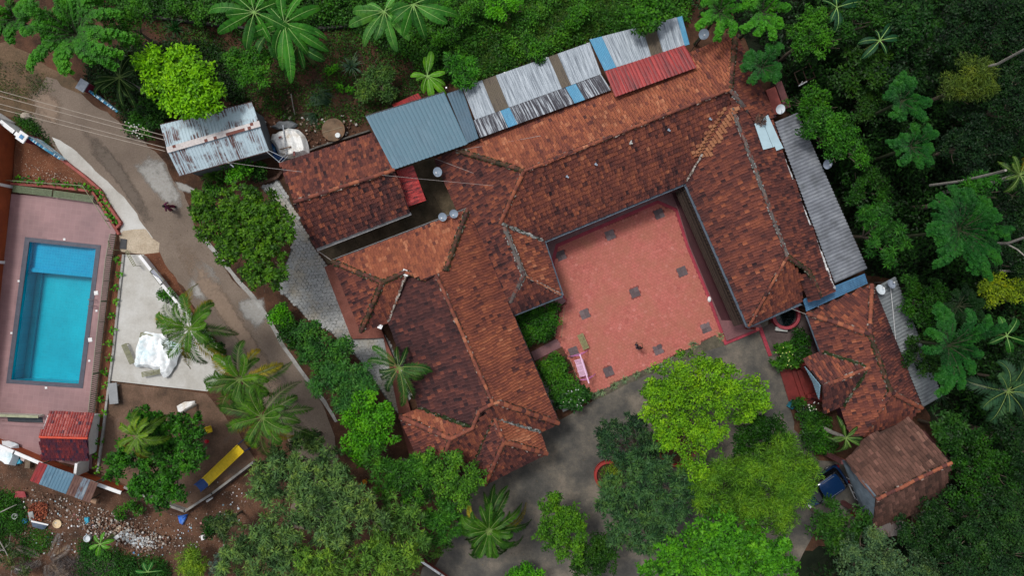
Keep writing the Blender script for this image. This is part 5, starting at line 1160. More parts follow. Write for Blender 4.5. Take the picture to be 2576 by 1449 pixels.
corr('roof_sheet', [P(996, 429, 3.5), P(1039, 415, 3.5), P(1072, 504, 2.9), P(1024, 520, 2.9)][::-1], .13, .028, sheet_mat('streaked_red_sheet', (.50, .035, .03), [(.42, (.06, .02, .025)), (.5, (.36, .035, .035)), (.62, (.55, .10, .09))], 1.0, 5, .4, lo=.3, hi=.6), t, trap=False, seed=4)
MB().box(P(1070, 502, 1.4), (.08, .08, 2.8)).build('post', M_STEEL, t)
t = thing('red_sheet', 'dark red sheet lying behind the blue lean-to near the bananas', 'metal sheet', P(1030, 240, 0)); corr('roof_sheet', [P(985, 263, .9), P(1052, 233, .9), P(1062, 247, 1.2), P(1000, 275, 1.2)], .2, .03, M_TINR, t, seed=7)
# east corrugated roofs
t = thing('lean_to', 'long grey corrugated roof along the east side of the courtyard house', 'lean-to', P(2060, 500, 0))
corr('roof_sheet', [P(1948, 307, 4.0), P(2099, 713, 4.0), P(2181, 676, 3.1), P(2005, 283, 3.1)], .25, .08, M_TING, t, trap=False, seed=3)
for px, py in ((2020, 320), (2090, 480), (2165, 665)): q = P(px, py, 3); MB().box((q.x, q.y, 1.5), (.1, .1, 3.0)).build('post', M_STEEL, t)
mb = MB(); rng_ = random.Random(8); a = P(1962, 375, 4.4); b = P(2098, 728, 4.3)
for k in range(70):
    p = a.lerp(b, k / 70); mb.box(p + Vector((rng_.uniform(-.02, .05), 0, .06)), (.24, rng_.uniform(.10, .2), .05), b - a, rng_.random())
mb.build('mortar_flashing', by_attr('white_mortar', [(0, (.34, .33, .33)), (1, (.66, .66, .66))], .8), t)
t = thing('lean_to', 'bright blue corrugated roof filling the gap above the east cottage', 'lean-to', P(2100, 740, 0))
corr('roof_sheet', [P(2020, 755, 3.6), P(2172, 690, 3.6), P(2180, 712, 3.3), P(2028, 782, 3.3)][::-1], 10, .02, sheet_mat('bright_blue_sheet', (.055, .165, .30), [(.35, (.04, .12, .22)), (.65, (.08, .21, .36))], .5, 4), t, seed=4)
corr('roof_sheet', [P(2022, 752, 3.64), P(2028, 784, 3.34), P(2183, 713, 3.34), P(2175, 688, 3.64)], .14, .035, sheet_mat('bright_blue_sheet', (0, 0, 0), []), t, seed=4)
MB().box(P(2035, 770, 1.6), (.1, .1, 3.2)).build('post', M_STEEL, t)
t = thing('lean_to', 'grey corrugated roof behind the east cottage with two dishes', 'lean-to', P(2280, 860, 0))
corr('roof_sheet', [P(2199, 724, 3.7), P(2321, 1025, 3.7), P(2370, 998, 3.1), P(2251, 696, 3.1)], .25, .08, sheet_mat('grey_sheet_b', (.18, .20, .21), [(.35, (.13, .14, .15)), (.5, (.19, .21, .22)), (.65, (.26, .28, .29))], .8, .6, .7, lo=.3, hi=.5), t, trap=False, seed=6)
for px, py in ((2255, 710), (2360, 985)): q = P(px, py, 3); MB().box((q.x, q.y, 1.5), (.1, .1, 3.0)).build('post', M_STEEL, t)
# light blue flashing sheet and debris at the north-east corner
t = thing('metal_sheet', 'pale blue flat sheet patched over the roof corner beside the dish', 'metal sheet', P(1930, 335, 4.6)); mb = MB()
up_ = pEE[0] * .16; mb.slab([PX(*q, pEE) + up_ for q in ((1894, 313), (1928, 290), (1962, 366), (1916, 378))], .02); mb.slab([PX(*q, pEE) + up_ * 1.2 for q in ((1943, 365), (1958, 358), (1966, 374), (1948, 381))], .02); mb.build('panel', plain('pale_sheet', (.46, .62, .68), .35, var=.08, scale=1.5), t)
MB().beam(PX(1912, 301, pEE) + up_ * 1.12, PX(1940, 372, pEE) + up_ * 1.12, .02, .02).build('seam', plain('seam_grey', (.2, .27, .3), .6), t)
mb = MB(); rng_ = random.Random(2)
for k in range(160):
    a_ = rng_.uniform(0, 6.28); r_ = .42 * rng_.random() ** .5; p = PX(1906, 305, pEE) + up_ * 1.5 + Vector((math.cos(a_) * r_, math.sin(a_) * r_, rng_.uniform(-.05, .16))); mb.box(p, (rng_.uniform(.06, .24), .03, .03), (rng_.uniform(-1, 1), rng_.uniform(-1, 1), rng_.uniform(-.3, .3)), rng_.random())
mb.build('debris_pile', by_attr('debris', [(0, (.03, .015, .012)), (1, (.2, .12, .09))], .9), label='dark clump of twigs and leaves on the pale blue sheet', cat='debris')
MB().beam(P(1937, 222, 3.5), P(1960, 285, 3.4), .75, .14).build('roof_slab', M_REDK, label='narrow terracotta slab along the north-east corner of the house', cat='slab')
MB().beam(P(1937, 222, 1.7), P(1960, 285, 1.7), .5, 3.3).build('side_wall', M_WALLD, label='dark side wall under the terracotta slab by the forest', cat='wall')

# metal shed by the lane
hG = thing('metal_shed', 'gabled shed of rust streaked pale blue corrugated metal by the lane', 'shed', P(540, 350, 0))
corr('roof_sheet', [P(403, 314, 2.9), P(634, 256.5, 2.9), P(651, 308, 3.55), P(420, 375, 3.55)], .24, .035, M_RUST, hG, seed=1)
corr('roof_sheet', [P(451, 442, 2.9), P(677, 379, 2.9), P(652, 312, 3.55), P(421, 379, 3.55)], .24, .035, M_RUST, hG, seed=4)
mb = MB(); a = P(419, 377, 3.66); b = P(653, 310, 3.66); nseg = 30; rng_ = random.Random(4)
for k in range(nseg):
    p, q = a.lerp(b, k / nseg), a.lerp(b, (k + 1.03) / nseg)
    for s_ in (-1, 1):
        d = (b - a).normalized(); sd = d.cross(Vector((0, 0, 1))) * s_; mb.box((p + q) / 2 + sd * .11 - Vector((0, 0, .03)), ((q - p).length, .22, .015), d, .15 if (19 <= k <= 24 and s_ > 0 or rng_.random() < .1) else .85)
mb.build('ridge_flashing', by_attr('flashing', [(0, (.14, .03, .02)), (.4, (.22, .08, .06)), (.6, (.5, .42, .40)), (1, (.68, .64, .62))], .6), hG)
footprint_walls(hG, [(408, 322), (634, 264), (668, 372), (448, 432)], 2.9, plain('shed_wall', (.12, .13, .14), .7), .25)
mb = MB().beam(P(403, 313, 2.86), P(634, 255.5, 2.86), .05, .08).beam(P(451, 443.5, 2.86), P(677, 380.5, 2.86), .05, .08); mb.build('fascia', plain('rusty_trim', (.09, .05, .045), .8, var=.4), hG)
# lower shed with patchwork sheets
t = thing('patchwork_shed', 'low shed roofed with red, blue and rusty planks outside the wall', 'shed', P(160, 1215, 0))
A, B, C2, D2 = (98, 1162), (247, 1216), (226, 1266), (75, 1210)
cs = [0, .15, .30, .45, .60, .74, .87, 1.0]; cm = ['r', 'b', 'b', 'b', 'o', 'b2', 'o']
MM = {'r': M_TINR, 'b': sheet_mat('blue_patch_sheet', (.10, .20, .28), [(.4, (.07, .14, .21)), (.55, (.14, .25, .33)), (.7, (.32, .42, .48))], 4, .6), 'o': sheet_mat('rusty_sheet', (.15, .075, .055), [(.4, (.08, .035, .03)), (.55, (.17, .09, .065)), (.66, (.22, .25, .28))], 5, .5), 'b2': sheet_mat('blue_rust_sheet', (.17, .22, .26), [(.42, (.11, .05, .04)), (.52, (.15, .20, .25)), (.66, (.35, .38, .4))], 5, .6, lo=.3, hi=.5)}
for i, k in enumerate(cm):
    f, g = cs[i], cs[i + 1]; corr('roof_sheet', [P(*along(A, B, f), 1.9 + .02 * (i % 2)), P(*along(A, B, g), 1.9 + .02 * (i % 2)), P(*along(D2, C2, g), 1.45 + .02 * (i % 2)), P(*along(D2, C2, f), 1.45 + .02 * (i % 2))], .22, .02, MM[k], t, seed=i)
for px, py in ((82, 1208), (222, 1260), (104, 1168), (240, 1214)): q = P(px, py, 1.5); MB().box((q.x, q.y, .7), (.09, .09, 1.4)).build('post', M_BARK, t)
# ================================================================ SATELLITE DISHES
M_DISH = plain('dish_grey', (.25, .31, .38), .4, var=.15, scale=3)
def dish(label, px, py, z, rad, az, tilt, shade=None, z0=None):
    q = P(px, py, z); zb = z - .55 if z0 is None else z0; t = thing('satellite_dish', label, 'satellite dish', (q.x, q.y, zb), 'satellite dishes on the roofs')
    R_ = Matrix.Rotation(az, 3, 'Z') @ Matrix.Rotation(tilt, 3, 'Y'); mb = MB(); prof = [(.001, 0)] + [(rad * f, rad * .28 * f * f) for f in (.25, .5, .75, 1)] + [(rad * 1.02, rad * .29), (rad * .98, rad * .25), (rad * .5, .04 * rad), (.001, -.03)]
    mb.lathe(q, prof, 28, mat=R_, sy=1.0); mb.build('reflector', shade or M_DISH, t, smooth=True)
    f = q + R_ @ Vector((.05, 0, rad * .95)); e = q + R_ @ Vector((rad * .98, 0, rad * .25)); MB().tube([e, f], .014, 6).build('feed_arm', M_STEEL, t); MB().box(f, (.09, .07, .12)).build('receiver', M_WHITE, t)
    MB().tube([(q.x, q.y, zb), (q.x, q.y, z - .06)], .03, 8).build('mast', M_STEEL, t); return t
dish('pale satellite dish at the gutter beside the side gap', 1102, 432, 3.7, .34, 3.9, .35)
dish('grey satellite dish at the hall corner, left one of two', 1114, 545, 3.9, .31, 4.2, .35); dish('grey satellite dish at the hall corner, right one of two', 1142, 537, 4.0, .31, 4.5, .35)
dish('shaded satellite dish among leaves above the red roof sheets', 1770, 85, 4.6, .36, 4.6, .4, z0=0)
dish('white satellite dish by the terracotta slab at the forest edge', 1962, 274, 4.0, .34, 5.0, .3, plain('dish_white', (.62, .68, .72), .4, var=.1), z0=3.1)
dish('lone satellite dish over the long grey corrugated roof edge', 2080, 412, 3.8, .36, 5.4, .35, plain('dish_shadow', (.28, .32, .40), .4, var=.15), z0=0)
dish('bright oval satellite dish on the roof behind the cottage', 2213, 730, 4.1, .38, .9, .45, plain('dish_white', (0, 0, 0)), z0=3.5); dish('dull satellite dish at the outer edge behind the cottage', 2240, 716, 4.0, .34, .9, .5, plain('dish_shadow', (0, 0, 0)), z0=3.2)

# ================================================================ CAR
def car():
    a, b = P(2108, 1188, 0), P(2016, 1250, 0)       # rear to front (front hidden by the tree)
    d = (b - a).normalized(); c = (a + b) / 2; L = 3.8; Wd = 1.86; t = thing('parked_car', 'dark blue car parked under the feathery tree by the car shelter', 'car', c)
    s_ = Vector((-d.y, d.x, 0)); up = Vector((0, 0, 1))
    def section(x, zlist):      # symmetric cross-section: (half width, z)
        return [c + d * x + s_ * hw + up * z for hw, z in zlist] + [c + d * x - s_ * hw + up * z for hw, z in reversed(zlist)]
    def loft(secs, mat, name):
        mb = MB(); n = len(secs[0]); V = [p for s in secs for p in s]; F = [(i * n + k, i * n + k + 1, (i + 1) * n + k + 1, (i + 1) * n + k) for i in range(len(secs) - 1) for k in range(n - 1)]
        F += [tuple(range(n))[::-1], tuple((len(secs) - 1) * n + k for k in range(n))]; mb.add(V, F); o = mb.build(name, mat, t, smooth=True)
        md = o.modifiers.new('bevel', 'SUBSURF'); md.levels = 2; md.render_levels = 2; return o
    w = Wd / 2
    paint = plain('dark_blue_paint', (.008, .035, .115), .12, .3, .8, var=.05); glass = plain('car_glass', (.004, .005, .007), .04, 0, .9, var=.05)
    secs = []
    for x, wf, zt in ((-1.85, .80, .62), (-1.80, .93, .84), (-1.55, .99, .93), (-.9, 1.0, .95), (0, 1.0, .94), (.7, 1.0, .93), (1.2, .97, .86), (1.65, .90, .74), (1.85, .78, .55)):
        secs.append(section(x, [(w * wf * .9, .22), (w * wf, .42), (w * wf, zt - .14), (w * wf * .9, zt), (w * wf * .4, zt + .03)]))
    loft(secs, paint, 'body')
    w *= 1.06; secs = []
    for x, wf, zt in ((-1.60, .80, .95), (-1.38, .76, 1.34), (-.9, .74, 1.43), (.1, .73, 1.43), (.65, .74, 1.36), (1.15, .82, .94)):
        secs.append(section(x, [(w * .93, .88), (w * (wf + .1), .9 + (zt - .9) * .5), (w * wf, zt), (w * wf * .4, zt + .02)]))
    cb = loft(secs, glass, 'cabin_glass')
    secs = []
    for x, wf in ((-1.22, .70), (-1.05, .74), (-.4, .75), (.25, .73), (.5, .66)): secs.append(section(x, [(w * wf, 1.40), (w * wf * .98, 1.45), (w * wf * .5, 1.47)]))
    loft(secs, paint, 'roof_panel')
    for x, sg, nm in ((1.15, 1, 'wheel'), (1.15, -1, 'wheel'), (-1.15, 1, 'wheel'), (-1.15, -1, 'wheel')):
        q = c + d * x + s_ * sg * (w - .24) + up * .30; R_ = (s_ * sg).to_track_quat('Z', 'Y').to_matrix()
        wh = MB().lathe(q, [(.16, -.08), (.28, -.1), (.30, -.06), (.30, .06), (.28, .1), (.18, .09)], 22, mat=R_).build('wheel', plain('tyre', (.015, .015, .015), .8), t); MB().lathe(q, [(.001, .09), (.17, .08), (.19, .1)], 14, mat=R_).build('rim', M_STEEL, wh)
    for sg in (-1, 1):
        MB().box(c + d * 1.72 + s_ * sg * w * .66 + up * .62, (.14, .3, .14), d).build('headlight', M_WHITE, t); MB().box(c - d * 1.80 + s_ * sg * w * .74 + up * .72, (.08, .2, .2), d).build('tail_light', plain('red_lens', (.3, .01, .01), .2), t)
        MB().box(c + d * .55 + s_ * sg * (w + .08) + up * .98, (.12, .18, .1), d).build('mirror', paint, t)
        MB().tube([c + d * .15 + s_ * sg * w * .62 + up * 1.46, c - d * .95 + s_ * sg * w * .62 + up * 1.46], .016, 6).build('roof_rail', M_STEEL, t)
    return t
car()

# ================================================================ PEOPLE
def person(label, px, py, heading, pose, top_m, leg_m, hair_m, skin_m, dress=False, h=1.66):
    base = P(px, py, 0.0 if pose.get('z') is None else pose['z']); f = Vector((math.cos(heading), math.sin(heading), 0)); s_ = Vector((-f.y, f.x, 0)); u = Vector((0, 0, 1))
    t = thing('person', label, 'person', base)
    def Q(a, b, c): return base + (f * a + s_ * b + u * c) * (h / 1.7)
    def skin(name, mat, chains, parent, lv=2):
        V = []; E = []; R_ = []; idx = {}
        for ch in chains:
            pv = None
            for key, p, r in ch:
                if key in idx: i = idx[key]
                else: i = len(V); V.append(p); R_.append(r); idx[key] = i
                if pv is not None: E.append((pv, i))
                pv = i
        me = bpy.data.meshes.new(name); me.from_pydata([tuple(v) for v in V], E, []); me.materials.append(mat)
        o = bpy.data.objects.new(name, me); C.objects.link(o); o.parent = parent
        if parent.type == 'EMPTY': o.location = -Vector(parent.location)
        md = o.modifiers.new('skin', 'SKIN'); md.use_smooth_shade = True
        for i, r in enumerate(R_): me.skin_vertices[0].data[i].radius = r
        me.skin_vertices[0].data[0].use_root = True
        sb = o.modifiers.new('smooth', 'SUBSURF'); sb.levels = lv; sb.render_levels = lv; return o
    st = pose.get('stride', .2); la = pose['larm']; ra = pose['rarm']; r = lambda x, y=None: (x, y or x)
    ch = [[('pel', Q(0, 0, .93), r(.13, .11)), ('waist', Q(.01, 0, 1.08), r(.12, .10)), ('chest', Q(.02, 0, 1.28), r(.15, .11)), ('neckb', Q(.02, 0, 1.42), r(.07)), ('neck', Q(.03, 0, 1.49), r(.05)), ('head', Q(.05, 0, 1.58), r(.085, .095)), ('crown', Q(.045, 0, 1.66), r(.075, .085))]]
    for sg, arm in ((1, la), (-1, ra)):
        k = 'l' if sg > 0 else 'r'
        ch.append([('chest', None, None), (k + 'sh', Q(.01, .17 * sg, 1.38), r(.06)), (k + 'el', Q(*arm[0]), r(.042)), (k + 'wr', Q(*arm[1]), r(.028)), (k + 'ha', Q(*[a + (a - b) * .22 for a, b in zip(arm[1], arm[0])]), r(.036, .018))])
        fx = st * sg
        ch.append([('pel', None, None), (k + 'hip', Q(0, .09 * sg, .86), r(.088)), (k + 'kn', Q(fx * .6 + .04, .10 * sg, .48), r(.062)), (k + 'an', Q(fx, .10 * sg, .08), r(.04)), (k + 'to', Q(fx + .16, .11 * sg, .035), r(.045, .03))])
    b = skin('body', skin_m, ch, t)
    # fingers on each hand
    for sg, arm in ((1, la), (-1, ra)):
        d = (Q(*arm[1]) - Q(*arm[0])).normalized(); hb = Q(*arm[1]) + d * .06; sd = d.cross(u); sd = sd.normalized() if sd.length > .05 else s_; mb = MB()
        for q_, ln in zip((-1.5, -.5, .5, 1.5), (.065, .08, .075, .06)): mb.tube([hb + sd * q_ * .017, hb + sd * q_ * .02 + d * ln * .6 - u * .006, hb + sd * q_ * .02 + d * ln - u * .022], [.009, .0085, .006], 6)
        mb.tube([hb - d * .02 + sd * .03 * sg, hb + sd * .055 * sg + d * .02, hb + sd * .06 * sg + d * .045], [.011, .009, .007], 6); mb.build('fingers', skin_m, b)
    # face
    fc = MB(); hd = Q(.05, 0, 1.60)
    fc.lathe(hd + f * .105 - u * .015, [(.001, -.018), (.014, -.012), (.012, .01), (.001, .022)], 8); fc.build('nose', skin_m, b)
    for sg in (-1, 1):
        MB().lathe(hd + f * .088 + s_ * .032 * sg + u * .015, [(.001, -.008), (.011, 0), (.001, .008)], 8).build('eye', M_DARKM, b); MB().lathe(hd + s_ * .092 * sg, [(.001, -.03), (.018, -.01), (.02, .012), (.001, .028)], 8).build('ear', skin_m, b)
    MB().box(hd + f * .094 - u * .048, (.012, .045, .012), f).build('mouth', M_MAR, b)
    # clothes
    sleeve = pose.get('sleeve', .6)
    ct = [[('a', Q(0, 0, .90), r(.155, .13)), ('b', Q(.01, 0, 1.08), r(.138, .118)), ('c', Q(.02, 0, 1.28), r(.165, .125)), ('d', Q(.02, 0, 1.40), r(.09, .085))]]
    for sg, arm in ((1, la), (-1, ra)):
        e = Vector(Q(*arm[0])); sh = Q(.01, .17 * sg, 1.38); ct.append([('c', None, None), ('s%d' % sg, sh, r(.078)), ('e%d' % sg, sh.lerp(e, sleeve), r(.062))] + ([('w%d' % sg, e.lerp(Q(*arm[1]), .7), r(.05))] if sleeve >= 1 else []))
    skin('shirt' if not dress else 'tunic', top_m, ct, t)
    lg = [[('p', Q(0, 0, .95), r(.142, .122))]]
    for sg in (1, -1):
        fx = st * sg; lg.append([('p', None, None), ('h%d' % sg, Q(0, .09 * sg, .85), r(.105)), ('k%d' % sg, Q(fx * .6 + .04, .10 * sg, .48), r(.078 if not dress else .13)), ('n%d' % sg, Q(fx, .10 * sg, .13), r(.058 if not dress else .13))])
    skin('trousers' if not dress else 'skirt', leg_m, lg, t)
    hr = MB(); hr.lathe(Q(.02, 0, 1.615), [(.001, .118), (.05, .108), (.09, .07), (.108, .015), (.106, -.03), (.09, -.045)], 18); hr.build('hair', hair_m, t, smooth=True)
    for sg in (1, -1):
        fx = st * sg; MB().box(Q(fx + .07, .105 * sg, .03), (.27, .10, .06), f).build('shoe', plain('black_shoe', (.01, .01, .012), .5), t)
    if dress:
        MB().tube([Q(.0, -.1, 1.40), Q(-.05, .05, 1.43), Q(-.12, .17, 1.2), Q(-.16, .2, .8)], [.07, .08, .09, .06], 8).build('shawl', top_m, t, smooth=True)
    return t
M_SKIN = plain('skin', (.28, .13, .075), .55, var=.06); M_HAIR = plain('black_hair', (.01, .009, .009), .45, var=.1)
person('person in black shirt and blue jeans standing with arms raised on the pink courtyard', 1600, 871, math.radians(60), dict(z=.075, stride=.1, larm=((.20, .24, 1.22), (.32, .06, 1.36)), rarm=((.18, -.26, 1.24), (.34, -.08, 1.40)), sleeve=.85), plain('black_shirt', (.006, .006, .010), .8), plain('blue_jeans', (.03, .05, .10), .8), M_HAIR, M_SKIN)
person('person in purple dress and shawl walking along the brown lane', 437, 524, math.radians(195), dict(z=.012, stride=.18, larm=((.10, .30, 1.18), (.26, .24, 1.0)), rarm=((-.12, -.30, 1.16), (-.10, -.34, .92)), sleeve=1.1), plain('purple_cloth', (.12, .022, .06), .8, var=.4, scale=12), plain('purple_skirt', (.14, .02, .045), .8, var=.4, scale=12), M_HAIR, M_SKIN, dress=True, h=1.62)

# ================================================================ COURTYARD OBJECTS
# pink swing seat: two curved A-frames, a top beam and a hanging slatted seat
M_PINK = plain('pink_paint', (.62, .20, .48), .45, var=.12)
M_PINKL = plain('pale_pink_paint', (.78, .52, .70), .45, var=.08)
def swing():
    z = 1.65; a = P(1459, 893, z); b = P(1481, 963, z); d = (b - a).normalized(); s_ = Vector((-d.y, d.x, 0)); s_ = s_ if s_.x < 0 else -s_
    c = (a + b) / 2; t = thing('swing_seat', 'pink metal swing bench under a curved frame on the courtyard', 'swing', (c.x, c.y, .08))
    MB().beam(a - d * .05, b + d * .05, .10, .08).build('top_beam', M_PINKL, t)
    for p, k in ((a + d * .02, -1), (b - d * .25, 1)):
        mb = MB(); g = Vector((p.x, p.y, 0))
        for sg in (1, -1): mb.tube([p, p + s_ * .25 * sg - Vector((0, 0, .35)), p + s_ * .62 * sg - Vector((0, 0, 1.05)), p + s_ * .78 * sg - Vector((0, 0, z - .09))], [.045, .04, .035, .03], 8)
        mb.beam(Vector(p + s_ * .5) - Vector((0, 0, 1.0)), Vector(p - s_ * .5) - Vector((0, 0, 1.0)), .03, .03); mb.build('frame', M_PINK, t)
    sc = c + s_ * .22; sc.z = .55; st = MB()
    for k in range(7): st.box(sc + s_ * (k * .075 - .24), (1.35, .05, .025), d)
    for e in (-.66, -.22, .22, .66): st.box(sc + d * e - Vector((0, 0, .02)), (.05, .56, .03), d)
    st.build('seat', M_PINKL, t); bk = MB()
    for k in range(4): bk.box(sc - s_ * (.30 + .02 * k) + Vector((0, 0, .12 + .09 * k)), (1.35, .03, .055), d)
    for e in (-.66, .66): bk.box(sc - s_ * .31 + d * e + Vector((0, 0, .2)), (.05, .04, .48), d)
    bk.build('backrest', M_PINKL, t)
    for e in (-.62, .62):
        for q in (-.22, .24): MB().tube([sc + d * e + s_ * q, c + d * e - Vector((0, 0, .02))], .012, 6).build('hanger', M_PINK, t)
swing()
t = thing('stool', 'round bright green plastic stool at the courtyard corner', 'stool', P(1472, 985, .08)); q = P(1471, 985, .45)
MB().lathe(q, [(.001, 0), (.25, 0), (.27, -.03), (.24, -.06), (.001, -.05)], 24).build('seat', plain('green_plastic', (.01, .26, .06), .35, var=.08), t)
for k in range(4): MB().tube([q + Vector((math.cos(k * 1.57 + .7) * .18, math.sin(k * 1.57 + .7) * .18, -.05)), q + Vector((math.cos(k * 1.57 + .7) * .25, math.sin(k * 1.57 + .7) * .25, -.37))], .022, 6).build('leg', plain('green_plastic', (0, 0, 0)), t)
def simple_bench(label, a, b, wd, mat, h=.42):
    A, B = P(*a, h), P(*b, h); d = (B - A).normalized(); t = thing('garden_bench', label, 'bench', ((A.x + B.x) / 2, (A.y + B.y) / 2, 0)); MB().beam(A, B, wd, .08).build('seat', mat, t)
    for f in (.15, .85): q = A.lerp(B, f); MB().box((q.x, q.y, h / 2 - .02), (.1, wd * .8, h - .045), d).build('leg', mat, t)
M_CEM = plain('pale_cement', (.44, .45, .43), .75, var=.15, scale=3)
simple_bench('pale concrete bench at the corner of the lower courtyard hedge', (1414, 1032), (1438, 1021), .32, M_CEM); simple_bench('whitish bench in front of the round dark fish tank', (1951, 827), (1981, 830), .30, M_CEM)
MB().box(P(1420, 1019, .45), (.2, .2, .35), (1, .3, 0)).build('pot', M_PINK, label='small pink square pot behind the pale bench', cat='pot')
t = thing('path_slab', 'grey cement slabs between the hall eave and lower hedge', 'slab', P(1400, 1000, .03)); mb = MB()
mb.prism(W([(1366, 962), (1377, 958), (1390, 992), (1378, 998)], .1), .02, .1).prism(W([(1379, 1001), (1391, 995), (1404, 1030), (1392, 1036)], .1), .02, .1); mb.build('slab', M_CONCG, t)
t = thing('sign_stand', 'thin white wire sign frame leaning over the driveway by the hedge', 'sign', P(1440, 1022, 0)); mb = MB(); a = P(1434, 1016, .0); b = P(1455, 1023, 1.3); mb.tube([a, a + Vector((.05, 0, .8)), b], .02, 6)
for o in (-.14, .06):
    q = b + Vector((.1 + o, -.05, 0)); mb.tube([q + Vector((-.07, .16, 0)), q + Vector((.07, .14, 0)), q + Vector((.09, -.18, 0)), q + Vector((-.05, -.2, 0)), q + Vector((-.07, .16, 0))], .015, 6, cap=False)
mb.build('frame', M_WHITE, t)
# low trellis frames along the hedges
def trellis(label, a, b, w):
    A, B = P(*a, 0), P(*b, 0); d = (B - A).normalized(); s_ = Vector((-d.y, d.x, 0)) * w / 2; t = thing('trellis', label, 'frame', ((A.x + B.x) / 2, (A.y + B.y) / 2, 0)); mb = MB(); z = Vector((0, 0, .95))
    for sg in (-1, 1): mb.tube([A + s_ * sg + z, B + s_ * sg + z], .014, 6)
    mb.build('rail', M_RAIL, t)
    for f in (0, .03, .5, .97, 1): p = A.lerp(B, f); MB().tube([p + s_, p + s_ + z, p - s_ + z, p - s_], .018, 6).build('hoop', M_BRED, t)
trellis('thin rail frame along the right side of the upper courtyard hedge', (1410, 769), (1402, 847), .5); trellis('thin rail frame along the right side of the lower courtyard hedge', (1418, 888), (1450, 975), .5)
MB().lathe(P(1784, 753, .11), [(.001, .22), (.10, .18), (.15, .08), (.12, 0), (.001, 0)], 14, sy=1.5).build('plastic_bag', M_WHITE, label='small white plastic bag on the crimson courtyard border', cat='bag')
# fish tank by the east wing
t = thing('fish_tank', 'round dark water tank with a crimson rim and net', 'tank', P(1968, 792, 0)); q = P(1970, 793, 0)
MB().lathe(q, [(.78, .2), (1.06, .0), (1.08, .62), (1.08, .68), (.84, .68), (.84, .2)], 44).build('wall', plain('crimson', (.20, .016, .03), .5, var=.2), t)
MB().lathe(q, [(.87, .685), (.93, .70), (1.07, .70), (1.10, .66)], 44).build('rim', plain('crimson_rim', (.36, .06, .075), .5, var=.15), t)
MB().lathe(q, [(.84, .42), (.001, .42)], 40).build('water', plain('dark_water', (.004, .009, .010), .05, 0, .7), t); mb = MB()
for k in range(7):
    a_ = k * .9; mb.tube([q + Vector((math.cos(a_) * .84, math.sin(a_) * .84, .66)), q + Vector((math.cos(a_ + .8) * .3, math.sin(a_ + .8) * .3, .46)), q + Vector((math.cos(a_ + 2.4) * .84, math.sin(a_ + 2.4) * .84, .66))], .010, 4)
mb.build('net', plain('net', (.03, .035, .035), .9), t)
# wire ring planters along the flower bed
M_RING = plain('pale_ring', (.40, .52, .46), .5, var=.15)
for i, (px, py, r_, lab) in enumerate(((2009, 1028, .30, 'pale ring planter nearest the porch steps'), (2015, 1052, .30, 'second pale ring planter from the porch steps'), (2021, 1069, .27, 'dark ring planter just above the largest ring'), (2027, 1080, .43, 'largest pale ring planter of the flower bed'), (2018, 1100, .32, 'lowest dim ring planter half under leaves'))):
    t = thing('ring_planter', lab, 'planter', P(px, py, 0), 'ring planters beside the flower bed'); MB().lathe(P(px, py, 0), [(r_ * .72, 0), (r_ * .95, .35), (r_, .38), (r_ * .9, .38), (r_ * .85, .3)], 28).build('rim', M_RING if i in (0, 3) else plain('dim_ring', (.13, .17, .15), .6), t)
    MB().lathe(P(px, py, 0), [(r_ * .85, .3), (.001, .31)], 20).build('soil', M_LITTER_SHADE, t)
MB().box(P(1991, 1018, .2), (.42, .6, .4), (1, -.6, 0)).build('planter_box', plain('teal_paint', (.02, .16, .22), .5, var=.2), label='small teal planter box at the foot of the porch steps', cat='planter')
t = thing('tree_ring', 'round red planter wall around the driveway shrub', 'planter', P(1528, 1193, 0)); MB().lathe(P(1529, 1193, 0), [(1.10, 0), (1.12, .5), (.93, .52), (.9, .2)], 40).build('wall', plain('red_ring', (.30, .03, .025), .6, var=.25, scale=2), t); MB().lathe(P(1529, 1193, 0), [(.92, .3), (.001, .34)], 30).build('soil', M_SOIL, t)
t = thing('tree_ring', 'red brick planter edge beneath the yellow green tree', 'planter', P(1660, 1110, 0)); MB().lathe(P(1700, 1120, 0), [(1.6, 0), (1.62, .4), (1.4, .42), (1.38, .1)], 40).build('wall', plain('red_ring', (0, 0, 0)), t); MB().lathe(P(1700, 1120, 0), [(1.4, .2), (.001, .25)], 30).build('soil', M_SOIL, t)
for i, (px, py) in enumerate(((907, 1222), (917, 1214))):
    t = thing('plastic_chair', ['orange plastic seat between the mango tree and the hall bushes', 'small orange seat tucked behind the other orange seat'][i], 'chair', P(px, py, 0)); MB().box(P(px, py, .42), (.34, .34, .04), (1, .3 + i, 0)).build('seat', plain('orange_plastic', (.55, .24, .02), .4), t); MB().box(P(px, py - 4, .6), (.34, .04, .36), (1, .3 + i, 0)).build('backrest', plain('orange_plastic', (0, 0, 0)), t)
    for a_ in (-.14, .14):
        for b_ in (-.14, .14): q = P(px, py, .2); MB().box((q.x + a_, q.y + b_, .2), (.03, .03, .4)).build('leg', plain('orange_plastic', (0, 0, 0)), t)

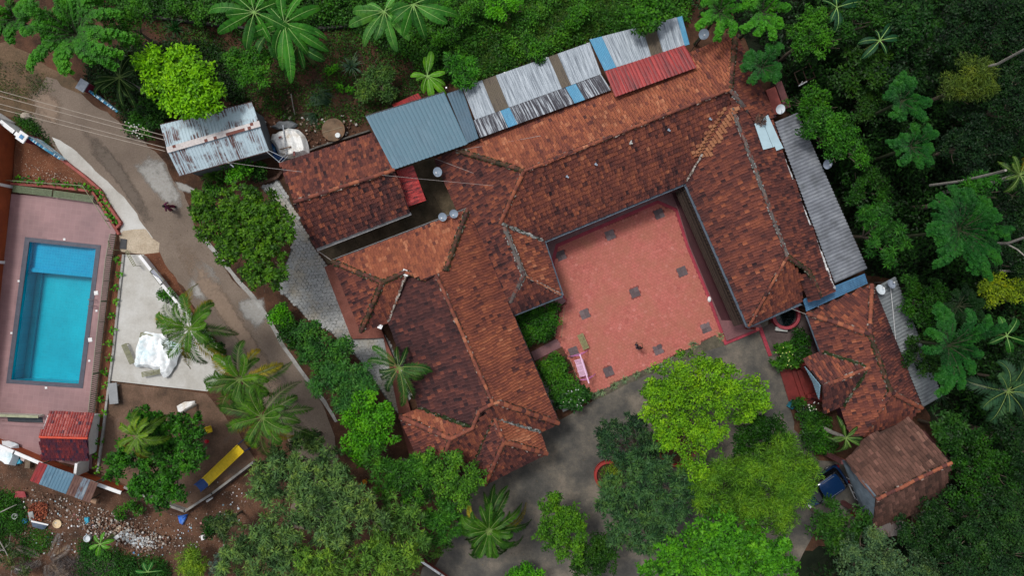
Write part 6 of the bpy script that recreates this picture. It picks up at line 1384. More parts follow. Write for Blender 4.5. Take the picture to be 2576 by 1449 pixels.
# ================================================================ LOWER GARDEN
M_YEL = plain('yellow_paint', (.66, .47, .01), .5, var=.15, scale=4); M_BLU = plain('deep_blue_paint', (.01, .055, .21), .45, var=.25)
t = thing('playground_slide', 'yellow playground slide with a blue end beside the boundary wall', 'slide', P(550, 1180, 0)); a = P(606, 1128, 1.3); b = P(518, 1212, .45); e = P(498, 1228, .25); d = (b - a).normalized(); s_ = Vector((-d.y, d.x, 0)).normalized() * .36; mb = MB()
mb.slab([a + s_, a - s_, b - s_, b + s_], .05)
for sg in (-1, 1): mb.beam(a + s_ * sg + Vector((0, 0, .06)), b + s_ * sg + Vector((0, 0, .06)), .05, .16)
for k in range(9): mb.beam(a.lerp(b, k / 9 + .05) + s_ * .9 + Vector((0, 0, .008)), a.lerp(b, k / 9 + .05) - s_ * .9 + Vector((0, 0, .008)), .03, .012)
mb.build('chute', M_YEL, t); mb = MB(); mb.slab([b + s_, b - s_, e - s_, e + s_], .05)
for sg in (-1, 1): mb.beam(b + s_ * sg + Vector((0, 0, .06)), e + s_ * sg + Vector((0, 0, .06)), .06, .16)
mb.build('chute_end', M_BLU, t)
for sg in (-1, 1): MB().tube([a + s_ * sg, Vector((a.x + s_.x * sg * 1.2 + .2, a.y + s_.y * sg * 1.2 + .2, 0))], .03, 6).build('leg', M_BLU, t)
for i, (px, py, m_, lab, s_) in enumerate(((525, 1081, M_YEL, 'small square yellow seat in the play area', .5), (519, 1112, plain('red_plastic', (.48, .015, .03), .4), 'small red round ride near the yellow seat', .36), (510, 1088, plain('tan_plastic', (.24, .13, .08), .6), 'tan rounded toy seat beside the yellow one', .40), (496, 1076, plain('red_plastic', (0, 0, 0)), 'tiny red toy peeking from the dark bush', .22), (503, 1073, M_BLU, 'tiny dark blue toy next to the bush', .24))):
    t = thing('toy_seat', lab, 'toy', P(px, py, 0), 'toys scattered in the play area'); q = P(px, py, .38)
    if i == 0:
        MB().box(q, (s_, s_, .05), (1, .3, 0)).box(q + Vector((0, 0, .035)), (s_ * .7, s_ * .7, .02), (1, .3, 0)).build('seat', m_, t)
        MB().box(q + Vector((-.05, .22, .15)), (s_, .04, .3), (1, .3, 0)).build('backrest', m_, t)
    else: MB().lathe(q - Vector((0, 0, .2)), [(.001, 0), (s_ * .42, .02), (s_ * .5, .14), (s_ * .34, .26), (.001, .3)], 16, sy=.85).build('seat', m_, t)
    MB().tube([(q.x, q.y, 0), (q.x, q.y, .2)], .05, 8).build('spring', M_DARKM, t)
# chain-link fence above the boundary wall
def wire_fence(label, pts, h, n):
    w_ = W(pts, 0); c = w_[len(w_) // 2]; t = thing('wire_fence', label, 'fence', c); mb = MB(); ps = MB()
    for a, b in zip(w_, w_[1:]):
        for k in range(4): z = Vector((0, 0, .5 + k * (h - .5) / 3)); mb.tube([a + z, b + z], .009, 4)
        m = max(1, int((b - a).length / 1.8))
        for k in range(m + 1): p = a.lerp(b, k / m); ps.tube([p, p + Vector((0, 0, h))], .022, 6)
    mb.build('wire', M_DARKM, t); ps.build('post', M_DARKM, t)
wire_fence('dark wire fence outside the boundary wall corner', [(325, 1230), (402, 1264), (476, 1293), (545, 1244), (640, 1168)], 1.1, 6)
t = thing('fallen_trunk', 'pale leaning palm trunk over the lower garden bush', 'log', P(450, 1045, 0)); MB().tube([P(492, 1018, .2), P(455, 1040, 1.6), P(410, 1075, 3.2)], [.11, .1, .09], 8).build('log', M_BARK_PALE, t)
# folding gate and frame near the patio corner
t = thing('metal_gate', 'rusty olive gate post and folded grille at the patio corner', 'gate', P(310, 630, 0)); mb = MB(); a = P(303, 630, 0); b = P(272, 606, 1.7); mb.tube([a, a + Vector((0, 0, 1.3)), b], .04, 8); mb.build('post', M_RAIL, t)
mb = MB(); a = P(318, 632, .6); b = P(338, 668, .9)
for k in range(9): p = a.lerp(b, k / 8); mb.box(p, (.05, .22, .04), b - a)
for o in (-.11, .11): mb.beam(a + Vector((o, 0, 0)), b + Vector((o, 0, 0)), .03, .04)
mb.beam(Vector((a.x, a.y, .02)), a, .04, .04); mb.beam(Vector((b.x, b.y, .02)), b, .04, .04); mb.build('grille', M_RAIL, t)
t = thing('notice_board', 'grey framed panel leaning on the white garden wall', 'panel', P(390, 690, 0)); mb = MB(); q = [P(377, 683, 1.0), P(385, 674, 1.0), P(412, 706, .9), P(402, 716, .3)]; mb.slab(q, .03)
mb.build('panel', plain('lavender_panel', (.30, .31, .36), .4, var=.15), t); mb = MB()
for a, b in zip(q, q[1:] + q[:1]): mb.tube([a, b], .025, 6)
for k in (0, 2): mb.tube([q[k], (q[k].x, q[k].y, 0)], .025, 6)
mb.build('frame', M_RAIL, t)
MB().prism(W([(303, 600), (319, 602), (317, 627), (301, 626)], .06), .03, .07).build('manhole_cover', plain('black_iron', (.05, .05, .055), .6), label='dark square cover at the end of the balustrade', cat='cover')
rb = MB(); rb.lathe(P(67, 293, 0), [(.001, .42), (.22, .38), (.38, .2), (.42, 0)], 9, sy=.8).build('boulder', plain('pale_stone', (.36, .31, .25), .85, var=.25, scale=5), label='pale boulder on the left road shoulder', cat='rock')
# wires and pole
t = thing('utility_pole', 'tilted pole with crossbars between the tin shed and the annex', 'utility pole', P(590, 410, 0)); mb = MB(); a = P(584, 412, 0); top = P(575, 408, 5.2); mb.tube([a, top], [.11, .08], 8); mb.build('pole', M_BARK_PALE, t)
mb = MB(); mb.beam(P(563, 398, 5.0), P(588, 420, 5.0), .07, .07).beam(P(548, 408, 4.7), P(582, 409, 4.9), .05, .05); mb.build('crossarm', plain('dull_steel', (.20, .22, .25), .5, .3), t)
t = thing('bracket', 'grey steel bracket frame at the corner of the tiled annex', 'bracket', P(690, 400, 0)); mb = MB()
for a, b in (((672, 382), (706, 410)), ((676, 378), (712, 395)), ((712, 395), (700, 408)), ((712, 395), (722, 386)), ((706, 410), (725, 392))): mb.beam(P(*a, 2.9), P(*b, 2.95), .035, .035)
mb.tube([P(700, 406, 0), P(704, 408, 2.9)], .05, 8); mb.build('frame', plain('dull_steel', (.20, .22, .25), .5, .3), t)
def cable(label, a, b, r=.014, sag=.25, mat=None):
    A, B = P(*a), P(*b); pts = []
    for k in range(13): f = k / 12; p = A.lerp(B, f); p.z -= sag * 4 * f * (1 - f); pts.append(p)
    MB().tube(pts, r, 5).build('cable', mat or plain('cable_grey', (.40, .34, .28), .6), label=label, cat='cable')
for i, (y0, y1) in enumerate(((228, 341), (241, 352), (261, 371), (274, 380))):
    cable(['uppermost of four power lines crossing the lane', 'second power line from the top crossing the lane', 'third power line from the top crossing the lane', 'lowest of four power lines crossing the lane'][i], (-60, y0 - 16, 6.5), (415, y1, 5.0 - .1 * i), .022, .15)
M_CW = plain('cable_white', (.42, .38, .36), .6)
cable('thin pale wire lying from the lean-to across the west wing tiles', (1095, 399, 3.4), (1280, 470, 4.9), .013, -.1, M_CW); cable('thin dark wire from the tin shed pole to the annex roof', (575, 408, 5.0), (760, 432, 4.7), .012, .2, M_CW)
cable('pale wire curving over the upper north wing tiles', (1147, 378, 4.4), (1360, 341, 5.2), .013, .15, M_CW); cable('wire hung with lights from the east wing gutter to the cottage', (1990, 776, 3.1), (2030, 791, 3.1), .016, .1, M_CW)
cable('long thin wire from the annex across the service yard', (960, 440, 4.8), (1275, 470, 4.9), .009, .1, M_CW)
cable('white cable trailing over the grey roof behind the cottage', (2240, 722, 3.7), (2255, 885, 3.85), .016, -.05, M_WHITE); cable('wire of lights from the annex corner to the hall corner', (797, 630, 3.2), (836, 657, 3.4), .016, .1, M_CW)
# small vents and bright tiles standing on the big roofs
for i, (px, py, z) in enumerate(((1585, 357, 5.25), (1497, 411, 4.95), (1425, 442, 5.3), (1680, 325, 4.9), (1784, 297, 4.6))):
    q = PX(px, py, pNS) + pNS[0] * .1; t = thing('roof_vent', ['pale T shaped vent tile in the middle of the north wing', 'small grey vent tile below the middle of the north wing', 'small grey vent tile near the western end of the north wing', 'small grey vent tile right of the middle of the north wing', 'small grey vent tile near the north-east valley'][i], 'vent', q, 'vents on the north wing roof')
    MB().box(q, (.30 if i == 0 else .16, .09, .12), (.4, .9, 0)).box(q + Vector((.03, -.05, .05)), (.1, .22, .07), (.4, .9, 0)).build('hood', M_DISH if i else M_CEM, t)

# ================================================================ DUMP AREA
rng_ = random.Random(77)
def rubble(name, label, poly, n, smin, smax, mat, seed, hmax=.25, kind='stuff', cat='rubble', flat=.4):
    rng = np.random.default_rng(seed); wp = [(p.x, p.y) for p in W(poly, 0)]; X, Y = scatter(rng, wp, n); mb = MB(); pr = random.Random(seed)
    for x, y in zip(X, Y):
        s = pr.uniform(smin, smax); z = pr.uniform(0, hmax) * .6; ax = Vector((pr.uniform(-1, 1), pr.uniform(-1, 1), pr.uniform(-.4, .4))); c = Vector((x, y, z + s * flat * .5)); k = pr.choice((4, 5, 6)); X_ = ax.normalized(); Y_ = Vector((0, 0, 1)).cross(X_).normalized(); Z_ = X_.cross(Y_)
        ring = [c + X_ * math.cos(j * 6.283 / k) * s * pr.uniform(.35, .6) + Y_ * math.sin(j * 6.283 / k) * s * pr.uniform(.3, .55) for j in range(k)]
        vs = ring + [p + Z_ * s * flat for p in ring]; mb.add(vs, [tuple(range(k))[::-1], tuple(range(k, 2 * k))] + [(j, (j + 1) % k, k + (j + 1) % k, k + j) for j in range(k)], pr.random())
    return mb.build(name, mat, label=label, cat=cat, kind=kind)
M_RUB = by_attr('rubble', [(0, (.04, .025, .018)), (.35, (.14, .07, .045)), (.55, (.24, .13, .085)), (.75, (.32, .27, .22)), (1, (.55, .53, .50))], .9)
M_RUBW = by_attr('pale_rubble', [(0, (.22, .20, .18)), (.5, (.46, .46, .45)), (1, (.66, .72, .76))], .8); M_RUBR = by_attr('broken_tiles', [(0, (.06, .015, .01)), (.6, (.24, .06, .03)), (1, (.42, .14, .07))], .9)
rubble('gravel', 'small mixed debris scattered around the rubble heap', [(190, 1290), (250, 1275), (360, 1290), (460, 1335), (460, 1380), (400, 1400), (250, 1380), (200, 1350)], 700, .03, .12, M_RUB, 11, .04)
rubble('rubble_heap', 'long heap of broken pale stones and rubbish on the dump', [(205, 1318), (240, 1300), (300, 1303), (350, 1320), (400, 1345), (435, 1350), (420, 1372), (360, 1390), (290, 1365), (230, 1345)], 1100, .03, .21, M_RUB, 1, .2)
rubble('rubble_heap', 'blue white scraps in the middle of the dump heap', [(300, 1338), (330, 1330), (348, 1345), (385, 1352), (390, 1372), (350, 1378), (318, 1360)], 260, .05, .26, M_RUBW, 2, .35, flat=.15)
rubble('litter', 'coloured plastic litter strewn over the dump', [(60, 1240), (250, 1290), (440, 1330), (500, 1300), (640, 1200), (600, 1330), (440, 1400), (200, 1400), (60, 1400)], 240, .05, .2, by_attr('litter_mix', [(0, (.05, .20, .42)), (.15, (.62, .64, .66)), (.35, (.40, .36, .32)), (.5, (.70, .70, .70)), (.65, (.45, .10, .10)), (.75, (.25, .42, .50)), (1, (.75, .76, .78))], .6), 12, .12, cat='litter', flat=.12)
rubble('tile_heap', 'heap of broken terracotta tiles beside the patchwork shed', [(78, 1270), (100, 1262), (124, 1268), (120, 1300), (100, 1312), (76, 1300)], 420, .05, .2, M_RUBR, 3, .4, flat=.2)
rubble('gravel', 'scattered small stones along the foot of the patchwork shed', [(60, 1225), (110, 1235), (200, 1262), (250, 1275), (300, 1300), (200, 1330), (130, 1320), (60, 1260)], 380, .04, .16, M_RUB, 4, .05)
rubble('gravel', 'pebbles spread over the red soil of the planter', [(100, 420), (200, 450), (240, 475), (160, 465), (60, 452), (60, 410)], 150, .03, .09, by_attr('pebble', [(0, (.3, .18, .12)), (1, (.72, .6, .5))], .8), 5, .0, flat=.6).location.z += .12
rubble('gravel', 'loose stones and litter over the dump soil', [(0, 1250), (250, 1290), (600, 1200), (560, 1400), (300, 1440), (0, 1420)], 380, .03, .13, M_RUB, 6, .02)
rubble('rubble_heap', 'bricks and litter around the dirty tarpaulin in the upper garden', [(655, 300), (700, 290), (800, 300), (860, 290), (920, 300), (900, 330), (780, 380), (770, 330), (660, 330)], 160, .06, .26, M_RUB, 7, .05)
rubble('fallen_leaves', 'dry leaf litter blown along the lane edges', [(430, 540), (500, 575), (600, 720), (700, 880), (830, 1060), (840, 1200), (760, 1180), (700, 1060), (600, 900), (480, 720), (420, 640)], 420, .03, .09, by_attr('dry_leaf_b', [(0, (.05, .03, .018)), (1, (.20, .15, .08))], .9), 13, .0, cat='leaves', flat=.12)
rubble('fallen_leaves', 'dry leaf litter on the dark driveway under the trees', [(1230, 1220), (1400, 1080), (1600, 1000), (1960, 980), (2030, 1160), (2040, 1300), (1990, 1440), (1100, 1449)], 900, .03, .09, by_attr('dry_leaf_b', []), 14, .0, cat='leaves', flat=.12)
rubble('fallen_leaves', 'pale fallen leaves over the upper garden soil', [(560, 210), (700, 180), (830, 250), (700, 300), (570, 280)], 260, .05, .13, by_attr('dry_leaf', [(0, (.08, .05, .03)), (1, (.30, .24, .14))], .9), 8, .02, cat='leaves', flat=.15)
def pan(name, label, px, py, r, h, col, sy=1.0, cat='basin'):
    MB().lathe(P(px, py, 0), [(.001, .02), (r * .8, .02), (r * .84, 0), (r, h), (r * .93, h), (r * .76, h * .55), (.001, h * .5)], 22, sy=sy).build(name, plain(name + str(px), col, .5, var=.1), label=label, cat=cat)
pan('basin', 'cream round basin on the dump near the terracotta heap', 147, 1317, .34, .18, (.62, .48, .30)); pan('basin', 'cream basin lying in the rubble heap', 304, 1331, .30, .15, (.55, .44, .32), .8); pan('bucket', 'white bucket at the lower edge of the rubble heap', 225, 1352, .27, .35, (.62, .66, .68), 1, 'bucket')
pan('bucket', 'small white bucket left on the weeds of the dump', 43, 1297, .22, .3, (.60, .62, .60), 1, 'bucket'); pan('tub', 'small bright blue tub near the grey scrap board', 66, 1310, .2, .2, (.03, .22, .45), 1, 'tub')
MB().slab([P(78, 1312, .25), P(120, 1322, .2), P(110, 1334, .2), P(82, 1326, .3)], .04).build('board', plain('navy_board', (.06, .09, .14), .5, var=.2), label='dark blue grey board with a white edge on the dump', cat='board')
MB().slab([P(78, 1310, .3), P(122, 1320, .27), P(120, 1323, .27), P(78, 1314, .3)], .03).build('board_strip', M_WHITE, label='white strip along the dark dump board', cat='strip')
MB().slab([P(70, 1290, .3), P(82, 1287, .4), P(86, 1305, .2), P(74, 1312, .2)], .03).build('board', plain('grey_scrap', (.30, .31, .30), .6), label='light grey scrap board beside the terracotta heap', cat='board')
MB().slab([P(40, 1235, .2), P(62, 1238, .3), P(66, 1252, .2), P(36, 1253, .2)], .05).build('board', plain('red_board', (.30, .05, .055), .6, var=.3), label='dull red scrap sheets left of the patchwork shed', cat='board')
MB().beam(P(67, 1162, .22), P(80, 1163, .2), .9, .4).build('crate', plain('crate_wood', (.16, .12, .085), .8, var=.3), label='brown wooden crate beside the white sheet stack', cat='crate')
MB().box(P(239, 1259, .2), (.42, .36, .35), (1, -.4, 0)).build('crate', plain('carton', (.36, .22, .14), .8), label='tan carton at the lower right corner of the patchwork shed', cat='carton')
for poly, lab, mat in (([(446, 1302), (470, 1296), (466, 1310), (458, 1325), (450, 1318)], 'bright blue crumpled sheet at the boundary wall corner', plain('bright_blue_plastic', (.02, .13, .55), .4, var=.3, dirt=(.2, .35, .65))), ([(210, 1304), (222, 1302), (224, 1316), (212, 1320)], 'turquoise rag on the rubble heap', plain('turquoise_rag', (.05, .36, .52), .6, var=.3)), ([(503, 1350), (512, 1348), (519, 1354), (512, 1361), (505, 1360)], 'white plastic bag on the dump soil by the mango tree', M_WHITE), ([(38, 1150), (52, 1155), (54, 1168), (40, 1170)], 'light blue rag below the white sheet stack', plain('turquoise_rag', (0, 0, 0))), ([(50, 1148), (66, 1150), (64, 1162), (52, 1160)], 'pale pink rag by the wall foot', plain('pink_rag', (.5, .4, .38), .7, var=.3)), ([(284, 1352), (296, 1346), (300, 1352), (290, 1360)], 'white rag beneath the rubble heap', M_WHITE)):
    tarp('rag', lab, 'rag', poly, .22, mat, len(lab), .05, base=.03)
for a, b, lab in (((520, 1262), (535, 1252), 'white bottle outside the wire fence, lower one'), ((576, 1210), (584, 1203), 'white bottle outside the wire fence, upper one')): MB().tube([P(*a, .1), P(*b, .1)], [.09, .07], 10).build('bottle', M_WHITE, label=lab, cat='bottle')

# forest oddments
t = thing('pole_frame', 'rusty pole frame with a white bar in the forest edge', 'frame', P(2020, 200, 0)); mb = MB()
for a, b in (((1998, 183), (2009, 211)), ((2009, 211), (2051, 193)), ((2031, 150), (2051, 193)), ((1998, 183), (2030, 167)), ((2018, 172), (2030, 203))): mb.tube([P(*a, 2.2), P(*b, 2.2)], .035, 6)
for a in ((1998, 183), (2051, 193), (2009, 211)): mb.tube([P(*a, 0), P(*a, 2.2)], .04, 6)
mb.build('frame', plain('rusty_pole', (.10, .06, .045), .8), t); MB().tube([P(2009, 216, 2.3), P(2030, 204, 2.3)], .05, 8).tube([P(2013, 213, 2.3), P(2019, 204, 2.35)], .03, 6).build('bar', M_WHITE, t)
def log(label, pts, r, mat=M_BARK_PALE, name='leaning_trunk'): MB().tube([P(*p) for p in pts], [r * (1.1 - .4 * i / len(pts)) for i in range(len(pts))], 8).build(name, mat, label=label, cat='tree trunk')
log('long bare palm trunk slanting across the upper right forest', [(2440, 178, 6.0), (2510, 160, 9), (2576, 124, 12), (2640, 95, 14)], .085); log('long pale palm trunk leaning through the middle right forest', [(2340, 466, 3), (2420, 455, 7), (2500, 436, 11), (2530, 428, 13)], .09)
log('bleached bare trunk at the right picture edge', [(2490, 613, 5), (2535, 612, 7.5), (2580, 596, 9), (2620, 588, 10)], .09); log('thin bare fork branching from the bleached trunk', [(2532, 613, 7.3), (2560, 628, 8), (2590, 655, 8.6)], .05); log('short grey log behind the car shelter apron', [(2266, 1313, .3), (2300, 1325, .3), (2334, 1336, .3)], .09); log('pale short branch above the yellow shrub', [(2515, 682, 3), (2550, 682, 3.5), (2600, 678, 4)], .09)
log('thin stick fallen on the upper garden below the banana', [(732, 235, .6), (738, 270, .2), (742, 288, .08)], .03, M_BARK_PALE, 'stick')
# ================================================================ PLANTS
LIME = ((.055, .20, .001), (.19, .50, .002)); BRIGHT = ((.016, .10, .003), (.085, .36, .006)); MID = ((.010, .055, .004), (.05, .21, .008)); DEEP = ((.005, .028, .003), (.022, .105, .006))
NIGHT = ((.003, .014, .004), (.010, .045, .008)); MANGO = ((.016, .050, .012), (.13, .26, .070)); GREY = ((.015, .045, .022), (.065, .14, .065)); YG = ((.036, .125, .002), (.165, .40, .010)); OLIVE = ((.03, .06, .006), (.10, .17, .02))  # MANGO stops greyed so the leaf colour carries pale highlights
FEA = ((.008, .055, .004), (.055, .27, .012)); FEAD = ((.003, .030, .005), (.020, .130, .018)); CAS = ((.024, .080, .003), (.115, .29, .018)); BAN = ((.012, .085, .008), (.055, .26, .022)); BAND = ((.008, .06, .008), (.032, .17, .020)); YEL = ((.06, .12, .004), (.26, .33, .01)); PALM = ((.010, .045, .005), (.085, .23, .012)); PALMD = ((.006, .03, .006), (.03, .10, .014))
def T(name, label, lobes, zt, sp, cols, dens=1.0, flat=.75, seed=0, group=None, **k): return tree(name, label, 'tree' if zt > 2.4 else 'shrub', lobes, zt, sp, cols, dens, flat, seed, group, **k)
GF = 'trees of the forest behind the house'
# ---- lane side, upper left
arms_tree('feathery_tree', 'large feathery star shaped tree over the top of the lane', 'tree', 170, 72, 7.5, 32, 150, FEA, 1, arms=None, droop=.8, tube_r=.46)
arms_tree('feathery_tree', 'smaller feathery tree cut by the top left corner', 'tree', 25, 40, 6.5, 11, 85, FEA, 2)
T('leafy_tree', 'dark leafy tree right of the large feathery tree', [(300, 60, 42), (345, 30, 36), (330, 95, 32), (255, 20, 30)], 5.5, 'small', MID, seed=3)
T('lime_tree', 'brilliant lime green round tree beside the tin shed', [(395, 160, 46), (460, 165, 50), (505, 195, 40), (450, 220, 58), (400, 200, 42), (500, 240, 44), (440, 265, 36), (480, 265, 34), (365, 155, 26)], 6.0, 'broad', LIME, seed=4, dens=1.35)
palm('tree_fern', 'dark tree fern between the lane and the lime tree', 300, 195, 4.0, 20, 78, ((.008, .035, .004), (.025, .085, .008)), 5, cat='tree fern', ll=.35, lw=.05, old=0, nl=34, droop=.3)
T('flowering_shrub', 'shrub with small white flowers beside the lane verge', [(345, 320, 26), (375, 330, 24), (350, 295, 20)], 1.6, 'small', MID, seed=6)
T('round_shrub', 'dark shrub filling the gap left of the tin shed', [(385, 285, 28), (372, 260, 22), (390, 310, 20)], 2.0, 'small', DEEP, seed=7)
T('round_tree', 'mid green round tree below the first banana clump', [(600, 160, 34), (640, 150, 36), (625, 190, 34), (655, 185, 28), (580, 145, 20)], 4.2, 'small', MID, seed=8)
T('round_shrub', 'low dark bush left of the tall bananas at the top', [(500, 25, 30), (455, 15, 30), (540, 35, 24)], 2.2, 'small', MID, seed=9)
tuft('spiky_plant', 'spiky dark pandanus plant on the bare soil at the top', 'spiky plant', 443, 72, 60, 1.5, .07, FEAD, 10)
tuft('spiky_plant', 'grey green spiky grass clump left of the round shrub', 'spiky plant', 885, 168, 70, 1.5, .07, ((.03, .07, .035), (.13, .22, .12)), 11)
tuft('grass_heap', 'heap of cut lemongrass fanned to the left', 'grass', 830, 262, 120, 1.9, .05, ((.02, .055, .025), (.08, .16, .075)), 12, spread=1.3, az=2.6, azs=.7)
tuft('grass_heap', 'heap of cut lemongrass lying near the tank', 'grass', 800, 235, 110, 1.7, .05, ((.02, .055, .03), (.07, .15, .08)), 13, spread=1.3, az=-1.0, azs=1.4)
tuft('grass_heap', 'loose cut grass above the dirty tarpaulin', 'grass', 795, 285, 90, 1.5, .045, ((.02, .05, .025), (.08, .15, .07)), 14, spread=1.3, az=-2.3, azs=.9)
T('round_shrub', 'fuzzy low round bush beside the spiky grass clump', [(945, 205, 36), (965, 225, 30), (925, 225, 28), (975, 195, 24)], 1.6, 'small', ((.02, .06, .01), (.07, .17, .03)), seed=15, flat=.5)
T('low_shrub', 'small bright seedling bush on the red soil', [(832, 178, 12), (838, 170, 10)], .8, 'small', BRIGHT, seed=16); T('low_shrub', 'two leaf sprout left of the fuzzy bush', [(857, 217, 9), (880, 226, 8)], .6, 'broad', BRIGHT, seed=17)
# bananas
banana('banana_plant', 'tall banana plant with broad leaves at the top left of the pair', 640, 30, 5.2, [(100, 95), (60, 85), (170, 120), (215, 105), (262, 95), (300, 80), (335, 100), (140, 80), (20, 90), (195, 70)], BAN, 1)
banana('banana_plant', 'tallest banana plant hanging over the brown garden soil', 716, 58, 5.0, [(350, 105), (325, 115), (310, 85), (270, 110), (245, 80), (285, 150), (200, 90), (100, 100), (60, 85), (25, 95), (160, 70), (130, 80), (335, 80)], BAN, 2)
banana('banana_plant', 'lower banana plant leaning right over the brown soil', 748, 112, 4.2, [(352, 62), (326, 72), (14, 55), (292, 60), (48, 48), (250, 82), (215, 45)], BAND, 11)
banana('banana_plant', 'shaded banana plant tucked between the two tall ones', 675, 82, 3.8, [(10, 60), (330, 66), (290, 70), (235, 62), (190, 60), (60, 50), (120, 55)], BAND, 12)
banana('banana_plant', 'bright banana plant hanging from the top edge', 967, 28, 4.6, [(180, 85), (205, 95), (235, 100), (262, 75), (285, 95), (315, 90), (20, 60), (60, 60), (150, 50)], ((.035, .15, .02), (.12, .38, .06)), 3)
banana('banana_plant', 'banana plant at the top edge right of the bright one', 1040, 10, 5.2, [(255, 80), (290, 85), (325, 95), (345, 110), (225, 70), (200, 60), (15, 90), (275, 60)], BAN, 4)
banana('banana_plant', 'young glossy banana plant behind the blue lean-to', 1075, 190, 2.6, [(175, 42), (95, 52), (75, 62), (5, 45), (250, 45), (310, 65), (335, 50), (285, 62), (200, 30)], ((.06, .22, .01), (.17, .46, .02)), 5, wd=.55, tear=.1)
banana('banana_plant', 'lone dark banana plant in the upper right forest', 2213, 101, 6.0, [(60, 55), (178, 48), (228, 56), (8, 50), (300, 38), (105, 28)], ((.008, .05, .02), (.018, .095, .032)), 6, tear=.05)
banana('banana_plant', 'banana plant at the top edge of the right forest', 2105, 18, 5.5, [(15, 65), (275, 60), (240, 40), (100, 45), (150, 40)], ((.008, .06, .02), (.02, .12, .04)), 7)
banana('banana_plant', 'bright young banana plant at the dump edge', 252, 1369, 1.8, [(70, 32), (20, 34), (200, 28), (260, 34), (330, 26), (130, 26)], ((.05, .2, .01), (.12, .40, .02)), 8, tear=.05)
banana('banana_plant', 'green banana shoot at the bottom edge near the dead fronds', 372, 1440, 1.5, [(10, 34), (60, 26), (175, 30), (120, 26)], ((.02, .15, .02), (.05, .28, .04)), 9, tear=.05)
banana('banana_plant', 'dark banana plant near the trodden forest path', 2532, 845, 4.5, [(60, 55), (115, 50), (340, 65), (200, 45), (280, 50)], BAND, 10)
# tree and bushes near the lean-to
T('round_tree', 'compact round tree touching the upper lean-to roof', [(1160, 165, 27), (1175, 185, 24), (1145, 185, 26), (1165, 205, 26), (1140, 150, 16), (1185, 160, 16)], 4.6, 'feath', FEA, seed=18)
T('leafy_shrub', 'bush leaning over the weathered roof sheets', [(1345, 118, 22), (1355, 140, 16), (1330, 100, 18)], 4.2, 'small', MID, seed=19); T('leafy_tree', 'leafy tree overhanging the upper sheet roof', [(1615, 20, 34), (1640, 45, 30), (1600, 50, 26), (1660, 15, 28), (1630, 65, 20)], 5.8, 'broad', MID, seed=20)
# ---- top grass slope
undergrowth('slope_weeds', 'tangled bright weeds over the slope above the lean-to roofs', 'weeds', [(880, -60), (1750, -80), (1720, 60), (1480, 100), (1160, 215), (1080, 190), (1040, 150), (900, 90)], 52000, .9, .24, .10, ((.012, .065, .005), (.075, .27, .014)), 31)
grass_field('tall_grass', 'long bent grass growing along the top slope', 'grass', [(1200, -40), (1720, -60), (1700, 40), (1490, 90), (1200, 195), (1130, 120)], 620, 26, 1.3, .045, ((.03, .09, .012), (.12, .26, .04)), 32)
for i, (lb, zt, c, lab) in enumerate((([(1255, 40, 32), (1285, 20, 30), (1235, 15, 24)], 2.2, BRIGHT, 'bright bush in the slope weeds left of the tall grass'), ([(1130, 25, 30), (1160, 45, 26), (1180, 15, 26)], 2.2, MID, 'dull bush in the slope weeds right of the bananas'), ([(1460, 30, 26), (1440, 55, 20)], 1.8, MID, 'round bush among the tall grass on the slope'), ([(1100, 100, 26), (1130, 85, 20), (1085, 130, 20)], 1.6, MID, 'low bush between the bananas and the young banana'))): T('slope_bush', lab, lb, zt, 'small', c, seed=40 + i)
undergrowth('top_weeds', 'dark leafy weeds along the top edge between the trees', 'weeds', [(180, -60), (1000, -60), (980, 60), (830, 70), (560, 50), (330, 40)], 22000, 1.1, .24, .12, MID, 33, thin=.05)
undergrowth('garden_weeds', 'dark weeds filling the gaps around the lime tree and tree fern', 'weeds', [(230, 150), (330, 110), (540, 110), (590, 200), (640, 290), (560, 240), (400, 320), (330, 340), (300, 260), (220, 200)], 15000, .7, .22, .11, ((.005, .025, .003), (.018, .075, .006)), 37, thin=.05)
undergrowth('understorey', 'dense dark understorey leaves between the forest trees', 'understorey', [(1960, 300), (2070, 420), (2190, 680), (2290, 720), (2400, 1020), (2430, 1180), (2360, 1300), (2300, 1340), (2260, 1480), (2750, 1480), (2750, -60), (1990, -60), (2000, 120)], 95000, 3.0, .30, .14, ((.003, .018, .002), (.018, .085, .006)), 38, up=.8)
undergrowth('garden_weeds', 'patchy weeds over the brown upper garden soil', 'weeds', [(350, 60), (900, 80), (1120, 170), (1100, 240), (930, 300), (800, 330), (660, 280), (560, 230), (500, 130)], 17000, .3, .18, .08, ((.012, .05, .004), (.055, .17, .012)), 34, thin=.42)
# ---- forest
undergrowth('forest_undergrowth', 'dark leafy undergrowth covering the forest floor', 'undergrowth', [(1700, -200), (2800, -200), (2800, 1650), (2000, 1650), (2040, 1420), (2180, 1380), (2330, 1340), (2410, 1200), (2370, 1040), (2270, 700), (2190, 680), (2070, 400), (1990, 290), (1900, 100), (1740, 40)], 70000, 1.3, .30, .13, ((.004, .020, .004), (.016, .065, .009)), 35, up=.8)
grass_field('forest_grass', 'thin dark grass clumps in the forest clearings', 'grass', [(1980, 150), (2300, 100), (2330, 500), (2250, 650), (2120, 420)], 160, 22, 1.4, .045, ((.010, .035, .014), (.035, .09, .035)), 36)
arms_tree('feathery_tree', 'feathery tree behind the upper roof sheets, left of two', 'tree', 1815, 22, 6.8, 13, 80, FEA, 51, GF); arms_tree('feathery_tree', 'feathery tree behind the roof corner, right of two', 'tree', 1925, 22, 7.2, 13, 80, FEA, 52, GF)
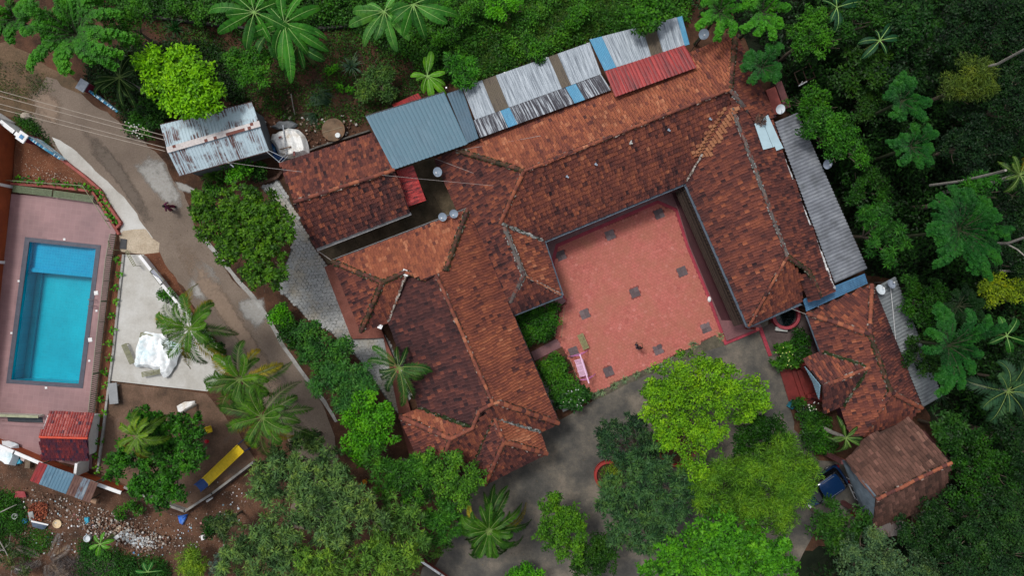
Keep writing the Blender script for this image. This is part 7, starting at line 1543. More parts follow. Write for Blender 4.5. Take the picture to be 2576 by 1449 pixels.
arms_tree('feathery_tree', 'drooping feathery tree over the north-east roof corner', 'tree', 1922, 165, 6.6, 12, 68, FEAD, 53, GF); arms_tree('feathery_tree', 'big feathery star tree in the middle right forest', 'tree', 2430, 575, 9.0, 34, 130, FEAD, 54, GF)
arms_tree('feathery_tree', 'large feathery tree with spread arms right of the cottage', 'tree', 2405, 872, 8.5, 17, 130, FEAD, 55, GF); arms_tree('feathery_tree', 'dim feathery tree above the forest bushes', 'tree', 2275, 250, 7.5, 12, 68, FEAD, 56, GF); arms_tree('feathery_tree', 'dark feathery tree below the dim one in the forest', 'tree', 2300, 365, 7.0, 11, 74, FEAD, 57, GF)
arms_tree('feathery_tree', 'shadowy feathery tree above the yellow shrub', 'tree', 2420, 770, 6.5, 10, 70, NIGHT, 58, GF)
forest = [([(2040, 75, 48), (2080, 110, 36), (2010, 110, 34), (2050, 40, 34)], 6.5, 'small', MID, 'leafy green tree right of the feathery pair at the top'),
 ([(2150, 50, 38), (2180, 20, 40), (2120, 80, 28), (2220, 50, 34)], 6.0, 'small', DEEP, 'deep green tree by the top edge banana'),
 ([(2260, 60, 45), (2300, 30, 44), (2290, 90, 38), (2330, 60, 36)], 6.5, 'broad', ((.006, .03, .006), (.018, .085, .010)), 'dark broad leaved tree right of the lone banana'),
 ([(2150, 160, 42), (2190, 190, 40), (2130, 200, 34), (2220, 160, 34)], 5.2, 'broad', ((.008, .032, .004), (.028, .10, .008)), 'dark tree with pointed leaves below the lone banana'),
 ([(2250, 190, 40), (2290, 150, 38), (2320, 190, 34)], 5.5, 'broad', NIGHT, 'night dark tree right of the lone banana'),
 ([(2410, 60, 55), (2460, 30, 50), (2380, 110, 44), (2450, 100, 44)], 7.5, 'small', NIGHT, 'very dark tree by the top edge of the right forest'),
 ([(2540, 40, 55), (2570, 100, 50), (2510, 90, 40)], 8.0, 'small', NIGHT, 'very dark tree in the top right corner'),
 ([(2425, 195, 40), (2465, 190, 38), (2440, 225, 38), (2400, 225, 30), (2480, 220, 24)], 8.0, 'fine', OLIVE, 'olive fine leaved round tree crossed by the bare trunk'),
 ([(2560, 200, 50), (2540, 270, 50), (2590, 300, 50)], 8.0, 'small', NIGHT, 'black green tree at the right edge below the bare trunk'),
 ([(2440, 320, 60), (2500, 360, 55), (2400, 370, 45), (2460, 400, 40)], 7.0, 'small', ((.003, .014, .004), (.009, .038, .010)), 'wide dark tree in the forest centre right'),
 ([(2020, 255, 30), (2050, 240, 30), (2075, 270, 30), (2035, 285, 28)], 4.5, 'small', MID, 'vine covered bush just east of the terracotta slab'),
 ([(2080, 310, 42), (2120, 330, 42), (2150, 365, 38), (2085, 350, 36), (2110, 380, 34), (2050, 300, 30), (2165, 395, 24), (2030, 330, 18)], 5.2, 'small', ((.012, .06, .006), (.040, .19, .010)), 'green vine clad tree hanging over the grey corrugated roof'),
 ([(2180, 290, 34), (2200, 240, 32), (2165, 240, 26)], 4.0, 'small', ((.006, .03, .004), (.025, .09, .010)), 'bush between the vine clad tree and the dim feathery tree'),
 ([(2215, 560, 36), (2250, 600, 34), (2200, 600, 30), (2180, 550, 26), (2240, 640, 26)], 6.0, 'feath', ((.010, .06, .008), (.035, .17, .014)), 'mid green tree left of the big feathery star tree'),
 ([(2160, 460, 30), (2195, 450, 30), (2220, 490, 26), (2150, 500, 22)], 3.8, 'small', DEEP, 'dark low tree beyond the dish on the grey roof'),
 ([(2450, 495, 42), (2480, 475, 34), (2420, 500, 28)], 8.6, 'feath', ((.010, .07, .006), (.03, .17, .010)), 'bright green topped tree above the big star tree'),
 ([(2525, 720, 34), (2550, 745, 28), (2500, 745, 26), (2485, 725, 20), (2565, 715, 18)], 4.6, 'small', ((.05, .11, .004), (.20, .30, .008)), 'yellow green bright shrub near the right edge'),
 ([(2310, 760, 40), (2350, 740, 36), (2330, 800, 38), (2290, 720, 30), (2380, 790, 30)], 5.0, 'small', DEEP, 'dark dense bush beyond the two dishes'),
 ([(2330, 870, 40), (2310, 910, 34), (2355, 920, 34)], 5.0, 'small', ((.008, .035, .004), (.028, .10, .010)), 'dark bush right of the roof behind the cottage'),
 ([(2560, 480, 45), (2540, 540, 40), (2580, 560, 40)], 6.5, 'small', NIGHT, 'dark tree at the right edge under the leaning trunk'),
 ([(2560, 640, 40), (2500, 660, 32), (2590, 680, 36)], 5.0, 'small', NIGHT, 'black bush below the bleached trunk'),
 ([(2560, 930, 50), (2520, 960, 40), (2590, 990, 50)], 6.0, 'small', NIGHT, 'dark tree at the right edge beside the fan palm'),
 ([(2400, 1090, 40), (2370, 1060, 34), (2430, 1130, 40), (2450, 1080, 40)], 5.5, 'broad', ((.008, .038, .006), (.025, .10, .012)), 'dark broad tree right of the car shelter roof'),
 ([(2450, 1180, 50), (2500, 1140, 50), (2430, 1240, 45), (2530, 1200, 50)], 6.5, 'small', DEEP, 'wide dark green tree far right of the car shelter'),
 ([(2560, 1080, 50), (2590, 1150, 50)], 7.5, 'small', NIGHT, 'night dark tree at the right edge below the fan palm'),
 ([(2340, 1310, 50), (2390, 1280, 45), (2300, 1350, 45), (2360, 1360, 50)], 6.0, 'small', ((.005, .025, .005), (.018, .07, .012)), 'dark green tree behind the tin apron of the shelter'),
 ([(2470, 1310, 60), (2530, 1280, 55), (2440, 1370, 55), (2520, 1360, 60)], 7.5, 'small', ((.006, .026, .006), (.022, .08, .014)), 'broad dark crown in the lower right forest'),
 ([(2570, 1400, 55), (2500, 1430, 50), (2420, 1440, 50)], 7.5, 'small', ((.006, .028, .008), (.022, .075, .018)), 'dark crown in the bottom right corner'),
 ([(2090, 1310, 44), (2130, 1335, 44), (2060, 1340, 36), (2165, 1310, 30), (2100, 1360, 36)], 5.0, 'broad', ((.008, .035, .005), (.032, .12, .012)), 'dark green tree left of the tin apron'),
 ([(2170, 1380, 50), (2220, 1395, 46), (2150, 1425, 44), (2240, 1430, 44), (2195, 1350, 32)], 6.5, 'small', ((.020, .055, .022), (.085, .17, .07)), 'grey green tree at the bottom below the car shelter'),
 ([(2310, 1425, 46), (2360, 1440, 44), (2280, 1455, 36)], 6.2, 'small', ((.015, .05, .018), (.06, .13, .05)), 'dull green tree at the bottom edge right of the grey one')]
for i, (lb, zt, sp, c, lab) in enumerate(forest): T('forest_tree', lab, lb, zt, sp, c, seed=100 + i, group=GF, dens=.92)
palm('fan_palm', 'large pale fronded palm at the right forest edge', 2535, 985, 6.5, 12, 100, ((.012, .05, .022), (.05, .14, .055)), 60, ll=.8, lw=.07, old=0); palm('small_palm', 'yellowish palm top cut by the right edge', 2565, 440, 9.0, 12, 62, ((.03, .09, .012), (.12, .22, .03)), 61, old=.1)
tuft('spiky_plant', 'spiky grass tuft at the corner of the roof behind the cottage', 'spiky plant', 2362, 992, 34, 1.6, .06, ((.02, .06, .03), (.08, .16, .08)), 62); tuft('fern_clump', 'spiky fern below the terracotta slab', 'fern', 2025, 290, 40, 1.3, .09, ((.012, .05, .008), (.05, .15, .02)), 63); tuft('spiky_plant', 'faint spiky palm seedling in the dark grass of the forest', 'spiky plant', 2225, 275, 40, 1.5, .05, ((.01, .035, .018), (.035, .09, .045)), 64)
# ---- lane centre
T('ornamental_tree', 'large ornamental tree with yellowish tips beside the lane', [(505, 515, 34), (550, 520, 46), (610, 510, 46), (660, 520, 44), (690, 560, 42), (530, 565, 42), (590, 575, 54), (650, 595, 52), (600, 630, 46), (680, 625, 40), (640, 660, 42), (570, 610, 32), (655, 705, 34), (690, 690, 30), (640, 545, 44), (720, 590, 22), (560, 650, 18)], 6.6, 'whorl', ((.010, .048, .002), (.068, .20, .006)), seed=200, dens=1.35)
T('leafy_shrub', 'bright leafy shrub below the tin shed', [(590, 435, 28), (610, 420, 18)], 2.2, 'small', BRIGHT, seed=201); tuft('spiky_plant', 'light green spiky dracaena below the tin shed', 'spiky plant', 540, 440, 60, 1.5, .09, ((.04, .13, .015), (.13, .32, .05)), 202); tuft('spiky_plant', 'dark spiky dracaena beside the pole foot', 'spiky plant', 560, 455, 40, 1.2, .08, MID, 203)
T('round_shrub', 'dark round shrub at the annex corner', [(645, 435, 20), (655, 420, 14)], 1.4, 'small', DEEP, seed=204); T('low_shrub', 'low weeds left of the ornamental tree crown', [(520, 480, 16), (500, 495, 14), (545, 475, 14)], .9, 'small', MID, seed=205)
tuft('palm_sapling', 'feathery sapling with thin pale leaves above the ornamental tree', 'sapling', 530, 490, 26, 1.3, .06, ((.03, .10, .02), (.09, .22, .05)), 206)
T('bright_shrub', 'bright shrub in a bed at the driveway entrance', [(700, 785, 22), (715, 800, 18), (690, 800, 16), (710, 772, 14)], 1.8, 'small', BRIGHT, seed=207)
T('hedge_shrub', 'dark creeping shrub below the entrance shrub', [(715, 825, 24), (740, 845, 26), (735, 815, 20), (758, 862, 22), (722, 845, 20)], 1.6, 'small', DEEP, seed=208)
T('leafy_tree', 'rounded mid green tree along the lane below the creeper', [(785, 850, 34), (820, 870, 38), (800, 900, 38), (850, 890, 34), (775, 880, 28), (840, 930, 30), (870, 870, 20), (765, 835, 22), (800, 935, 26), (860, 915, 28)], 4.0, 'small', ((.012, .06, .008), (.05, .19, .025)), seed=209)
T('leafy_tree', 'softer green tree above the bright one along the lane', [(830, 960, 38), (870, 975, 34), (800, 985, 28), (900, 940, 28), (850, 1000, 30), (890, 1010, 28), (925, 965, 22), (845, 930, 28), (900, 985, 30), (815, 960, 26)], 4.4, 'feath', ((.014, .07, .010), (.055, .21, .035)), seed=210)
T('bright_tree', 'vivid green tree beside the hall and the lane', [(900, 1040, 44), (945, 1050, 44), (925, 1090, 48), (895, 1110, 38), (960, 1100, 36), (930, 1010, 34), (915, 1140, 34), (965, 1060, 26)], 4.8, 'small', ((.018, .11, .003), (.085, .34, .008)), seed=211)
T('leafy_tree', 'soft mid green tree left of the porch', [(980, 1190, 40), (1020, 1200, 42), (1050, 1170, 38), (990, 1230, 40), (1040, 1240, 42), (950, 1160, 30), (1080, 1200, 34)], 5.2, 'feath', ((.014, .07, .006), (.06, .22, .015)), seed=212)
T('leafy_tree', 'bright small leaved tree touching the porch roof', [(1120, 1180, 38), (1160, 1200, 42), (1190, 1215, 32), (1150, 1240, 38), (1110, 1225, 34), (1080, 1160, 24), (1145, 1150, 18), (1065, 1150, 16)], 5.4, 'small', ((.022, .085, .006), (.095, .27, .018)), seed=213)
T('leafy_tree', 'green tree left of the dark fronded palm', [(1110, 1290, 38), (1140, 1320, 36), (1100, 1340, 34), (1130, 1275, 26), (1080, 1310, 26)], 5.0, 'feath', ((.014, .075, .006), (.055, .22, .015)), seed=214)
T('thin_shrub', 'sparse shrub at the driveway left of the palm', [(1095, 1385, 22), (1075, 1375, 18), (1120, 1370, 16)], 2.0, 'open', ((.03, .10, .012), (.10, .24, .03)), seed=215)
# mango trees
MG = 'mango trees of the lower middle'
T('mango_tree', 'grey green mango tree at the top left of the mango group', [(700, 1175, 44), (660, 1195, 38), (735, 1190, 40), (690, 1220, 40), (655, 1235, 34), (750, 1230, 36)], 6.6, 'mango', MANGO, seed=220, group=MG)
T('mango_tree', 'mango tree with a domed crown beside the lane end', [(830, 1170, 40), (790, 1190, 42), (860, 1195, 34), (815, 1225, 40), (770, 1220, 32), (745, 1285, 40), (735, 1330, 34)], 6.8, 'mango', MANGO, seed=221, group=MG)
T('mango_tree', 'widest mango tree in the middle of the mango group', [(850, 1260, 50), (900, 1270, 46), (800, 1290, 48), (860, 1320, 48), (930, 1310, 42), (790, 1250, 40), (830, 1350, 40)], 7.4, 'mango', MANGO, seed=222, group=MG)
T('mango_tree', 'mango tree at the bottom left of the group', [(600, 1385, 42), (650, 1350, 40), (690, 1320, 38), (640, 1400, 48), (700, 1380, 46), (580, 1420, 36), (720, 1430, 48), (650, 1445, 44)], 6.8, 'mango', MANGO, seed=223, group=MG)
T('mango_tree', 'mango tree at the bottom centre with yellow green patches', [(800, 1400, 50), (860, 1420, 50), (920, 1400, 48), (970, 1380, 42), (1000, 1430, 50), (940, 1440, 50), (780, 1445, 44), (1030, 1400, 34)], 7.2, 'mango', ((.028, .085, .008), (.14, .31, .035)), seed=224, group=MG)
T('mango_tree', 'mango tree between the widest crown and the palm', [(990, 1290, 38), (1020, 1330, 40), (970, 1330, 36), (1050, 1360, 34), (1045, 1300, 28)], 6.2, 'mango', ((.024, .078, .010), (.115, .27, .04)), seed=225, group=MG)
T('mango_sapling', 'small umbrella shaped mango crown at the lane edge', [(770, 1110, 32), (795, 1125, 22), (745, 1120, 18)], 4.0, 'mango', MANGO, seed=226, flat=.4)
T('mango_branch_tree', 'sparse mango sapling over the dump soil', [(555, 1320, 20), (580, 1310, 18), (560, 1345, 14)], 3.4, 'mango', ((.02, .06, .015), (.10, .18, .05)), seed=227, flat=.5); T('round_shrub', 'dark green bush on the dump soil left of the mango group', [(530, 1325, 20), (520, 1345, 12), (545, 1310, 12)], 1.4, 'small', DEEP, seed=228); T('grey_tree', 'thin grey leaved bush at the bottom left of the mango group', [(560, 1400, 26), (545, 1430, 24)], 2.6, 'open', ((.03, .055, .04), (.10, .16, .12)), seed=229)
# lower garden
T('garden_tree', 'large dark leaved garden tree behind the yellow slide', [(380, 1060, 34), (420, 1085, 40), (465, 1070, 34), (480, 1110, 34), (430, 1140, 44), (380, 1110, 36), (330, 1150, 40), (290, 1180, 30), (360, 1190, 44), (420, 1210, 44), (470, 1165, 34), (400, 1250, 34), (350, 1235, 24), (345, 1050, 22), (495, 1140, 20), (450, 1240, 28)], 4.6, 'whorl', ((.008, .045, .003), (.040, .19, .008)), seed=230, dens=1.5)
palm('areca_palm', 'short bright areca palm inside the dark garden tree', 345, 1098, 6.0, 17, 68, ((.045, .12, .008), (.20, .38, .03)), 231, base=(400, 1070), ll=.60, lw=.05, old=.12, droop=.7, nl=36)
palm('feather_palm', 'large palm standing over the patio end of the garden wall', 478, 826, 6.4, 24, 118, PALM, 232, base=(490, 800), ll=.62, lw=.052, old=.20, droop=.6, nl=25)
palm('feather_palm', 'palm with yellowing fronds above the lower pair', 605, 955, 6.8, 26, 112, PALM, 233, ll=.62, lw=.052, old=.22, droop=.6, nl=25)
palm('feather_palm', 'lowest of the three big palms near the lane', 660, 1050, 7.2, 28, 122, PALM, 234, ll=.62, lw=.052, old=.15, droop=.6, nl=25)
palm('bent_palm', 'dark palm bent over the hall eave by the grey pavers', 1003, 925, 4.8, 13, 85, ((.012, .055, .010), (.055, .17, .020)), 235, ll=.5, lw=.05, old=0, droop=1.0, nl=26, arms=[(148, .85), (128, .95), (12, .95), (350, .9), (330, .8), (292, 1.1), (305, 1.05), (278, .9), (200, .7), (235, .85), (60, .6), (100, .6), (215, .8)])
palm('sago_palm', 'dark glossy palm with brown tipped fronds on the driveway', 1230, 1335, 5.6, 48, 106, ((.008, .045, .004), (.060, .19, .010)), 236, ll=.48, lw=.065, old=.10, droop=.9, nl=30, vee=.7)
palm('small_palm', 'small bushy palm at the left corner of the car shelter', 2128, 1102, 4.6, 16, 52, ((.012, .05, .010), (.075, .18, .022)), 237, ll=.40, lw=.05, old=0, droop=.5)
T('flower_shrub', 'flowering shrub at the diagonal garden wall under the palm', [(520, 855, 22), (545, 880, 18), (505, 835, 14)], 1.5, 'small', DEEP, seed=238); T('low_shrub', 'small dark shrub inside the garden wall above the palm', [(415, 738, 16), (430, 748, 12)], .9, 'small', MID, seed=239)
T('bright_shrub', 'bright upright shrub at the bottom edge near the dump', [(485, 1405, 26), (475, 1435, 22), (500, 1430, 18)], 2.0, 'fine', ((.07, .18, .01), (.20, .38, .03)), seed=240); T('weedy_shrub', 'sparse shrub between the wire fence and the rubble heap', [(325, 1270, 22), (305, 1290, 16), (345, 1285, 14)], 1.0, 'open', MID, seed=241)
undergrowth('dump_weeds', 'green weeds creeping over the lower dump', 'weeds', [(205, 1360), (250, 1375), (330, 1400), (420, 1410), (430, 1470), (200, 1470)], 9000, .45, .17, .08, ((.012, .07, .006), (.05, .20, .016)), 242, thin=.15)
undergrowth('dump_weeds', 'patchy weeds left of the patchwork shed', 'weeds', [(-40, 1235), (40, 1240), (70, 1290), (60, 1330), (-40, 1360)], 5500, .35, .16, .08, MID, 243, thin=.1); undergrowth('dump_weeds', 'thin weeds around the dark board on the dump', 'weeds', [(0, 1320), (120, 1330), (140, 1370), (90, 1400), (0, 1400)], 3000, .3, .15, .07, MID, 244, thin=.35)
undergrowth('verge_weeds', 'grassy weeds along the left road shoulder', 'weeds', [(-40, 150), (60, 160), (130, 215), (90, 260), (20, 240), (-40, 230)], 2600, .12, .13, .05, ((.03, .06, .012), (.09, .14, .03)), 245, thin=.55); undergrowth('verge_weeds', 'weeds growing outside the white wall corner', 'weeds', [(40, 295), (75, 300), (115, 345), (125, 368), (100, 345)], 1800, .35, .14, .07, MID, 246, thin=.2)
# dead fronds and dry branches bottom left
rng = np.random.default_rng(9); t = thing('dead_palm_frond_heap', 'heap of dry grey palm fronds at the bottom left', 'dead fronds', P(130, 1425, 0)); dm = leaf_mat((.07, .055, .045), (.28, .24, .21), .05)
for k in range(9):
    Q, V, path = frond_quads(rng, tuple(P(118, 1412, .35)), rng.uniform(0, 6.28), rng.uniform(1.5, 2.9), .05, .1, 17, .5, .03, .5, .1, .2); fr = link('dead_frond', leaves_mesh('dead_frond', Q, V, dm), t)
for i, (a, b, lab) in enumerate((((-20, 1330), (40, 1440), 'long dry branch at the bottom left edge'), ((0, 1290), (42, 1270), 'thin pale stick on the weeds at the left edge'))):
    t = thing('dry_branch', lab, 'branch', P(*a, 0)); mb = MB(); A, B = P(*a, .3), P(*b, .2); pr = random.Random(i); mb.tube([A, A.lerp(B, .5) + Vector((.2, .1, .2)), B], [.05, .04, .02], 6)
    if i == 0:
        for k in range(9): s0 = A.lerp(B, pr.random()); an = pr.uniform(0, 6.28); mb.tube([s0, s0 + Vector((math.cos(an), math.sin(an), .25)) * pr.uniform(.5, 1.0), s0 + Vector((math.cos(an + .4), math.sin(an + .4), .2)) * pr.uniform(1.1, 1.9)], [.028, .02, .008], 5)
    mb.build('branch', M_BARK_PALE, t)
T('twiggy_bush', 'sparse grey twiggy bush in the bottom left corner', [(25, 1400, 30), (60, 1430, 26)], 1.6, 'open', ((.02, .04, .015), (.08, .12, .04)), seed=247, dens=.6)
undergrowth('dry_brush', 'dry brown brushwood at the bottom edge', 'brushwood', [(140, 1400), (290, 1405), (300, 1470), (130, 1470)], 4200, .35, .4, .025, ((.04, .03, .028), (.20, .16, .14)), 248, trans=.02)
# planter strip plants
def little_plant(label, px, py, z0, r, cols, seed, name='bedding_plant', n=16, lw=.13, ll=.26, group=None):
    rng = np.random.default_rng(seed); q = np.array(P(px, py, z0)); t = thing(name, label, 'plant', tuple(q), group); ang = rng.random(n) * 6.28; rad = rng.random(n) ** .6 * r
    p = q + np.stack([np.cos(ang) * rad * .5, np.sin(ang) * rad * .5, rng.uniform(.06, .32, n)], 1); ax = np.stack([np.cos(ang), np.sin(ang), rng.normal(.0, .25, n)], 1); a, b = leaf_quads(p, ax, np.stack([rng.normal(0, .25, n), rng.normal(0, .25, n), np.ones(n)], 1), ll * rng.uniform(.7, 1.2, n), lw * rng.uniform(.8, 1.2, n), rng.uniform(.2, 1, n))
    link('leaves', leaves_mesh('leaves', [a], [b], leaf_mat(*cols)), t); MB().tube([tuple(q), tuple(q + np.array([0, 0, .22]))], .018, 5).build('stem', M_BARK, t); return t
order = ['topmost', 'second', 'third', 'fourth', 'fifth', 'sixth', 'seventh', 'eighth', 'ninth', 'tenth', 'eleventh', 'twelfth', 'thirteenth', 'fourteenth', 'fifteenth', 'sixteenth']
for i in range(16):
    f = i / 15; py = 655 + f * 525; px = 303 - f * 61 + (4 if i % 2 else -3); little_plant('%s leafy plant counted down the strip beside the balustrade' % order[i], px, py, .06, .34, BRIGHT if i % 3 else ((.05, .2, .01), (.16, .42, .02)), 300 + i, n=16, group='plants in the strip beside the balustrade')
for i, (px, py) in enumerate(((48, 450), (72, 452), (105, 458), (143, 462), (172, 466), (198, 468), (220, 470), (236, 476))):
    little_plant('%s small plant from the left in the row above the slatted benches' % ['first', 'second', 'third', 'fourth', 'fifth', 'sixth', 'seventh', 'eighth'][i], px, py, .12, .36, MID if i % 2 else BRIGHT, 320 + i, n=20, group='plants above the slatted benches')
for i, (px, py) in enumerate(((252, 487), (259, 502), (270, 520), (278, 538), (290, 556))): little_plant('%s plant down the narrow red kerbed bed' % ['first', 'second', 'third', 'fourth', 'last'][i], px, py, .12, .36, BRIGHT, 330 + i, n=20, group='plants in the red kerbed bed')
little_plant('small weed in the planter corner below the white wall', 55, 338, .12, .3, MID, 340, n=18)
# courtyard edge tufts
for i, (px, py, r_) in enumerate(((1812, 846, .5), (1744, 868, .62), (1712, 893, .5), (1682, 908, .5), (1630, 930, .4), (1600, 942, .45), (1572, 955, .45), (1545, 970, .50), (1512, 985, .55), (1495, 995, .4), (1660, 920, .35))):
    tuft('spider_plant', ['pale tuft nearest the crimson verandah corner', 'tallest pale tuft right of the yellow green tree', 'pale tuft just above the yellow green tree, right one', 'pale tuft just above the yellow green tree, left one', 'pale tuft where the tree crown meets the paving', 'sixth pale tuft along the courtyard edge', 'seventh pale tuft along the courtyard edge', 'eighth pale tuft along the courtyard edge', 'pale tuft right of the green stool', 'small tuft below the green stool', 'little tuft hidden by the tree edge'][i], 'plant', px, py, 60, r_ * 1.15, .05, ((.10, .17, .07), (.34, .46, .24)), 350 + i, 'pale tufts along the courtyard edge', spread=1.0)
# hedges
T('courtyard_hedge', 'square clipped hedge left of the upper courtyard corner', [(1330, 800, 26), (1350, 790, 26), (1375, 785, 24), (1392, 775, 16), (1335, 830, 28), (1360, 820, 30), (1385, 810, 24), (1328, 855, 16), (1348, 845, 22), (1374, 838, 18), (1312, 812, 12)], 1.3, 'small', ((.008, .05, .002), (.040, .17, .008)), seed=260, flat=.45)
T('courtyard_hedge', 'irregular leafy hedge left of the pink swing', [(1372, 922, 18), (1395, 915, 20), (1410, 925, 22), (1380, 945, 26), (1405, 955, 26), (1425, 970, 22), (1400, 985, 20)], 1.5, 'small', ((.012, .06, .003), (.055, .20, .010)), seed=261, flat=.5)
T('flowering_shrub', 'dark shrub with white flowers beside the green stool', [(1445, 990, 26), (1420, 1005, 24), (1455, 1012, 20), (1405, 1015, 18), (1465, 995, 16)], 1.5, 'whorl', ((.008, .05, .006), (.035, .15, .016)), seed=262, flat=.5)
T('round_shrub', 'glossy round shrub with pale blossoms by the east porch', [(1970, 890, 26), (1990, 905, 22), (1960, 910, 18), (1985, 880, 20)], 1.5, 'whorl', ((.012, .065, .003), (.055, .20, .010)), seed=263); T('round_shrub', 'dark upright shrub between the fish tank and cottage wall', [(2015, 860, 20), (2020, 880, 20), (2010, 840, 14), (2005, 900, 18)], 1.6, 'small', DEEP, seed=264)
T('flowering_shrub', 'dark flower bed shrubs below the cottage porch', [(2030, 1035, 26), (2050, 1050, 28), (2035, 1075, 26), (2065, 1080, 28), (2060, 1110, 28), (2040, 1110, 20), (2010, 1018, 16), (2085, 1120, 20)], 1.3, 'small', ((.006, .035, .004), (.030, .12, .010)), seed=265, flat=.5)
T('leafy_shrub', 'brighter shrub at the lower end of the cottage flower bed', [(2075, 1095, 18), (2062, 1125, 16)], 1.6, 'small', MID, seed=266)
# white blossom
def blossoms(label, pts, z, r_, n, seed, name='blossom', col=(.8, .8, .76)):
    rng = np.random.default_rng(seed); Q = []; V = []
    for px, py in pts:
        q = np.array(P(px, py, z)); m = n; p = q + np.stack([rng.normal(0, r_, m), rng.normal(0, r_, m), rng.normal(0, .06, m)], 1)
        for k in range(4): ax = np.stack([np.full(m, math.cos(k * 1.57)), np.full(m, math.sin(k * 1.57)), np.zeros(m)], 1); a, b = leaf_quads(p, ax, np.tile([[0, 0, 1.0]], (m, 1)), np.full(m, .06), np.full(m, .05), np.full(m, .5)); Q.append(a); V.append(b)
    link(name, leaves_mesh(name, Q, V, leaf_mat(col, col, .2)), None, label, 'flowers', None, 'stuff')
blossoms('tiny white flowers on the shrub beside the green stool', [(1445, 985), (1440, 1008), (1425, 1000), (1458, 1010)], 1.55, .35, 7, 1); blossoms('tiny white flowers on the bed below the cottage porch', [(2040, 1028), (2044, 1020)], 1.35, .22, 7, 2); blossoms('tiny white flowers on the shrub at the lane verge', [(345, 325), (338, 318), (352, 332)], 1.7, .25, 10, 3); blossoms('pale blossoms on the round shrub by the east porch', [(1970, 890), (1990, 900)], 1.6, .3, 6, 4, col=(.6, .7, .2)); blossoms('white flowers at the diagonal wall under the palm', [(518, 850), (545, 878)], 1.6, .25, 9, 5)
# driveway trees
T('yellow_green_tree', 'large airy yellow green tree over the lower courtyard edge', [(1680, 950, 42), (1730, 935, 46), (1790, 950, 48), (1840, 960, 44), (1885, 980, 42), (1915, 1010, 30), (1660, 1000, 40), (1710, 1000, 50), (1770, 1005, 50), (1830, 1020, 44), (1880, 1025, 34), (1690, 1060, 44), (1745, 1065, 46), (1800, 1075, 38), (1690, 1110, 36), (1740, 1120, 38), (1790, 1115, 30), (1735, 1165, 28), (1765, 1185, 20), (1750, 1205, 16), (1635, 970, 26), (1640, 1030, 30), (1670, 1080, 28)], 6.8, 'open', YG, seed=270, dens=1.35)
T('dark_tree', 'very dark dense tree right of the yellow green tree', [(1900, 1070, 40), (1940, 1080, 40), (1920, 1110, 40), (1880, 1110, 34), (1960, 1115, 30), (1860, 1135, 24)], 5.4, 'small', ((.004, .03, .002), (.018, .085, .004)), seed=271)
T('casuarina_tree', 'feathery light green casuarina tree, its upper half', [(1960, 1140, 42), (2000, 1170, 44), (1930, 1180, 44), (1890, 1190, 40), (2010, 1215, 36), (1970, 1215, 40), (1975, 1105, 24), (2022, 1245, 30), (2030, 1190, 26)], 7.0, 'fine', CAS, seed=272, dens=1.1)
T('casuarina_tree', 'feathery light green casuarina tree left of the blue car', [(1790, 1220, 38), (1840, 1230, 42), (1770, 1260, 34), (1820, 1275, 40), (1880, 1260, 42), (1930, 1270, 44), (1980, 1260, 36), (1900, 1310, 36), (1960, 1310, 32), (1820, 1190, 30), (1860, 1170, 30), (1745, 1225, 30)], 6.6, 'fine', CAS, seed=273, dens=1.1)
T('grey_green_tree', 'grey green needle leaved tree in the middle of the driveway', [(1600, 1180, 44), (1650, 1165, 40), (1690, 1190, 38), (1560, 1230, 44), (1610, 1240, 50), (1670, 1235, 46), (1710, 1230, 30), (1540, 1280, 38), (1590, 1295, 48), (1650, 1290, 48), (1695, 1290, 34), (1560, 1335, 38), (1620, 1345, 46), (1675, 1335, 34), (1530, 1240, 24)], 6.8, 'mango', ((.010, .042, .014), (.065, .17, .050)), seed=274, dens=1.1)
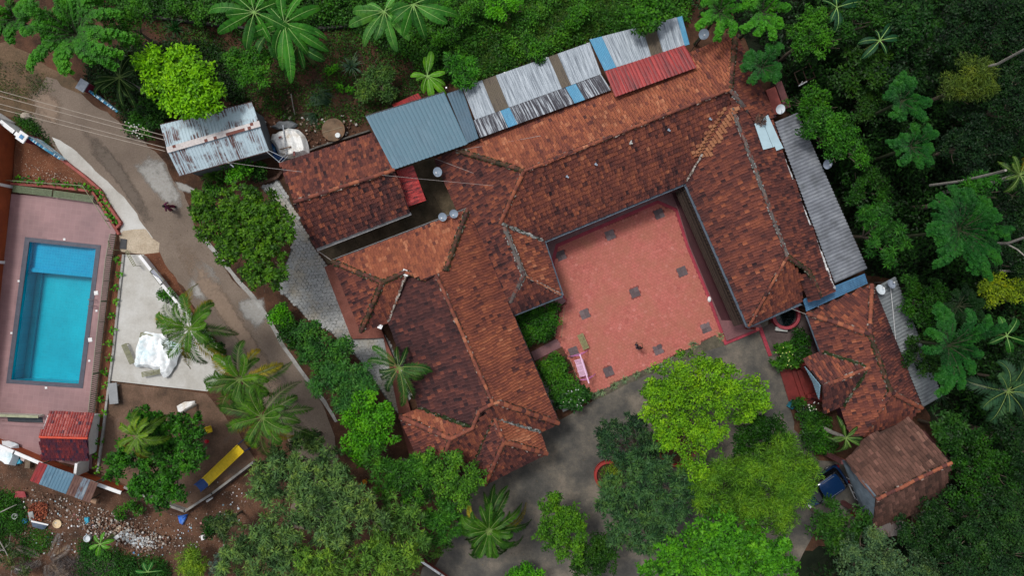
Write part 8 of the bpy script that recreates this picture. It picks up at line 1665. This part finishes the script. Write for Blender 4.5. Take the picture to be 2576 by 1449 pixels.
for i, (lb, lab) in enumerate((([(1520, 1085, 20), (1513, 1100, 16), (1530, 1100, 14)], 'small dark tufted crown at the left of the driveway'), ([(1555, 1080, 14), (1572, 1090, 14), (1545, 1068, 10), (1640, 1130, 22), (1600, 1140, 24), (1570, 1160, 26)], 'sparse dark foliage between the driveway tufts'), ([(1595, 1060, 18), (1612, 1075, 14), (1585, 1050, 10)], 'dark tuft nearest the yellow green tree'), ([(1630, 1115, 20), (1618, 1100, 14)], 'dark tuft right above the grey green tree'), ([(1535, 1135, 20), (1520, 1140, 12), (1560, 1150, 16)], 'dark tuft above the round red planter'))): T('tufted_tree', lab, lb, 5.0, 'mango', ((.010, .040, .016), (.045, .12, .045)), seed=280 + i, flat=.5, dens=.9, trunk=(1600, 1150))
T('plumeria_shrub', 'twiggy shrub growing inside the round red planter', [(1535, 1185, 18), (1550, 1200, 16), (1528, 1205, 14)], 2.2, 'open', ((.03, .08, .008), (.14, .25, .02)), seed=286)
T('leafy_tree', 'mid green tree left of the grey green tree', [(1385, 1270, 26), (1410, 1290, 34), (1440, 1300, 34), (1400, 1330, 38), (1445, 1345, 36), (1370, 1335, 24), (1410, 1380, 32), (1450, 1385, 28), (1395, 1255, 16)], 5.0, 'small', ((.018, .075, .004), (.080, .24, .010)), seed=287)
T('dark_tree', 'dark tree at the bottom below the mid green driveway tree', [(1490, 1385, 36), (1520, 1410, 38), (1480, 1430, 36), (1540, 1385, 26), (1510, 1360, 24)], 4.6, 'small', ((.006, .032, .003), (.025, .095, .006)), seed=288)
T('bright_tree', 'broad bright green tree at the bottom centre right', [(1810, 1320, 40), (1850, 1345, 48), (1790, 1370, 50), (1740, 1390, 48), (1690, 1410, 46), (1840, 1400, 58), (1900, 1365, 46), (1930, 1400, 50), (1960, 1440, 50), (1890, 1430, 56), (1770, 1430, 56), (1650, 1440, 40), (1820, 1450, 56), (1960, 1370, 30), (1985, 1415, 26), (1745, 1335, 34)], 7.6, 'whorl', ((.014, .085, .003), (.080, .31, .012)), seed=289, dens=1.05)
T('round_shrub', 'green bush top at the bottom edge of the driveway', [(1320, 1440, 26), (1350, 1450, 24), (1295, 1450, 16)], 2.2, 'small', BRIGHT, seed=290)
